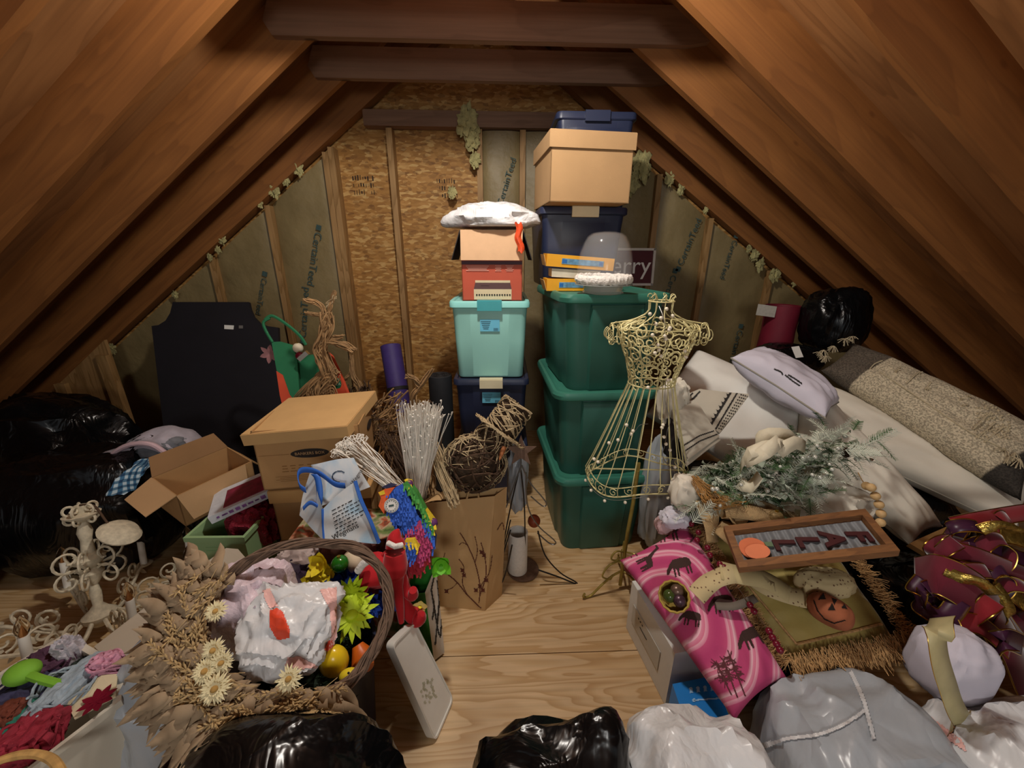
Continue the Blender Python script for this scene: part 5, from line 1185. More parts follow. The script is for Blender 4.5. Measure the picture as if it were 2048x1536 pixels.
for i in range(80):
    k = random.choice(idx); p = RP[k]; o = (p - cN).normalized(); tg_ = (RP[(k + 1) % N] - RP[k - 1]).normalized()
    ear(wm, p + o * random.uniform(-.02, .05) + Pw.n * random.uniform(.025, .045), o * random.uniform(-.4, 1) + tg_ * random.choice((-1, 1, 1)) + Pw.n * random.uniform(-.1, .4), random.uniform(.04, .06))
wm.build('wheat_ears', M_WHEAT, wr, world=True, kind='stuff')
for (x, y, r) in ((428, 1300, 20), (443, 1325, 19), (411, 1342, 21), (430, 1377, 23), (578, 1357, 21), (432, 1222, 18)):
    c = Pw.pt(x, y, .055); n = (Pw.n + rv(.25)).normalized(); s = n.orthogonal().normalized(); q = n.cross(s); m = MB(); R0 = r / 760 * 1.0
    for l, (cnt, rr_, up) in enumerate(((26, 1, .15), (24, .85, .4), (16, .6, .9))):
        for i in range(cnt):
            a = 2 * pi * i / cnt + random.uniform(-.1, .1); petal(m, c, s * cos(a) + q * sin(a) + n * up, n, R0 * rr_ * random.uniform(.85, 1.1), R0 * .10, -.2, 4)
    so = m.build('straw_flower', M_STRF, wr, world=True, sharp=0); MB().sphere(c + n * .004, (R0 * .25, R0 * .25, R0 * .18), 10, 8).build('flower_heart', M_STRC, so, world=True)
# white shopping bag with red spots in the ring
pc = Pw.pt(577, 1256, -.03); R3 = frame((0, 0, 0), (1, 0, 0), Pw.n.cross(V((1, 0, 0)))).to_3x3()
wb_ = rootat('white_shopping_bag', 'crumpled white plastic bag with red and pink spots inside the wreath ring', 'plastic bag', pc + V((0, 0, -.1)))
bo = bag_mb(pc, (.105, .095, .06), 31, .2, 2.4, 90, boxy=.8, flat=-2, stretch=(1, 1, 1), fine=.03, peaks=((.9, .75, .2, .25, 14), (-.6, .8, .2, .18, 12)), R=R3).build('sack', M_WHITEBAG, wb_, world=True)
Bb = bvh(bo); m = MB(); print_on(m, Bb, [(540, 1222), (553, 1216), (566, 1225), (580, 1262), (579, 1275), (556, 1281), (541, 1255)], 2.2); m.build('red_patch', M_RED, wb_, world=True, smooth=False)
m = MB(); print_on(m, Bb, [(648, 1300), (655, 1282), (664, 1278), (667, 1290), (658, 1304)], 2.2); m.build('red_spot', M_RED, wb_, world=True, smooth=False)
for poly in ([(526, 1180), (541, 1178), (556, 1212), (540, 1218), (530, 1200)], [(640, 1180), (674, 1174), (674, 1262), (668, 1330), (650, 1335), (662, 1270), (660, 1220)], [(575, 1315), (600, 1312), (640, 1335), (600, 1338), (570, 1332)]):
    m = MB(); print_on(m, Bb, poly, 2.2)
    if m.v: m.build('pink_print', M_PINKP, wb_, world=True, smooth=False)
# pinkish clear bag beside it, behind leaves
c = at(508, 1205, Y=.80); cb_ = rootat('pink_clear_bag', 'pink tinted plastic bag showing between the leaves and the white shopping bag', 'plastic bag', c + V((0, 0, -.1)))
bag_mb(c, (.09, .09, .10), 33, .22, 2.6, 50, flat=-2).build('sack', mat('pink_tint_bag', '#d9c6cf', .3, var=.08, vs=12, bmp=.6, bs=40, bd=.01), cb_, world=True)
# ================= beige tote, clear bag, craft bin =================
M_BEIGE = mat('beige_plastic', '#c2b8a6', .45, var=.03, vs=4)
q = [at(188, 1293, z=.31), at(345, 1172, z=.33), at(452, 1096, z=.35), at(476, 1098, z=.35), at(508, 1135, z=.345), at(440, 1215, z=.335), at(300, 1335, z=.31), at(238, 1342, z=.305)]
pn_ = (q[1] - q[0]).cross(q[6] - q[0]).normalized(); pn_ = pn_ if pn_.z > 0 else -pn_
bt_ = rootat('beige_tote', 'beige plastic tote with a smooth flat lid, between the chandelier and the dried wreath', 'storage tote', V((q[5].x, q[5].y, 0)))
cq = sum(q, V((0, 0, 0))) / len(q)
m = MB().slab(q, (0, 0, -.018)); m.build('lid', M_BEIGE, bt_, world=True, smooth=False)
inn = [p.lerp(cq, .12) + V((0, 0, -.018)) for p in q]; bt0 = [V((p.x, p.y, 0)).lerp(V((cq.x, cq.y, 0)), .08) for p in inn]
MB().loft([bt0, inn]).build('body', M_BEIGE, bt_, world=True, smooth=False)
c = at(290, 1395, Y=.66); 
gbag('clear grey plastic bag tucked between the craft bin and the dried wreath', (-.86, .78, .20), (.14, .16, .22), 41, M_GREYBAG, 'plastic_bag', 'plastic bag', fold=.2, peaks=((-.2, .3, 1, .2, 12),))
M_CREAM = mat('cream_bin_plastic', '#cdc6b6', .4, var=.03, vs=3)
A, B1, B2, C = at(130, 1269, z=.40), at(246, 1337, z=.40), at(236, 1402, z=.40), at(100, 1506, z=.40)
dv = (C - B2); dv.normalize(); ev = (B1 - A).normalized(); Lb = .52
rim = [A, B1, B2, B2 + dv * Lb, A + dv * (Lb + .06)]
cr_ = sum(rim, V((0, 0, 0))) / 5
cbn = rootat('craft_bin', 'open cream plastic bin of yarn and craft supplies at the bottom left corner', 'storage bin', V((cr_.x, cr_.y, 0)))
def ringk(k, z): return [V((cr_.x + (p.x - cr_.x) * k, cr_.y + (p.y - cr_.y) * k, z)) for p in rim]
m = MB().loft([ringk(.85, 0), ringk(.97, .38), ringk(1.02, .382), ringk(1.02, .40), ringk(.96, .40), ringk(.83, .015)], cap=False); m.slab(ringk(.84, .0), (0, 0, .015)); m.build('bin_body', M_CREAM, cbn, world=True, smooth=False)
def yarn(label, px, py, Y, r, col, seed, R_=(1, 1, 1), name='yarn_bundle', n=0, z=None):
    c = at(px, py, z=z) if z else at(px, py, Y=Y); o = rootat(name, label, 'craft supply', c + V((0, 0, -r * R_[2]))); mt = mat('%s_%d' % (name, seed), col, .8, var=.25, vs=40, bmp=.8, bs=70, bd=.006)
    bag_mb(c, (r * R_[0], r * R_[1], r * R_[2]), seed, .3, 3, 36, flat=-2).build('bundle', mt, o, world=True)
    if n:
        m = MB()
        for i in range(n):
            a = random.uniform(0, 6.28); m.tube(smoothpath([c + V((r * 1.05 * cos(a + t), r * 1.0 * sin(a + t) * .8, r * .5 * sin(t * 2 + i))) for t in (0, .8, 1.6, 2.4, 3.2)], 4), .003, 5)
        m.build('strands', mt, o, world=True, kind='stuff')
    return o
Z = .37
yarn('purple and white craft cloth near the back corner of the craft bin', 100, 1330, 0, .055, '#5a3a52', 51, (1, .8, .6), n=8, z=.38)
yarn('pale striped tube leaning against the back corner of the craft bin', 140, 1310, 0, .045, '#b9b4bc', 52, (.6, .6, 1.2), z=.39)
yarn('light blue grey yarn hank across the middle of the craft bin', 135, 1385, 0, .06, '#9aa9b4', 53, (.6, 1.4, .5), n=14, z=.40)
yarn('fuzzy pink yarn loop over the right rim of the craft bin', 214, 1330, 0, .035, '#c98fa4', 54, (.9, .7, .8), n=10, z=.42)
yarn('dark indigo bundle at the left of the craft bin', 45, 1400, 0, .06, '#3b3a58', 55, (1, 1, .5), n=8, z=.38)
yarn('teal felt bundle at the lower left of the craft bin', 40, 1450, 0, .05, '#2f7a68', 56, (1, 1, .5), z=.39)
yarn('crimson wrapped bundle at the front of the craft bin', 62, 1475, 0, .05, '#8e2233', 57, (1, 1, .6), n=6, z=.40)
yarn('straw yellow wrapping at the bottom left of the craft bin', -5, 1512, 0, .04, '#b0a070', 58, (1, 1, .5), z=.38)
yarn('rust red packet beside the teal felt', 12, 1428, 0, .028, '#6e3524', 59, (1, 1, .5), z=.415)
yarn('dark green glossy sleeve behind the blue grey yarn', 178, 1345, 0, .05, '#26332c', 60, (1, .8, .5), z=.37)
c = at(45, 1345, z=.43); lf = rootat('lime_foam_flower', 'lime green foam flower with a long stem lying in the craft bin', 'craft supply', c)
M_LIME = mat('lime_foam', '#79b233', .7, var=.06); m = MB().sphere(c, (.035, .03, .024), 18, 12); m.build('head', M_LIME, lf, world=True); MB().tube(smoothpath([c, at(80, 1358, z=.43), at(125, 1370, z=.42)], 5), .010, 8).build('stem', M_LIME, lf, world=True)
cs_ = [at(130, 1400, z=.40), at(205, 1352, z=.42), at(236, 1350, z=.41), at(232, 1395, z=.405), at(150, 1440, z=.40)]
ps = rootat('kraft_card', 'cream card printed with a red poinsettia at the right of the craft bin', 'card', cs_[0]); cdo = MB().slab(cs_, (0, 0, .004)).build('card', mat('cream_card', '#cdbf9e', .8, var=.05), ps, world=True, smooth=False)
m = MB(); c = at(195, 1400, z=.416)
for a in range(8): petal(m, c, (cos(a * .785), sin(a * .785), 0), (0, 0, 1), .035, .008, .05)
m.build('poinsettia', M_MAROON, ps, world=True); 
sbk = rootat('straw_basket', 'rim of a tan straw handle at the very bottom left corner', 'basket', at(50, 1560, z=.40)); MB().tube(smoothpath([at(-60, 1560, z=.42), at(0, 1522, z=.42), at(60, 1508, z=.42), at(105, 1520, z=.42), at(130, 1560, z=.42)], 6), .008, 8).build('handle', M_STRAW, sbk, world=True)
# ================= near garbage bags =================
gbag('large black garbage bag at the bottom centre-left, in front of the navy bin', (-.46, .44, .26), (.27, .17, .27), 61, fold=.13, stretch=(1.6, 1, .35), peaks=((.2, .5, 1, .12, 14),))
gbag('black garbage bag at the bottom centre with one peaked corner', (.11, .47, .205), (.19, .15, .23), 62, fold=.14, peaks=((.55, .35, 1, .3, 26),), stretch=(1.4, 1, .4))
gbag('white garbage bag next to the peaked black bag, below the blue box', (.43, .49, .21), (.165, .14, .23), 63, M_WHITEBAG, fold=.16, stretch=(1.2, 1, .4), group=None)
# ================= wire dress form =================
random.seed(21)
M_FORM = mat('pale_gold_wire', '#d2c892', .5, .1, var=.1, vs=60); M_FORMD = mat('gold_pole', '#9c8a45', .4, .35, var=.15, vs=40); M_BEAD = mat('cream_bead', '#e6ddc6', .35, var=.05)
mx_ = at(1302, 770, Y=1.30).x; MO = V((mx_, 1.30, 0))
df = thing('dress_form', 'pale gold wire dress form with scrollwork bodice and open wire skirt', 'dress form', (mx_, 1.30, 0), (0, 0, RAD(-4)))
SEC = [(.962, .082, .064), (1.0, .086, .07), (1.05, .098, .084), (1.09, .114, .094), (1.13, .128, .088), (1.165, .140, .07), (1.185, .120, .06), (1.20, .080, .052), (1.215, .050, .045), (1.23, .040, .040), (1.262, .042, .040)]
def sect(z):
    for i in range(len(SEC) - 1):
        if SEC[i][0] <= z <= SEC[i + 1][0] + 1e-6:
            f = (z - SEC[i][0]) / (SEC[i + 1][0] - SEC[i][0]); return tuple(SEC[i][j] + (SEC[i + 1][j] - SEC[i][j]) * f for j in (1, 2))
    return SEC[-1][1:]
def tor(th, z): a, b = sect(max(.962, min(1.262, z))); return V((a * cos(th), b * sin(th), z))
def spiral_on(m, th, z, r, turns, sg, rad=.0017, a0=None):
    rad = .0025; a, b = sect(z); a0 = random.uniform(0, 6.28) if a0 is None else a0; P = []
    for i in range(16):
        t = i / 15; R_ = r * (1 - .82 * t); an = a0 + sg * 2 * pi * turns * t; P.append(tor(th + R_ * cos(an) / ((a + b) / 2), z + R_ * sin(an)))
    m.tube(P, rad, 5)
m = MB(); pts = []
tries = 0
while len(pts) < 100 and tries < 6000:
    tries += 1; th = random.uniform(0, 2 * pi); z = random.uniform(.975, 1.19); r = random.uniform(.018, .031); a, b = sect(z)
    if all(((((th - q[0] + pi) % (2 * pi) - pi) * (a + b) / 2) ** 2 + (z - q[1]) ** 2) > ((r + q[2]) * .62) ** 2 for q in pts):
        pts.append((th, z, r)); spiral_on(m, th, z, r, random.uniform(1.1, 1.5), random.choice((-1, 1)))
m.build('scrollwork', M_FORM, df, kind='stuff')
m = MB()
for z, rr_ in ((.965, .003), (1.168, .0022), (1.26, .0024)): m.tube([tor(2 * pi * i / 40, z) for i in range(40)], rr_, 6, closed=True)
for th in (0, pi / 2, pi, 3 * pi / 2, pi * .28, pi * .72, pi * 1.28, pi * 1.72): m.tube([tor(th, .965 + (1.26 - .965) * i / 30) for i in range(31)], .002, 5)
m.build('bodice_frame', M_FORM, df)
for s in (-1, 1):
    m = MB(); cx_ = s * .155
    for x in (.132, .162): m.tube([V((s * x, .036 * cos(t * pi / 8), 1.145 + .036 * sin(t * pi / 8))) for t in range(16)], .0022, 5, closed=True)
    for t in range(4):
        a = t * pi / 2 + .4; c = V((s * .15, .036 * cos(a), 1.145 + .036 * sin(a))); m.tube([c + V((.014 * (1 - .05 * k) * cos(k * .5), 0, .014 * (1 - .05 * k) * sin(k * .5))) for k in range(15)], .0017, 5)
    for k in range(3): m.tube([V((s * (.17 + .012 * sin(j * .42)), -.02 + k * .02, 1.145 + .022 * cos(j * .42) * (1 - j * .04))) for j in range(14)], .0017, 5)
    m.tube([V((s * .05, 0, 1.215)), V((s * .09, 0, 1.195)), V((s * .165, 0, 1.182))], .0026, 5); m.build('sleeve', M_FORM, df)
m = MB()
for k in range(7):
    a = k * .9; c = V((.036 * cos(a), .036 * sin(a), 1.272)); m = MB(); m.tube([c + V((.011 * (1 - .05 * j) * cos(j * .5 + a), .011 * (1 - .05 * j) * sin(j * .5 + a) * .3, .012 * sin(j * .5))) for j in range(14)], .0016, 5); m.build('neck_scroll', M_FORM, df)
HA, HB, HZ = .185, .14, .575
def hem(th, k=1, dz=0): return V((HA * k * cos(th) - .02, HB * k * sin(th), HZ + dz + .012 * cos(th * 4) + .02 * cos(th)))
m = MB()
for k in range(24):
    th = 2 * pi * k / 24; p0 = tor(th, .962); p1 = hem(th, 1.0, .05); p2 = hem(th)
    m.tube([p0, p0.lerp(p1, .5) + V((0, 0, -.004)), p0.lerp(p1, .9), p1 + (p1 - p0).normalized() * .02 + V((cos(th) * .004, sin(th) * .004, 0)), p2], .0019, 5)
m.build('skirt_wires', M_FORM, df, kind='stuff')
m = MB(); m.tube([hem(2 * pi * i / 60) for i in range(60)], .003, 6, closed=True); m.tube([hem(2 * pi * i / 60, .97, .035) for i in range(60)], .002, 5, closed=True)
for k in range(20):
    th = 2 * pi * k / 20; c = hem(th, 1.0, .018); P = []
    for i in range(13): t = i / 12; r = .017 * (1 - .8 * t); an = k * 2 + 7.5 * t; P.append(c + V((-sin(th) * r * cos(an), cos(th) * r * cos(an), r * sin(an))))
    m.tube(P, .0016, 5)
m.build('hem', M_FORM, df)
m = MB(); m.tube([(-.01, 0, .60), (-.012, 0, .45), (-.02, 0, .30), (-.025, 0, .02)], .008, 10); m.box((-.012, 0, .60), (.018, .006, .07)); m.build('pole', M_FORMD, df)
m = MB(); m.box((-.012, 0, .605), (2 * HA * .95, .004, .004)); m.build('cross_bar', M_FORM, df)
for k in range(3):
    a = RAD(200 + 120 * k); d = V((cos(a), sin(a), 0)); o0 = V((-.022, 0, 0))
    P = [o0 + V((0, 0, .20)), o0 + d * .045 + V((0, 0, .215)), o0 + d * .065 + V((0, 0, .185)), o0 + d * .04 + V((0, 0, .165)), o0 + d * .025 + V((0, 0, .18))]
    m = MB(); m.tube(smoothpath(P, 5), .004, 6)
    P = [o0 + V((0, 0, .16)), o0 + d * .07 + V((0, 0, .15)), o0 + d * .10 + V((0, 0, .10)), o0 + d * .06 + V((0, 0, .07)), o0 + d * .05 + V((0, 0, .09))]; m.tube(smoothpath(P, 5), .004, 6)
    P = [o0 + V((0, 0, .10)), o0 + d * .05 + V((0, 0, .085)), o0 + d * .10 + V((0, 0, .05)), o0 + d * .15 + V((0, 0, .008)), o0 + d * .185 + V((0, 0, .012)), o0 + d * .18 + V((0, 0, .03))]; m.tube(smoothpath(P, 5), .005, 7)
    m.build('foot', M_FORMD, df)
bg = rootat('bead_garland', 'strand of cream beads wired down the front of the dress form', 'garland', MO + V((0, -.1, .6)))
m = MB(); bp = []
for (x, y, Y) in ((1318, 612, 1.25), (1326, 632, 1.22), (1330, 655, 1.20), (1328, 680, 1.19), (1332, 700, 1.19), (1322, 715, 1.19), (1335, 735, 1.21), (1332, 760, 1.22), (1330, 800, 1.20), (1340, 840, 1.18), (1335, 860, 1.17), (1330, 890, 1.17), (1326, 915, 1.17), (1350, 945, 1.16)): bp.append(at(x, y, Y=Y))
m.tube(smoothpath(bp, 5), .0012, 4)
b2 = [at(x, y, Y=1.17) for x, y in ((1252, 850), (1268, 862), (1280, 850), (1296, 848))]; m.tube(smoothpath(b2, 4), .001, 4)
b3_ = [hem(RAD(a), 1.04, -.004) + MO for a in range(150, 350, 8)]; m.tube(smoothpath([p for p in b3_], 3), .001, 4)
m.build('wire', M_WIRE, bg, world=True)
beads = [(1300, 628), (1322, 636), (1345, 632), (1333, 618), (1312, 648), (1340, 656), (1305, 670), (1330, 672), (1338, 660), (1318, 700), (1310, 706), (1322, 712), (1372, 714), (1370, 702), (1332, 678), (1316, 690), (1336, 760), (1296, 775), (1253, 850), (1266, 862), (1262, 868), (1326, 850), (1328, 874), (1332, 888), (1340, 900), (1218, 886), (1188, 918), (1196, 924), (1324, 855), (1350, 934), (1236, 880)]
first = None
for i, (x, y) in enumerate(beads):
    c = at(x, y, Y=1.19 if y < 800 else 1.17)
    if first is None: first = MB().sphere((0, 0, 0), .0062, 12, 8).build('bead', M_BEAD, bg); o = first
    else: o = first.copy(); COL.objects.link(o); o.parent = bg
    o.location = c - bg.location
for p in b3_[::3]: o = first.copy(); COL.objects.link(o); o.parent = bg; o.location = p + V((0, 0, -.012)) - bg.location
# grey bag behind the dress form
gp = rootat('grey_plastic_bag', 'tall pale grey plastic bag standing behind the dress form skirt', 'plastic bag', at(1290, 1110, z=0))
bag_mb(at(1290, 990, Y=1.52) * 1 + V((.075, 0, 0)), (.085, .09, .29), 71, .16, 2.2, 56, flat=-2, stretch=(1, 1, .35)).build('sack', M_GREYBAG, gp, world=True)
# ================= soft pile on the right =================
gbag('black garbage bag under the frosted garland, mostly covered by pillows', (1.10, 1.55, .19), (.30, .26, .22), 72, fold=.12)
gbag('black garbage bag beneath the long cream pillows', (1.75, 1.55, .20), (.36, .36, .23), 73, fold=.12)
gbag('black garbage bag under the gold fringed pillow', (.95, 1.0, .12), (.22, .22, .14), 74, fold=.1)
gbag('black garbage bag under the red ribbon heap at far right', (1.66, 1.10, .13), (.20, .16, .15), 75, fold=.1)
gbag('rounded black bag in the dark corner beyond the woven pillow', at(1668, 640, Y=2.25), (.17, .14, .19), 76, fold=.08, flat=-3, name='black_bag', cat='bag')
gbag('flat black bag in front of the crimson vase', at(1575, 715, Y=2.15), (.19, .12, .08), 77, fold=.08, flat=-3, name='black_bag', cat='bag')
vs_ = at(1556, 660, Y=2.42)
vz = rootat('crimson_vase', 'tall crimson fabric sleeve against the kraft wall at right, beside a white tag', 'vase', vs_ + V((0, 0, -.35)))
MB().lathe([(0, -.4), (.10, -.4), (.105, -.2), (.095, 0), (.10, .12), (.10, .16), (.09, .155), (.08, 0), (0, -.05)], c=vs_, seg=28).build('sleeve', mat('crimson_cloth', '#701428', .6, var=.15, vs=10), vz, world=True)
tgp = Pl(at(1533, 622, Y=2.36), (0, -1, .1)); tg_o = poly3(MB(), tgp, [(1517, 608), (1554, 613), (1549, 635), (1512, 630)], -.003).build('paper_tag', mat('grey_tag', '#b9b4a8', .7, var=.1, vs=60), smooth=False); tag(tg_o, 'small white paper tag hanging left of the crimson sleeve', 'tag')
def pillow_quad(name, label, pl, c4, t, mt, seed, wr=.006, cor=.05, pipe=None, n=40, drop=.45):
    Q = [pl.pt(x, y) - pl.n * t * drop for x, y in c4]; C_ = sum(Q, V((0, 0, 0))) / 4
    r = thing(name, label, 'pillow', C_, frame(C_, Q[1] - Q[0], Q[3] - Q[0]).to_euler()); m = MB()
    def bl(a, b): u, v = (a + 1) / 2, (b + 1) / 2; return Q[0].lerp(Q[1], u).lerp(Q[3].lerp(Q[2], u), v)
    def f(s):
        def g(u, v):
            a, b = u * 2 - 1, v * 2 - 1; a = sin(a * pi / 2) * .3 + a * .7; b = sin(b * pi / 2) * .3 + b * .7
            th = t / 2 * max(0, 1 - abs(a) ** 3) ** .42 * max(0, 1 - abs(b) ** 3) ** .42; e = max(abs(a), abs(b))
            a2, b2 = a * (1 - cor * (1 - b * b) * abs(a) ** 4), b * (1 - cor * (1 - a * a) * abs(b) ** 4)
            z = th * (1 + .12 * noise.noise(V((a * 3 + seed, b * 3, s * 5)))) + wr * (ridge(V((a * 2.5 + seed * 3, b * 2.5, 7))) - .6) * (1 - e ** 8) * (.3 + e)
            return bl(a2, b2) + pl.n * s * z
        return g
    m.grid(f(1), n, n); m.grid(lambda u, v: f(-1)(1 - u, v), n, n); weld(m.build('cover', mt, r, world=True))
    if pipe:
        P = []
        for k in range(4):
            for i in range(20):
                s_ = -1 + i / 10; a, b = ((s_, -1), (1, s_), (-s_, 1), (-1, -s_))[k]; a, b = a * (1 - cor * (1 - b * b) * abs(a) ** 4), b * (1 - cor * (1 - a * a) * abs(b) ** 4); P.append(bl(a, b))
        MB().tube(P, .003, 6, closed=True).build('piping', pipe, r, world=True)
    return r
def pillow_px(name, label, pl, c, ex, ey, t, mt, seed, **kw):
    C_, X_, Y_ = pl.pt(*c), pl.pt(*ex), pl.pt(*ey); x = X_ - C_; y = Y_ - C_; yo = y - x.normalized() * y.dot(x.normalized())
    n = x.cross(yo).normalized()
    if n.dot(pl.n) < 0: yo = -yo
    M_ = frame(C_ - pl.n * t * .45, x, yo); return pillow(name, label, 'pillow', M_, 2 * x.length, 2 * yo.length, t, mt, seed, **kw)
M_CREAMF = mat('cream_fabric', '#dbd4c4', .9, var=.04, vs=8, bmp=.12, bs=400, bd=.001); M_WHITEF = mat('white_fabric', '#eae7de', .9, var=.03, vs=8, bmp=.1, bs=400, bd=.001); M_LAV = mat('lavender_white_fabric', '#cfcbd8', .85, var=.04, vs=8, bmp=.1, bs=300, bd=.001)
M_PIPE = mat('grey_piping', '#9d978a', .8, var=.05)
p0 = at(1480, 830, Y=1.62); Pmat = Pl(p0, (-.25, -.62, .75))
pillow_px('white_cushion', 'broad flat white cushion under the folded patterned throw', Pmat, (1480, 815), (1640, 900), (1440, 905), .20, M_WHITEF, 1, cor=.05, wr=.006)
Pc2 = Pl(at(1690, 880, Y=1.38), (-.25, -.62, .74))
pillow_quad('body_pillow', 'lower long cream pillow running down to the wooden beads', Pc2, [(1605, 880), (1850, 1085), (1915, 1045), (1600, 712)], .17, M_CREAMF, 2, pipe=M_PIPE, wr=.006, cor=.06)
Pc1 = Pl(at(1820, 880, Y=1.42), (-.3, -.55, .78))
pillow_quad('body_pillow', 'upper long cream pillow under the woven tasselled pillow', Pc1, [(1640, 860), (2070, 1050), (2110, 965), (1655, 748)], .18, M_CREAMF, 3, pipe=M_PIPE, wr=.006, cor=.06)
Pwv = Pl(at(1850, 800, Y=1.46), (-.42, -.45, .79))
m_, t_, b_ = nt('woven_wool'); v_ = coords(t_); sp_ = nd(t_, 'ShaderNodeSeparateXYZ'); t_.links.new(v_, sp_.inputs[0]); nz = nd(t_, 'ShaderNodeTexNoise', Scale=160.0, Detail=2.0); t_.links.new(v_, nz.inputs['Vector'])
add_ = nd(t_, 'ShaderNodeMath', operation='MULTIPLY_ADD'); add_.inputs[1].default_value = 1.1; add_.inputs[2].default_value = .5; t_.links.new(sp_.outputs[0], add_.inputs[0])
rp = ramp(t_, add_.outputs[0], [(0, '#5e5448'), (.14, '#5e5448'), (.145, '#c4b79c'), (.86, '#c4b79c'), (.865, '#3a352f')], 'LINEAR'); sk_ = ramp(t_, nz.outputs['Fac'], [(.4, (.55, .55, .55)), (.6, (1.15, 1.15, 1.15))])
mx2 = nd(t_, 'ShaderNodeMixRGB', blend_type='MULTIPLY'); mx2.inputs[0].default_value = 1; t_.links.new(rp, mx2.inputs[1]); t_.links.new(sk_, mx2.inputs[2]); t_.links.new(mx2.outputs[0], b_.inputs['Base Color']); b_.inputs['Roughness'].default_value = .95; bump(t_, b_, nz.outputs['Fac'], .6, .004)
wp = pillow_quad('woven_pillow', 'beige woven pillow with dark ends, knotted tufts and tassels under the right rafters', Pwv, [(1646, 722), (2065, 985), (2120, 850), (1712, 668)], .17, m_, 4, wr=.006, cor=.04)
wx = wp.children[0]; Bw = bvh(wx); WI = WM(wp).inverted(); la_ = (WI @ surf(Bw, 1738, 738)).x * 1.1 + .5; lb2 = (WI @ surf(Bw, 1985, 935)).x * 1.1 + .5; print('WOVEN', la_, lb2)
e_ = rp.node.color_ramp.elements; e_[1].position, e_[2].position, e_[3].position, e_[4].position = max(.01, la_), max(.015, la_ + .004), lb2, lb2 + .004
M_WOOL = mat('cream_wool', '#b8aa8c', .95, var=.12, vs=90)
def knot(m, px, py, r=.008, n=9):
    c = surf(Bw, px, py, .003)
    if c is None: return
    for i in range(n):
        d = rv(1).normalized(); m.tube([c, c + d * r * .8, c + d * r * 1.5 + V((0, 0, -.004))], .0018, 4)
m = MB()
for (x, y) in ((1806, 685), (1815, 681), (1842, 698), (1832, 705), (1868, 715), (1880, 715), (1898, 735), (1906, 732), (1815, 716), (1857, 725), (1840, 747), (1880, 752), (1855, 778), (1795, 742), (1922, 800), (1938, 795), (1930, 812), (1970, 765), (1985, 775)): knot(m, x, y)
m.build('wool_knots', M_WOOL, wp, world=True, kind='stuff')
m = MB()
for pts in ([(1740, 738), (1750, 728), (1765, 722), (1778, 705), (1795, 698)], [(1790, 745), (1800, 735), (1812, 718)], [(1812, 768), (1825, 755), (1838, 745)], [(1850, 780), (1862, 765), (1880, 752)], [(1945, 860), (1975, 830), (2010, 800)], [(1955, 875), (1990, 845), (2030, 815)], [(1968, 885), (2005, 855), (2040, 830)], [(1680, 714), (1760, 745), (1850, 805), (1940, 865), (2000, 895)]):
    P = [surf(Bw, x, y, .003) for x, y in pts]; P = [p for p in P if p]
    if len(P) > 1: m.tube(smoothpath(P, 6), .0028, 5)
for i in range(110):
    x, y = 1950 + random.uniform(0, 70), 860 - random.uniform(-18, 55) ; c = surf(Bw, x, y, .002)
    if c: m.sphere(c, .0042, 6, 4)
m.build('woven_relief', M_WOOL, wp, world=True, kind='stuff')
m = MB()
for (x, y) in ((1640, 705), (1648, 700), (1652, 712), (1668, 692), (1690, 678), (1705, 673), (2010, 900), (2020, 912), (2030, 905), (2040, 918)):
    c = Pwv.pt(x, y, .0)
    for i in range(12): d = rv(1); d.z -= .8; d.normalize(); m.tube([c, c + d * .012, c + d * .028 + V((0, 0, -.01))], .0016, 4)
m.build('tassels', M_WOOL, wp, world=True, kind='stuff')
m = MB(); P = [surf(Bw, x, y, .002) for x, y in ((1663, 719), (1680, 705), (1695, 690), (1708, 676))]; m.tube([p for p in P if p], .003, 5); m.build('black_seam', M_BLK, wp, world=True)
Pl1 = Pl(at(1555, 772, Y=1.42), (-.1, -.75, .6))
la, lb_ = at(1462, 716, Y=1.62), at(1650, 836, Y=1.33); lx = (lb_ - la).normalized(); lvw = ((la + lb_) / 2 - V((0, 0, CAMZ))).normalized(); lup = lx.cross(lvw); lup = lup if lup.z > 0 else -lup
lnn = (lup.normalized() - lvw * .30).normalized(); lyy = lnn.cross(lx).normalized()
lv = pillow('small_pillow', 'small lavender white pillow with black lettering, lying edge-on across the white cushion', 'pillow', frame((la + lb_) / 2 + lyy * (.15 if lyy.dot(lvw) > 0 else -.15), lx, lyy), (lb_ - la).length, .30, .17, M_LAV, 6, pipe=M_PIPE, wr=.012, flat=.9)
Bl = bvh(lv.children[0]); m = MB()
for pts in ([(1548, 738), (1562, 744), (1566, 750)], [(1570, 750), (1585, 762), (1600, 772)], [(1576, 750), (1590, 758), (1604, 768)]): print_on(m, Bl, thick(pts, 3), 1.3)
m.build('black_lettering', M_BLACKINK, lv, world=True, smooth=False)
tp1 = Pl(at(1594, 705, Y=1.75), (0, -1, .2)); o = poly3(MB(), tp1, [(1583, 694), (1598, 692), (1607, 714), (1592, 716)], -.002).build('care_tag', M_WHITEINK, lv, world=True, smooth=False)
Pl2 = Pl(at(1650, 985, Y=1.08), (-.2, -.75, .6))
pillow_px('small_pillow', 'plump cream pillow with tufted creases below the frosted garland', Pl2, (1678, 1008), (1765, 1050), (1655, 1062), .17, M_CREAMF, 8, wr=.03, cor=.05)
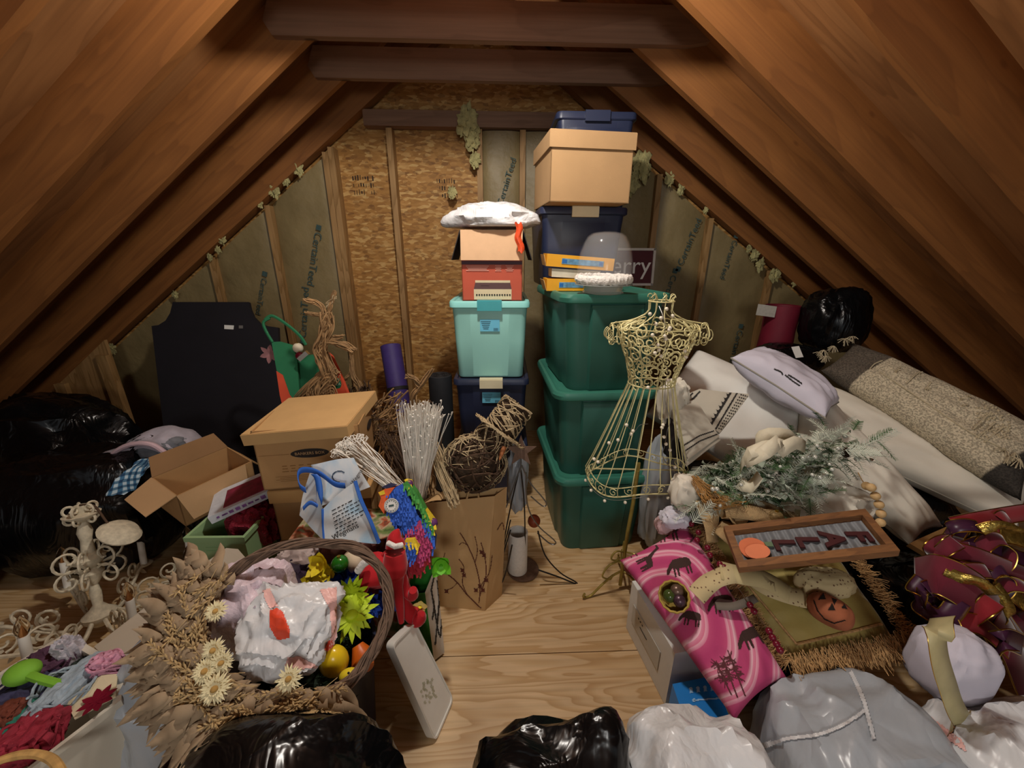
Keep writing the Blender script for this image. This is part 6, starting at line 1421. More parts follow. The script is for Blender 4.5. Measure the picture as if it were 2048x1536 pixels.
# ---- folded throw
M_THROW = mat('oat_cloth', '#b9b2a2', .9, var=.05, vs=8, bmp=.2, bs=300, bd=.001)
Pt = Pl(at(1420, 840, Y=1.40), (-.1, -.62, .75))
th_ = rootat('folded_throw', 'folded oat coloured throw with black woven bands on the white cushion', 'blanket', Pt.pt(1420, 850))
def layer(poly, k, th=.012): return sheet(MB(), Pt, poly, 14, th, k)
ls = []
for i, (poly, k) in enumerate((([(1345, 800), (1400, 778), (1498, 790), (1440, 868)], .0), ([(1345, 800), (1400, 778), (1498, 790), (1440, 866)], .014))):
    o = layer(poly, k).build('cloth_layer', M_THROW, th_, world=True); crumple(o, .006, 7, i); ls.append(o)
Bt1 = bvh(ls[1]); m = MB()
for a in ((1462, 784, 1418, 856, 4), (1474, 786, 1430, 860, 3)): print_on(m, Bt1, thick([(a[0], a[1]), (a[2], a[3])], a[4]), 1.3)
for i in range(9):
    x, y = 1456 - i * 5, 790 + i * 8; print_on(m, Bt1, [(x - 4, y - 3), (x + 4, y), (x - 1, y + 4)], 1.2)
for i in range(14):
    for j in range(4): x, y = 1482 - i * 3.4 + j * 4.2, 790 + i * 5.2 + j * 1.2; print_on(m, Bt1, [(x - 1.3, y - 1.6), (x + 1.3, y - 1.6), (x + 1.3, y + 1.6), (x - 1.3, y + 1.6)], 1.3)
for a in ((1400, 783, 1372, 812), (1372, 812, 1360, 800), (1385, 786, 1372, 800)): print_on(m, Bt1, thick([(a[0], a[1]), (a[2], a[3])], 3), 1.3)
m.build('black_bands', M_BLACKINK, th_, world=True, smooth=False, kind='stuff')
for i, poly in enumerate(([(1340, 815), (1390, 800), (1440, 880), (1372, 930)], [(1340, 815), (1390, 800), (1443, 872), (1375, 918)])):
    o = sheet(MB(), Pt, poly, 14, .012, .03 + .014 * i).build('cloth_layer', M_THROW, th_, world=True); crumple(o, .008, 7, 5 + i)
Bt2 = bvh(o); m = MB(); print_on(m, Bt2, thick([(1366, 892), (1398, 872), (1428, 862)], 2.2), 1.2); print_on(m, Bt2, thick([(1370, 902), (1400, 882), (1436, 868)], 2.2), 1.2); m.build('black_lines', M_BLACKINK, th_, world=True, smooth=False)
# ================= frosted garland =================
random.seed(33)
fg = rootat('frosted_garland', 'frosted evergreen garland with silver berries and cream ribbon on the cushions', 'garland', at(1570, 960, Y=1.12))
M_GRNN = mat('green_needle', '#47643f', .75, var=.3, vs=30); M_SAGEL = mat('frosted_leaf', '#b4bfaa', .75, var=.2, vs=20); M_SNOWN = mat('snowy_needle', '#c3c9b8', .85, var=.12)
path = [at(1400, 985, Y=1.15), at(1450, 950, Y=1.18), at(1510, 940, Y=1.15), at(1570, 935, Y=1.12), at(1630, 905, Y=1.15), at(1690, 885, Y=1.18)]
GP = smoothpath(path, 8) + smoothpath([at(1400, 990, Y=1.12), at(1470, 985, Y=1.10), at(1560, 985, Y=1.08), at(1640, 955, Y=1.08)], 6); mg, ms, ml, mc = MB(), MB(), MB(), MB()
for i in range(330):
    p = random.choice(GP) + rv(.058); d = V((random.uniform(-1, 1), random.uniform(-1, .6), random.uniform(-.45, .9))); mm = mg if random.random() < .5 else ms
    sprig(mm, p, d, random.uniform(.06, .12), .024, 20, .0011, droop=.25)
for (x0, y0, x1, y1) in ((1700, 905, 1795, 862), (1660, 890, 1705, 835), (1560, 965, 1625, 900), (1500, 985, 1540, 1045), (1600, 960, 1660, 960), (1540, 1000, 1560, 1050), (1460, 1000, 1420, 1030), (1640, 880, 1700, 850), (1690, 900, 1760, 905)):
    a, b = at(x0, y0, Y=1.08), at(x1, y1, Y=1.02); sprig(ms, a, b - a, (b - a).length, .028, 20, .0014, up=(0, -.8, .6), droop=.0)
for i in range(190):
    p = random.choice(GP) + rv(.05); d = rv(1); d.y -= .3; leaf(ml, p, d, rv(1).normalized(), random.uniform(.022, .042), random.uniform(.006, .010))
mg.build('green_needles', M_GRNN, fg, world=True, kind='stuff'); ms.build('frosted_needles', M_SNOWN, fg, world=True, kind='stuff'); ml.build('frosted_leaves', M_SAGEL, fg, world=True, kind='stuff')
for i in range(75):
    mc.sphere(random.choice(GP) + rv(.05) + V((0, -.03, .03)), random.uniform(.005, .009), 10, 7)
mc.build('silver_berries', mat('pearl_berry', '#c9cabf', .25, .3, var=.1), fg, world=True, kind='stuff')
for (x, y) in ((1690, 915), (1530, 990)):
    c = at(x, y, Y=1.08); m = MB()
    for k in range(9):
        for j in range(8): a = j * .785 + k * .4; r_ = .016 * (1 - (k / 9) ** 2) + .003; petal(m, c + V((0, 0, .004 * k)), (cos(a), sin(a), .5), (0, 0, 1), r_, .004, .2, 3)
    m.build('pine_cone', M_TWIGD, fg, world=True)
M_RIBC = mat('cream_ribbon', '#d5cdb4', .6, var=.06, vs=30, bmp=.3, bs=150, bd=.002)
def ribbon(name, root, pts, w, mt, wd=None, edge=None, er=.0015, tw=0, world_pts=False, n=6):
    P = smoothpath(pts if world_pts else [at(*p[:2], Y=p[2]) for p in pts], n); N = len(P); L, R_ = [], []
    for i in range(N):
        t = (P[min(N - 1, i + 1)] - P[max(0, i - 1)]).normalized(); wv = V(wd) if wd else t.orthogonal(); wv = (wv - t * wv.dot(t)).normalized()
        if tw: wv = Matrix.Rotation(tw * i / N, 3, t) @ wv
        L.append(P[i] - wv * w / 2); R_.append(P[i] + wv * w / 2)
    m = MB(); m.loft([[a, a.lerp(b, .5), b] for a, b in zip(L, R_)], cap=False, closed=False); o = m.build(name, mt, root, world=True); md = o.modifiers.new('t', 'SOLIDIFY'); md.thickness = .0012
    if edge: MB().tube(L, er, 5).build('wire_edge', edge, o, world=False) if False else None
    if edge:
        e = MB(); e.tube(L, er, 5); e.tube(R_, er, 5); e.build('wire_edge', edge, root, world=True)
    return o
for pts in ([(1515, 900, 1.16), (1512, 880, 1.14), (1540, 868, 1.12), (1580, 872, 1.12), (1590, 888, 1.14)], [(1480, 940, 1.1), (1500, 905, 1.06), (1560, 890, 1.04), (1575, 900, 1.08)], [(1490, 925, 1.06), (1530, 905, 1.03), (1560, 880, 1.05)], [(1478, 965, 1.08), (1500, 975, 1.05), (1520, 950, 1.04)], [(1555, 905, 1.04), (1590, 885, 1.05), (1610, 895, 1.08)]):
    ribbon('ribbon_loop', fg, pts, .042, M_RIBC, wd=(.3, .5, .8), n=2)
gl_ = rootat('glass_bauble', 'small clear glass bauble at the right tip of the frosted garland', 'ornament', at(1740, 928, Y=1.05)); MB().sphere(at(1740, 928, Y=1.05), .014, 16, 12).build('ball', M_GLASS, gl_, world=True); MB().lathe([(.004, 0), (.006, .006), (0, .007)], c=at(1740, 928, Y=1.05) + V((0, 0, .013)), seg=10).build('cap', M_SILV, gl_, world=True)
gl_ = rootat('glass_bauble', 'second clear bauble below it, above the wooden beads', 'ornament', at(1727, 955, Y=1.05)); MB().sphere(at(1727, 955, Y=1.05), .014, 16, 12).build('ball', M_GLASS, gl_, world=True)
# ---- wooden beads
M_WBEAD = mat('wooden_bead', '#cfac78', .6, var=.12, vs=60)
wbd = rootat('wooden_bead_strand', 'strand of large round wooden beads hanging beside the plump cream pillow', 'bead strand', at(1745, 985, Y=1.0))
bpx = [(1716, 945, 1.06), (1724, 960, 1.05), (1733, 972, 1.03), (1742, 975, 1.01), (1751, 992, 1.0), (1758, 1009, .99), (1762, 1027, .98), (1761, 1045, .97), (1752, 1058, .965)]
MB().tube(smoothpath([at(x, y, Y=Y) for x, y, Y in bpx], 4), .0015, 4).build('cord', M_STRAW, wbd, world=True)
f0 = None
for x, y, Y in [(p.x, p.y, p.z) for p in [V(b) for b in bpx[2:]]]:
    if f0 is None: f0 = MB().sphere((0, 0, 0), .0135, 16, 10).build('bead', M_WBEAD, wbd); o = f0
    else: o = f0.copy(); COL.objects.link(o); o.parent = wbd
    o.location = at(x, y, Y=Y) - wbd.location
# ================= white carton, blue box =================
Bx, Cx = at(1252, 1254, z=.003), at(1330, 1410, z=.003); Hx = .235
ex = (Cx - Bx); L = ex.length; yaw = atan2(ex.y, ex.x)
we = thing('white_carton', 'white carton lying on its side under the pink pillow', 'box', (Bx.x, Bx.y, 0), (0, 0, yaw))
M_WCART = mat('white_carton', '#d6d5cf', .5, var=.03)
Dw = .22
MB().box((L / 2, Dw / 2, Hx / 2 + .002), (L, Dw, Hx)).build('carton', M_WCART, we, smooth=False)
m = MB(); m.box((L * .45, -.002, Hx * .5), (L * .66, .002, Hx * .36)); pan = m.build('printed_panel', mat('pale_grey_print', '#bdb9ae', .5, var=.03), we, smooth=False)
m = MB()
for i in range(3): m.box((L * .28 + i * .014, -.004, Hx * .60 - i * .0), (.006, .001, .004))
m.box((L * .42, -.004, Hx * .5), (.05, .001, .003)); m.build('printed_marks', M_BLACKINK, we, smooth=False, kind='stuff')
p4_ = [at(1345, 1368, z=.15), at(1424, 1352, z=.15), at(1462, 1440, z=.15)]; p4_.append(p4_[0] + p4_[2] - p4_[1])
bl = rootat('blue_box', 'bright blue carton between the white carton and the grey plastic bag', 'box', V((p4_[3].x, p4_[3].y, 0)))
M_BLUEB = mat('bright_blue_card', '#1d7fd0', .45, var=.04)
blo = MB().hexa([V((p.x, p.y, .002)) for p in p4_[::-1]], p4_[::-1]).build('carton', M_BLUEB, bl, world=True, smooth=False)
Bb2 = bvh(blo); m = MB()
for i in range(4): print_on(m, Bb2, [(1378 + i * 14, 1376 - i * 1.5), (1384 + i * 14, 1375 - i * 1.5), (1386 + i * 14, 1386 - i * 1.5), (1380 + i * 14, 1387 - i * 1.5)], 1.4)
print_on(m, Bb2, thick([(1388, 1401), (1440, 1397)], 3), 1.4); print_on(m, Bb2, [(1388 + 4 * cos(a), 1401 + 4 * sin(a)) for a in (0, 1, 2, 3, 4, 5)], 1.2)
m.build('pale_print', mat('pale_blue_print', '#9fc8ea', .5, var=0), bl, world=True, smooth=False, kind='stuff')
# ================= pink wildlife pillow =================
m_, t_, b_ = nt('pink_sunset_print'); v_ = coords(t_, (1, 1, 0)); w_ = nd(t_, 'ShaderNodeTexWave', wave_type='RINGS', rings_direction='SPHERICAL', Scale=2.4, Distortion=7.0, Detail=1.5); w_.inputs['Detail Scale'].default_value = .8
mp = v_.node; mp.inputs['Location'].default_value = (.05, .12, 0); t_.links.new(v_, w_.inputs['Vector']); t_.links.new(ramp(t_, w_.outputs['Fac'], [(0, '#b2396c'), (.26, '#c14c78'), (.29, '#d57f9b'), (.46, '#e3a9b8'), (.49, '#d6728f'), (.68, '#dd8ba4'), (.71, '#eac0c9'), (.9, '#b8406f')], 'LINEAR'), b_.inputs['Base Color']); b_.inputs['Roughness'].default_value = .85; M_PINK = m_
P1, P2, P3 = at(1312, 1075, z=.46), at(1530, 1392, z=.31), at(1245, 1108, z=.42)
npk = (P2 - P1).cross(P3 - P1).normalized(); npk = npk if npk.z > 0 else -npk; Ppk = Pl(P1, npk)
pk_ = pillow_quad('pink_pillow', 'long pink pillow printed with zebras, giraffes and trees, lying across the white carton', Ppk, [(1240, 1108), (1478, 1436), (1584, 1346), (1374, 1032)], .11, M_PINK, 12, wr=.006, cor=.05)
Bp = bvh(pk_.children[0]); M_SIL = mat('brown_silhouette', '#3a2520', .85, var=.05)
def animal(m, x, y, s, rot, kind='zebra'):
    sh = {'zebra': [(-22, -8), (-15, -14), (0, -15), (14, -13), (20, -8), (22, 2), (19, 4), (20, 22), (17, 22), (15, 5), (12, 6), (13, 22), (10, 22), (8, 6), (-6, 6), (-7, 22), (-10, 22), (-11, 6), (-14, 5), (-15, 22), (-18, 22), (-18, 2), (-24, 6), (-30, 14), (-34, 13), (-31, 3)],
          'giraffe': [(-14, -6), (-18, -22), (-22, -34), (-28, -36), (-26, -40), (-18, -40), (-13, -24), (-6, -12), (8, -8), (14, -4), (14, 4), (13, 26), (10, 26), (9, 6), (5, 26), (2, 26), (2, 5), (-8, 4), (-9, 26), (-12, 26), (-12, 4), (-15, 26), (-18, 26), (-16, 2)]}[kind]
    c, q = cos(rot), sin(rot); print_on(m, Bp, [(x + s * (c * a - q * b), y + s * (q * a + c * b)) for a, b in sh], 1.25)
m = MB(); animal(m, 1335, 1062, .95, RAD(-8)); animal(m, 1362, 1130, .95, RAD(-14)); animal(m, 1297, 1125, .8, RAD(60), 'giraffe'); animal(m, 1445, 1205, .95, RAD(-10)); animal(m, 1505, 1270, 1.1, RAD(-25)); animal(m, 1385, 1235, .8, RAD(10))
m.build('animal_silhouettes', M_SIL, pk_, world=True, smooth=False)
m = MB()
for (x, y, dx, dy) in ((1475, 1395, -28, -75), (1490, 1392, -30, -80), (1463, 1390, -30, -62), (1275, 1112, -22, -22), (1264, 1116, -14, -24), (1380, 1085, 12, -14)):
    print_on(m, Bp, thick([(x, y), (x + dx, y + dy)], 2.6), 1.3)
    for k in range(46 if dy < -50 else 8):
        f = random.uniform(.45, 1.05); a = random.uniform(0, 6.28); r = random.uniform(3, 18 if dy < -50 else 9); X_, Y_ = x + dx * f, y + dy * f; print_on(m, Bp, thick([(X_, Y_), (X_ + r * cos(a), Y_ + r * sin(a) * .8)], 1.6), 1.4)
m.build('tree_silhouettes', mat('brown_tree_print', '#5a2c30', .85, var=.05), pk_, world=True, smooth=False, kind='stuff')
# ================= gold fringed pillow =================
q1, q2, q3 = at(1575, 1335, z=.30), at(1815, 1270, z=.36), at(1395, 1055, z=.47); ng = (q2 - q1).cross(q3 - q1).normalized(); ng = ng if ng.z > 0 else -ng; Pg = Pl(q1, ng)
M_GOLDF = mat('gold_brocade', '#a3904f', .6, var=.15, vs=10, bmp=.3, bs=50, bd=.004, sheen=.3); M_FRG = mat('gold_fringe', '#b8905e', .7, var=.35, vs=120)
gpil = pillow_quad('fringed_pillow', 'olive gold brocade pillow edged with thick gold fringe under the framed sign', Pg, [(1405, 1060), (1578, 1325), (1812, 1272), (1650, 1045)], .12, M_GOLDF, 14, wr=.006, cor=.05)
BG = bvh(gpil.children[0])
crn = [(1396, 1048), (1572, 1325), (1812, 1275), (1650, 1040)]; E = [Pg.pt(x, y, .0) for x, y in crn]; cE = sum(E, V((0, 0, 0))) / 4
m = MB()
for i in (0, 1, 2):
    a, b = E[i], E[(i + 1) % 4]; L_ = (b - a).length; n_ = int(L_ / .0011); out = ((a + b) / 2 - cE); out = (out - (b - a).normalized() * out.dot((b - a).normalized())).normalized()
    for k in range(n_):
        p = a.lerp(b, (k + random.random()) / n_) - out * random.uniform(0, .02) + ng * random.uniform(0, .02); d = out + rv(.35) + V((0, 0, -.35)); l_ = random.uniform(.03, .052); s = (b - a).normalized() * random.uniform(-.010, .010)
        m.tube([p, p + d * l_ * .5 + s, p + d * l_, p + d * l_ * .85 - s, p + d * l_ * .4 + s * .5], .0009, 4)
m.build('bullion_fringe', M_FRG, gpil, world=True, kind='stuff')
MB().tube([q for q in [surf(BG, 1430 + (1592 - 1430) * i / 20, 1090 + (1288 - 1090) * i / 20, .003) for i in range(21)] + [surf(BG, 1592 + (1780 - 1592) * i / 20, 1288 + (1244 - 1288) * i / 20, .003) for i in range(21)] if q], .004, 6).build('rope_trim', M_FRG, gpil, world=True)
# maroon berries along the fringe
br = rootat('berry_string', 'string of small maroon berries between the pink pillow and the gold fringe', 'garland', at(1420, 1110, z=.47)); f0 = None; bq = [(1383, 1048), (1397, 1065), (1394, 1080), (1415, 1095), (1420, 1110), (1440, 1128), (1448, 1134), (1500, 1210), (1508, 1222), (1538, 1262), (1545, 1275), (1553, 1288), (1560, 1300)]
MB().tube([Ppk.pt(x, y, .03) for x, y in bq], .0012, 4).build('wire', M_TWIGD, br, world=True)
for x, y in bq:
    if f0 is None: f0 = MB().sphere((0, 0, 0), .0095, 12, 8).build('berry', M_MAROON, br); o = f0
    else: o = f0.copy(); COL.objects.link(o); o.parent = br
    o.location = Ppk.pt(x, y, .03) - br.location
# ================= FALL sign =================
S4 = [(1447, 1062), (1728, 1028), (1797, 1112), (1478, 1146)]
def rectplane(c4):
    R4 = [(_f + _r * ((x - 1024) / F_PX) + _u * ((768 - y) / F_PX)) for x, y in c4]
    d1 = R4[0].cross(R4[1]).cross(R4[3].cross(R4[2])).normalized(); d2 = R4[0].cross(R4[3]).cross(R4[1].cross(R4[2])).normalized(); n = d1.cross(d2).normalized(); n = n if n.dot(R4[0]) < 0 else -n
    print('RECT', c4[0], 'dot', round(d1.dot(d2), 3), 'n', n); return n
ns = rectplane(S4); Psg = Pl(at(1610, 1090, z=.60), ns)
fs = rootat('fall_sign', 'framed corrugated metal sign with maroon letters and an orange pumpkin', 'sign', Psg.pt(1610, 1090))
M_WOODF = wood('sign_wood', ['#8f6238', '#7a5230'], 'X', 1.5, knots=False); M_CORR = mat('galvanised', '#7b7f83', .55, .15, var=.15, vs=20)
def bil(u, v, off=0): a = Psg.pt(*S4[0], off).lerp(Psg.pt(*S4[1], off), u); b = Psg.pt(*S4[3], off).lerp(Psg.pt(*S4[2], off), u); return a.lerp(b, v)
fw, fv = .05, .15
for (u0, v0, u1, v1) in ((0, 0, 1, fv), (0, 1 - fv, 1, 1), (0, fv, fw, 1 - fv), (1 - fw, fv, 1, 1 - fv)):
    q = [bil(u0, v0), bil(u1, v0), bil(u1, v1), bil(u0, v1)]; MB().slab(q, ns * .022).build('frame_rail', M_WOODF, fs, world=True, smooth=False)
m = MB(); m.grid(lambda u, v: bil(fw + (1 - 2 * fw) * u, fv + (1 - 2 * fv) * v, .006 + .0028 * sin(u * 15 * 2 * pi)), 150, 3); m.build('corrugated_panel', M_CORR, fs, world=True)
xd = (bil(1, .5) - bil(0, .5)).normalized(); yd = (bil(.5, 1) - bil(.5, 0)).normalized()
M_LET = mat('maroon_letter', '#43181a', .6, var=.1)
for ch_, u in (('F', .855), ('A', .69), ('L', .525), ('L', .365)):
    text('letter', ch_, (bil(1, .5) - bil(0, .5)).length * .185, frame(bil(u, .5, .014), yd, xd), M_LET, fs, ext=.003, bold=.003)
pu = MB(); c = bil(.15, .5, .012); 
m = MB().slab([c + xd * .038 * cos(t * .314) * (1 + .06 * cos(t * .942)) + yd * .036 * sin(t * .314) for t in range(20)], ns * .004); po = m.build('orange_pumpkin', mat('orange_paint', '#d0714a', .7, var=.06), fs, world=True, smooth=False)
m = MB().slab([c + xd * (.008 + .034 * cos(t * .314)) + yd * (.018 + .026 * sin(t * .314)) + ns * .005 for t in range(20)], ns * .003); m.build('pumpkin_lobe', mat('orange_paint_light', '#dd8058', .7, var=.06), fs, world=True, smooth=False)
m = MB().slab([c + xd * (.036 + a) + yd * b for a, b in ((0, -.015), (.022, -.012), (.022, .004), (0, .0))], ns * .004); m.build('pumpkin_leaf', mat('sage_paint', '#5f7458', .7), fs, world=True, smooth=False)
# ================= burlap bow, polka scarf, jack o lantern, basket =================
M_BURL = mat('burlap', '#a58a62', .95, var=.15, vs=60, bmp=.6, bs=260, bd=.002); M_POLK, t_, b_ = nt('dotted_cream'); v_ = coords(t_); vo = nd(t_, 'ShaderNodeTexVoronoi', Scale=75.0); t_.links.new(v_, vo.inputs['Vector']); vo.inputs['Randomness'].default_value = .5
t_.links.new(ramp(t_, vo.outputs['Distance'], [(.16, '#6a4a34'), (.24, '#c6b488')]), b_.inputs['Base Color']); b_.inputs['Roughness'].default_value = .85
bb_ = rootat('burlap_bow', 'burlap bow with frayed raffia behind the framed sign', 'bow', at(1450, 1050, Y=1.05))
for pts, w, mt in (([(1400, 1000, 1.1), (1450, 1015, 1.05), (1470, 1045, 1.0), (1440, 1075, .98)], .075, M_BURL), ([(1430, 1005, 1.1), (1490, 1010, 1.06), (1560, 1035, 1.03), (1600, 1050, 1.02)], .07, M_BURL), ([(1450, 1020, 1.03), (1520, 1030, 1.0), (1590, 1060, .98)], .05, M_BURL), ([(1410, 1000, 1.08), (1420, 1040, 1.02), (1425, 1085, .98)], .06, M_BURL)): ribbon('loop', bb_, pts, w, mt, wd=(.5, .6, .5))
m = MB()
for i in range(60):
    a = at(1388 + random.uniform(-6, 10), 955 + random.uniform(-5, 10), Y=1.10); b = at(1420 + random.uniform(-10, 40), 1000 + random.uniform(-5, 15), Y=1.04); c = at(1440 + random.uniform(-20, 60), 1010 + random.uniform(-8, 12), Y=1.03); m.tube(smoothpath([a, a.lerp(b, .5) + rv(.01), b, c], 4), .0012, 4)
m.build('raffia', mat('raffia', '#a87a40', .8, var=.3), bb_, world=True, kind='stuff')
orn(1550, 1036, 1.0, .026, mat('gold_glitter', '#8a744c', .5, .3, var=.3, vs=200), 'glittered bronze ball behind the framed sign')
ps_ = rootat('dotted_scarf', 'cream cloth with brown dots draped over the pink and gold pillows', 'scarf', Pg.pt(1560, 1180, .03))
def drape(pts, w, mt, pl=Pg, root=ps_, name='cloth', wd=None, off=.045): return ribbon(name, root, [pl.pt(x, y, off + .008 * sin(x * .07)) for x, y in pts], w, mt, wd=wd or (.2, .9, .35), world_pts=True)
drape([(1392, 1192), (1420, 1165), (1455, 1150), (1495, 1150), (1540, 1178), (1600, 1196), (1618, 1194)], .055, M_POLK, off=.075)
drape([(1440, 1140), (1480, 1150), (1530, 1160), (1580, 1190)], .06, mat('plain_cream', '#bfae80', .85, var=.08, vs=20), off=.078)
bo = bag_mb(Pg.pt(1650, 1165, .06), (.085, .045, .035), 44, .1, 2, 40, flat=-2).build('stuffed_end', M_POLK, ps_, world=True)
drape([(1432, 1212), (1470, 1212), (1512, 1196)], .022, mat('grey_felt', '#6b6258', .8), root=ps_, name='grey_point', off=.07)
jc = Pg.pt(1660, 1222, .082); up_ = (V((0, 0, 1)) * .5 + V((.25, .4, 0))).normalized(); upx = Pl(jc, (0, -.75, .66)); M_TERR = mat('terracotta', '#a05c3c', .8, var=.12, vs=30, bmp=.2, bs=80)
jl = rootat('jack_o_lantern', 'small terracotta jack-o-lantern tilted on the gold fringed pillow', 'pumpkin', jc + V((0, 0, -.04)))
jz = (upx.pt(1672, 1180) - upx.pt(1650, 1262)).normalized(); jx = (upx.n.cross(jz)).normalized() * -1; JM = frame(jc, jx, jz.cross(jx) if False else -upx.n); JR = Matrix((jx, jz.cross(jx), jz)).transposed()
m = MB()
def pk2(u, v):
    th = 2 * pi * u; ph = pi * v; r = 1 + .035 * abs(sin(th * 5)) ; return jc + JR @ V((.056 * r * sin(ph) * cos(th), .05 * r * sin(ph) * sin(th), .046 * cos(ph) * (1 - .25 * (abs(cos(ph)) ** 6))))
m.grid(pk2, 60, 24, wu=True); jo = m.build('pumpkin_body', M_TERR, jl, world=True); Bj = bvh(jo); m = MB(); D_ = mat('dark_hole', '#1a0e08', .9, var=0)
for poly in ([(1637, 1200), (1647, 1186), (1652, 1199)], [(1650, 1184), (1660, 1180), (1662, 1190)], [(1656, 1220), (1664, 1206), (1670, 1220)], [(1682, 1216), (1688, 1208), (1694, 1218)], [(1663, 1196), (1674, 1200), (1668, 1210)]): print_on(m, Bj, poly, 1.1)
print_on(m, Bj, thick([(1628, 1200), (1636, 1222), (1650, 1238), (1668, 1246), (1690, 1240)], 2.2), 1.1)
m.build('carved_face', D_, jl, world=True, smooth=False, kind='stuff')
bk0 = Ppk.pt(1350, 1195, .05); bkn = (V((-.45, -.5, .75))).normalized(); BR = V((0, 0, 1)).rotation_difference(bkn).to_matrix(); bks = rootat('wicker_pot', 'small yellow wicker pot of ornaments tipped on the pink pillow', 'basket', bk0 + V((0, 0, -.03)))
m = MB(); 
for k in range(11): z = -.03 + k * .0055; r = .033 + .0009 * k; m.tube([bk0 + BR @ V(((r + .001 * (-1) ** j) * cos(2 * pi * j / 28), (r + .001 * (-1) ** j) * sin(2 * pi * j / 28), z)) for j in range(28)], .0032, 5, closed=True)
m.lathe([(0, -.03), (.032, -.03), (.032, -.026), (0, -.026)], c=bk0, seg=20, ax=BR); m.build('woven_pot', mat('yellow_wicker', '#a58a3a', .7, var=.2, vs=50), bks, world=True)
for i, (dx, dy, mt, lb) in enumerate(((-.012, .004, mat('olive_glass', '#3d4a22', .1, var=.1), 'dark green glass ball in the wicker pot'), (.014, .012, mat('brown_filigree', '#6a5346', .3, .3, var=.4, vs=90), 'brown filigree ball at the back of the wicker pot'), (.01, -.014, mat('purple_filigree', '#4d3540', .3, .3, var=.5, vs=90), 'purplish filigree ball at the front of the wicker pot'))):
    c = bk0 + BR @ V((dx, dy, .026)); o = rootat('ornament_ball', lb, 'ornament', c); MB().sphere(c, .0185, 16, 12).build('ball', mt, o, world=True)
# small white cloths under the dress form
for i, (x, y, Y, r, c_, lb) in enumerate(((1370, 985, 1.14, (.05, .05, .06), '#d9d2c2', 'cream cloth bundle tied with twine beside the skirt hem'), (1350, 1035, 1.12, (.05, .04, .03), '#c9c6d0', 'pale lavender cloth behind the pink pillow corner'), (1330, 1050, 1.16, (.035, .03, .03), '#c9a9a9', 'dusty pink cloth loop at the left corner of the pink pillow'), (1352, 870, 1.42, (.05, .05, .10), '#2a2526', 'dark cloth between the dress form and the folded throw'), (1345, 800, 1.46, (.06, .05, .09), '#cfc8b8', 'white crochet cloth behind the dress form waist'))):
    c = at(x, y, Y=Y); r0 = rootat('cloth_bundle', lb, 'cloth', c + V((0, 0, -r[2]))); bag_mb(c, r, 80 + i, .2, 2.4, 40, flat=-2).build('cloth', mat('bundle_%d' % i, c_, .85, var=.1, vs=20), r0, world=True)
mb_o = orn(1262, 1135, 1.27, .03, M_MAROON, 'dark maroon ball on the floor by the dress form foot')
# frosted fern sprig
ff = rootat('fern_sprig', 'small frosted fern sprig beside the burlap bow', 'sprig', at(1400, 1040, Y=1.03)); m = MB(); a, b = at(1385, 1045, Y=1.02), at(1425, 1005, Y=1.02); sprig(m, a, b - a, (b - a).length, .03, 14, .0018, up=(0, -.8, .6), droop=0); m.build('fronds', M_SNOWN, ff, world=True)
# ================= red ribbon heap =================
M_VEL = mat('burgundy_velvet', '#6a172a', .85, var=.08, vs=14, sheen=.5); M_PUR = mat('plum_satin', '#44223a', .35, var=.1, vs=14); M_RED2 = mat('red_velvet', '#8a1420', .8, var=.1, vs=14, sheen=.5); M_FOIL = mat('gold_foil', '#b89c4e', .2, .8, var=.25, vs=30, bmp=.8, bs=40, bd=.01)
rh = rootat('red_bow', 'big burgundy velvet bow with gold wired edges heaped at the right edge', 'bow', at(1940, 1200, Y=.85))
for i, (pts, w, mt, wd) in enumerate((([(1830, 1150, .90), (1880, 1150, .84), (1950, 1190, .80), (2000, 1260, .78), (2040, 1310, .78)], .11, M_VEL, (.3, .3, .9)),
        ([(1870, 1130, .90), (1870, 1100, .92), (1900, 1085, .94), (1940, 1095, .92)], .05, M_VEL, (.2, .8, .5)), ([(1890, 1095, .92), (1960, 1115, .88), (2048, 1150, .86), (2100, 1170, .86)], .05, M_VEL, (0, .5, .85)),
        ([(1925, 1105, .92), (1980, 1090, .92), (2040, 1120, .9), (2090, 1130, .9)], .055, M_PUR, (0, .6, .8)), ([(1905, 1075, .96), (1930, 1045, .98), (1960, 1055, .96), (1955, 1085, .94)], .045, M_PUR, (.2, .9, .3)),
        ([(1850, 1160, .86), (1830, 1190, .84), (1850, 1220, .80), (1890, 1235, .78), (1920, 1200, .80)], .045, M_PUR, (.3, .7, .6)), ([(1895, 1240, .76), (1920, 1290, .72), (1950, 1330, .70), (1985, 1345, .70)], .045, M_PUR, (.6, .2, .7)),
        ([(1960, 1360, .70), (1990, 1320, .70), (2010, 1280, .70), (2045, 1290, .72)], .055, M_PUR, (.4, .4, .8)), ([(1910, 1050, .98), (1960, 1040, .98), (2048, 1025, 1.0), (2100, 1020, 1.0)], .05, M_RED2, (.1, .8, .5)),
        ([(1990, 1240, .78), (2020, 1290, .76), (2048, 1360, .74), (2070, 1400, .74)], .10, M_VEL, (.7, .4, .5)), ([(1960, 1080, .94), (2010, 1070, .94), (2060, 1085, .94)], .05, M_FOIL, (.1, .6, .7)), ([(1940, 1175, .84), (1985, 1150, .86), (2048, 1200, .84), (2080, 1240, .84)], .07, M_FOIL, (.1, .5, .8)), ([(1900, 1245, .78), (1960, 1250, .76), (2020, 1300, .74)], .05, M_RED2, (.2, .5, .8)))):
    ribbon('ribbon_loop', rh, pts, w, mt, wd=wd, edge=M_GOLD, er=.0021, n=9)
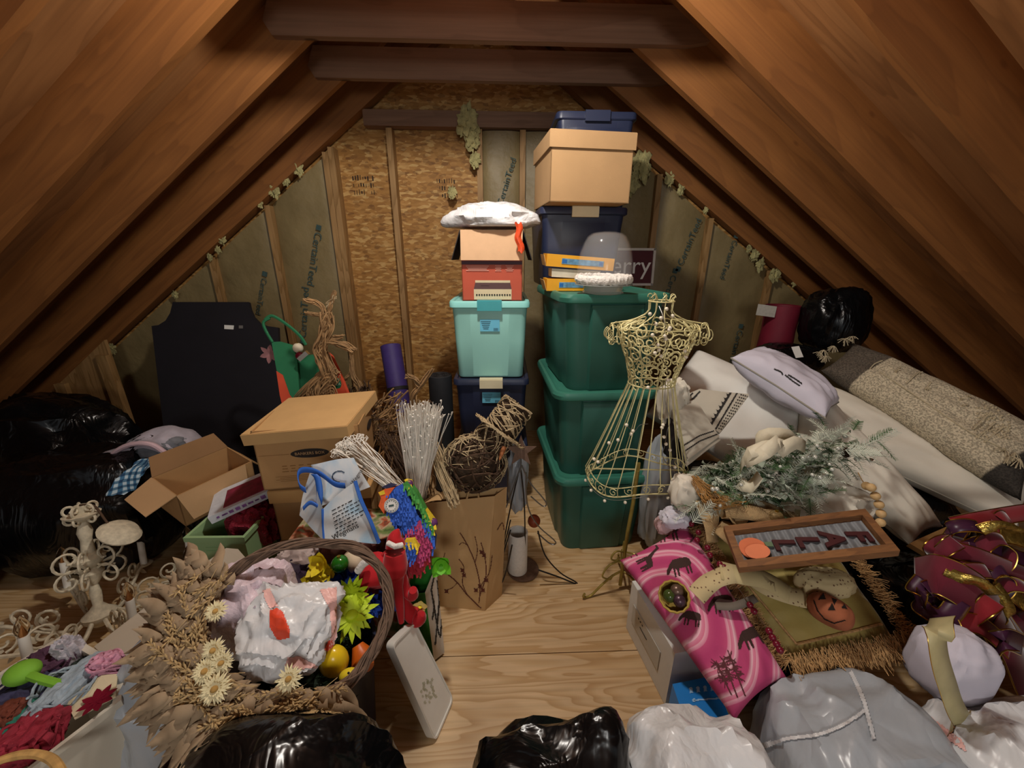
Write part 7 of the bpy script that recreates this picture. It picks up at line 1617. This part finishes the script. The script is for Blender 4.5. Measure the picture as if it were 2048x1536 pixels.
for i, (x, y, Y, r, mt) in enumerate(((1925, 1060, .96, .032, M_PUR), (1885, 1105, .92, .036, M_VEL), (1858, 1190, .83, .032, M_PUR), (1985, 1105, .90, .045, M_VEL), (2030, 1200, .82, .05, M_VEL), (1935, 1150, .86, .036, M_VEL), (1960, 1225, .79, .04, M_RED2), (2010, 1050, .97, .04, M_RED2), (1990, 1160, .85, .035, M_PUR))):
    c_ = at(x, y, Y=Y); a0_ = i * 1.3; ex_, ey_ = V((cos(a0_), -.2, sin(a0_))), V((-sin(a0_), -.4, cos(a0_)))
    ribbon('ribbon_loop', rh, [c_ + (ex_ * cos(t * .8) * 1.5 + ey_ * sin(t * .8)) * r * (1 - .06 * t) for t in range(8)], .042, mt, wd=(.25, .85, .45), edge=M_GOLD, er=.0018, world_pts=True)
bag_mb(at(1975, 1190, Y=.95), (.17, .11, .11), 91, .2, 2.2, 50, flat=-2).build('bow_knot', M_VEL, rh, world=True)
fb = rootat('foil_bow', 'crumpled gold foil ribbon glinting among the burgundy loops', 'bow', at(1960, 1160, Y=.84))
for pts in ([(1890, 1140, .84), (1920, 1155, .82), (1960, 1165, .80), (1990, 1190, .79)], [(1990, 1170, .82), (2010, 1200, .80), (2020, 1230, .79), (2000, 1250, .79)], [(1960, 1060, .93), (2000, 1050, .92), (2040, 1065, .92)]): ribbon('foil_strip', fb, pts, .03, M_FOIL, wd=(.3, .5, .8), edge=M_GOLD, er=.001, tw=1.2)
wsk = rootat('white_pouch', 'white fabric pouch trailing a cream organza ribbon below the burgundy bow', 'pouch', at(1900, 1430, Y=.66)); bag_mb(at(1900, 1325, Y=.68), (.078, .07, .10), 92, .07, 1.6, 56, flat=-3).build('pouch', M_LAV, wsk, world=True)
for pts, w in (([(1885, 1235, .64), (1875, 1270, .60), (1880, 1320, .585), (1895, 1370, .58), (1915, 1425, .575), (1950, 1470, .57), (2020, 1510, .57)], .05),): ribbon('organza_ribbon', wsk, pts, w, mat('cream_organza', '#c4b98a', .5, var=.12, vs=20, alpha=.9), wd=(.8, .2, .3), edge=M_GOLD, er=.001)
Pf = Pl(at(1860, 1090, Y=1.0), (-.1, -.4, .9)); wf_ = rootat('wooden_board', 'corner of a light wooden board behind the burgundy bow', 'board', Pf.pt(1860, 1090))
poly3(MB(), Pf, [(1812, 1092), (1828, 1084), (1905, 1050), (1912, 1058), (1840, 1092), (1860, 1108), (1845, 1112)], .02).build('rail', mat('light_wood', '#a57d4c', .6, var=.1, vs=12), wf_, world=True, smooth=False)
# ================= near right bags =================
gbag('big translucent grey plastic bag at the bottom, right of the blue box', (.90, .58, .17), (.20, .16, .175), 93, M_GREYBAG, 'plastic_bag', 'plastic bag', fold=.10, stretch=(1.2, 1, .5), boxy=.6)
gbig = [o for o in COL.objects if o.get('label', '').startswith('big translucent grey')][0]; Bg_ = bvh(gbig.children[0]); m = MB()
for pts, w_ in (([(1545, 1487), (1580, 1478), (1640, 1470), (1690, 1450), (1728, 1422)], 7), ([(1700, 1345), (1722, 1390), (1736, 1440), (1745, 1480)], 8), ([(1478, 1480), (1520, 1492), (1546, 1486)], 12)): print_on(m, Bg_, thick([(p.x, p.y) for p in smoothpath([V((x, y, 0)) for x, y in pts], 5)], w_), 1.8, .004)
m.build('folded_seam', M_WHITEBAG, gbig, world=True, kind='stuff')
pb_ = rootat('pink_white_bag', 'white plastic bag with a pink band at the bottom right corner', 'plastic bag', (1.20, .55, .0)); bo = bag_mb((1.27, .50, .19), (.23, .16, .19), 94, .14, 2.2, 70).build('sack', M_WHITEBAG, pb_, world=True)
Bq = bvh(bo); m = MB(); print_on(m, Bq, [(1742, 1392), (1770, 1400), (1850, 1425), (1925, 1480), (1935, 1505), (1880, 1470), (1820, 1440), (1755, 1425)], 3); m.build('pink_band', M_PINKP, pb_, world=True, smooth=False)
gbag('white plastic bag under the white pouch at the right edge', (1.74, .62, .11), (.13, .11, .13), 95, M_WHITEBAG, 'plastic_bag', 'plastic bag', fold=.15)
# ================= settle: soft things give way where they touch their neighbours =================
bpy.context.view_layer.update()
SOLID = {'sack', 'cover', 'body', 'bag_body', 'carton', 'board', 'lid', 'cloth', 'bundle', 'pouch', 'bow_knot', 'column', 'netting', 'garment', 'lining', 'ball', 'tray', 'stuffed_end', 'core', 'sleeve', 'cone', 'bin_body', 'leg', 'body_core', 'roll', 'white_frill', 'cloth_layer', 'pumpkin_body', 'arm', 'back_panel', 'pole', 'head', 'shell', 'frame_rail', 'centre', 'round_base'}
RANK = ['garbage_bag', 'black_bag', 'plastic_bag', 'grey_plastic_bag', 'white_plastic_bag', 'pink_clear_bag', 'crumpled_cloth', 'cloth_bundle', 'pink_white_bag', 'white_cushion', 'folded_garment', 'plaid_shirt', 'body_pillow', 'white_shopping_bag', 'small_pillow', 'red_netting', 'white_pouch', 'felt_ball', 'fringed_pillow', 'dotted_scarf', 'woven_pillow']
THIN = {'organza_ribbon', 'ribbon_loop', 'foil_strip', 'wire_edge', 'dried_leaves', 'vine_ring', 'wheat_ears', 'loop', 'bullion_fringe'}
def base_(o): return o.name.split('.')[0]
def rank_(o): n = base_(o); return RANK.index(n) if n in RANK else 99
def solids_(r): return [c for c in ([r] + list(r.children_recursive)) if c.type == 'MESH' and (c is r or base_(c) in SOLID)]
def tree_(o):
    M_ = o.matrix_world; vs = [M_ @ v.co for v in o.data.vertices]
    return (BVHTree.FromPolygons(vs, [tuple(p.vertices) for p in o.data.polygons]), [min(v[i] for v in vs) for i in range(3)], [max(v[i] for v in vs) for i in range(3)])
DIRS = [V((.1, .2, 1)).normalized(), V((1, .13, .2)).normalized(), V((-.3, 1, .1)).normalized()]
def inside_(b, p):
    s = 0
    for d in DIRS:
        q, k = p, 0
        while k < 30:
            h = b.ray_cast(q, d)
            if h[0] is None: break
            k += 1; q = h[0] + d * 1e-5
        s += k % 2
    return s >= 2
roots_ = [o for o in COL.objects if o.parent is None and o.get('category')]
TR = {c.name: tree_(c) for r in roots_ for c in solids_(r)}
def yield_(sm, others):
    for sm in (sm,):
        t0 = TR.get(sm.name) or tree_(sm); near = [TR[c.name] for c in others if all(TR[c.name][1][k] < t0[2][k] and TR[c.name][2][k] > t0[1][k] for k in range(3))]
        if not near: continue
        M_ = sm.matrix_world; I_ = M_.inverted(); ch = False
        for v in sm.data.vertices:
            p = M_ @ v.co; q0 = p.copy()
            for b, lo, hi in near:
                if all(lo[k] < p[k] < hi[k] for k in range(3)) and inside_(b, p):
                    h = b.find_nearest(p)
                    if h[0] is not None and h[0].z > .004: p = h[0] + (h[0] - p).normalized() * .003
            if (p - q0).length > 1e-6: v.co = I_ @ p; ch = True
        if ch: sm.data.update(); TR[sm.name] = tree_(sm)
for pas in range(2):
    for i, soft in sorted(enumerate(roots_), key=lambda t: (rank_(t[1]), -t[0])):
        if rank_(soft) == 99: continue
        allr = base_(soft) in ('folded_garment', 'plaid_shirt')
        others = [c for j, r in enumerate(roots_) if r is not soft and (allr or rank_(r) > rank_(soft) or (rank_(r) == rank_(soft) and j < i)) for c in solids_(r)]
        for sm in solids_(soft): yield_(sm, others)
for r in roots_:
    if base_(r) not in ('red_bow', 'foil_bow', 'white_pouch', 'dried_wreath', 'burlap_bow', 'fringed_pillow'): continue
    oth = [c for q in roots_ if q is not r for c in solids_(q)]
    for c in r.children_recursive:
        if c.type == 'MESH' and base_(c) in THIN: yield_(c, oth)
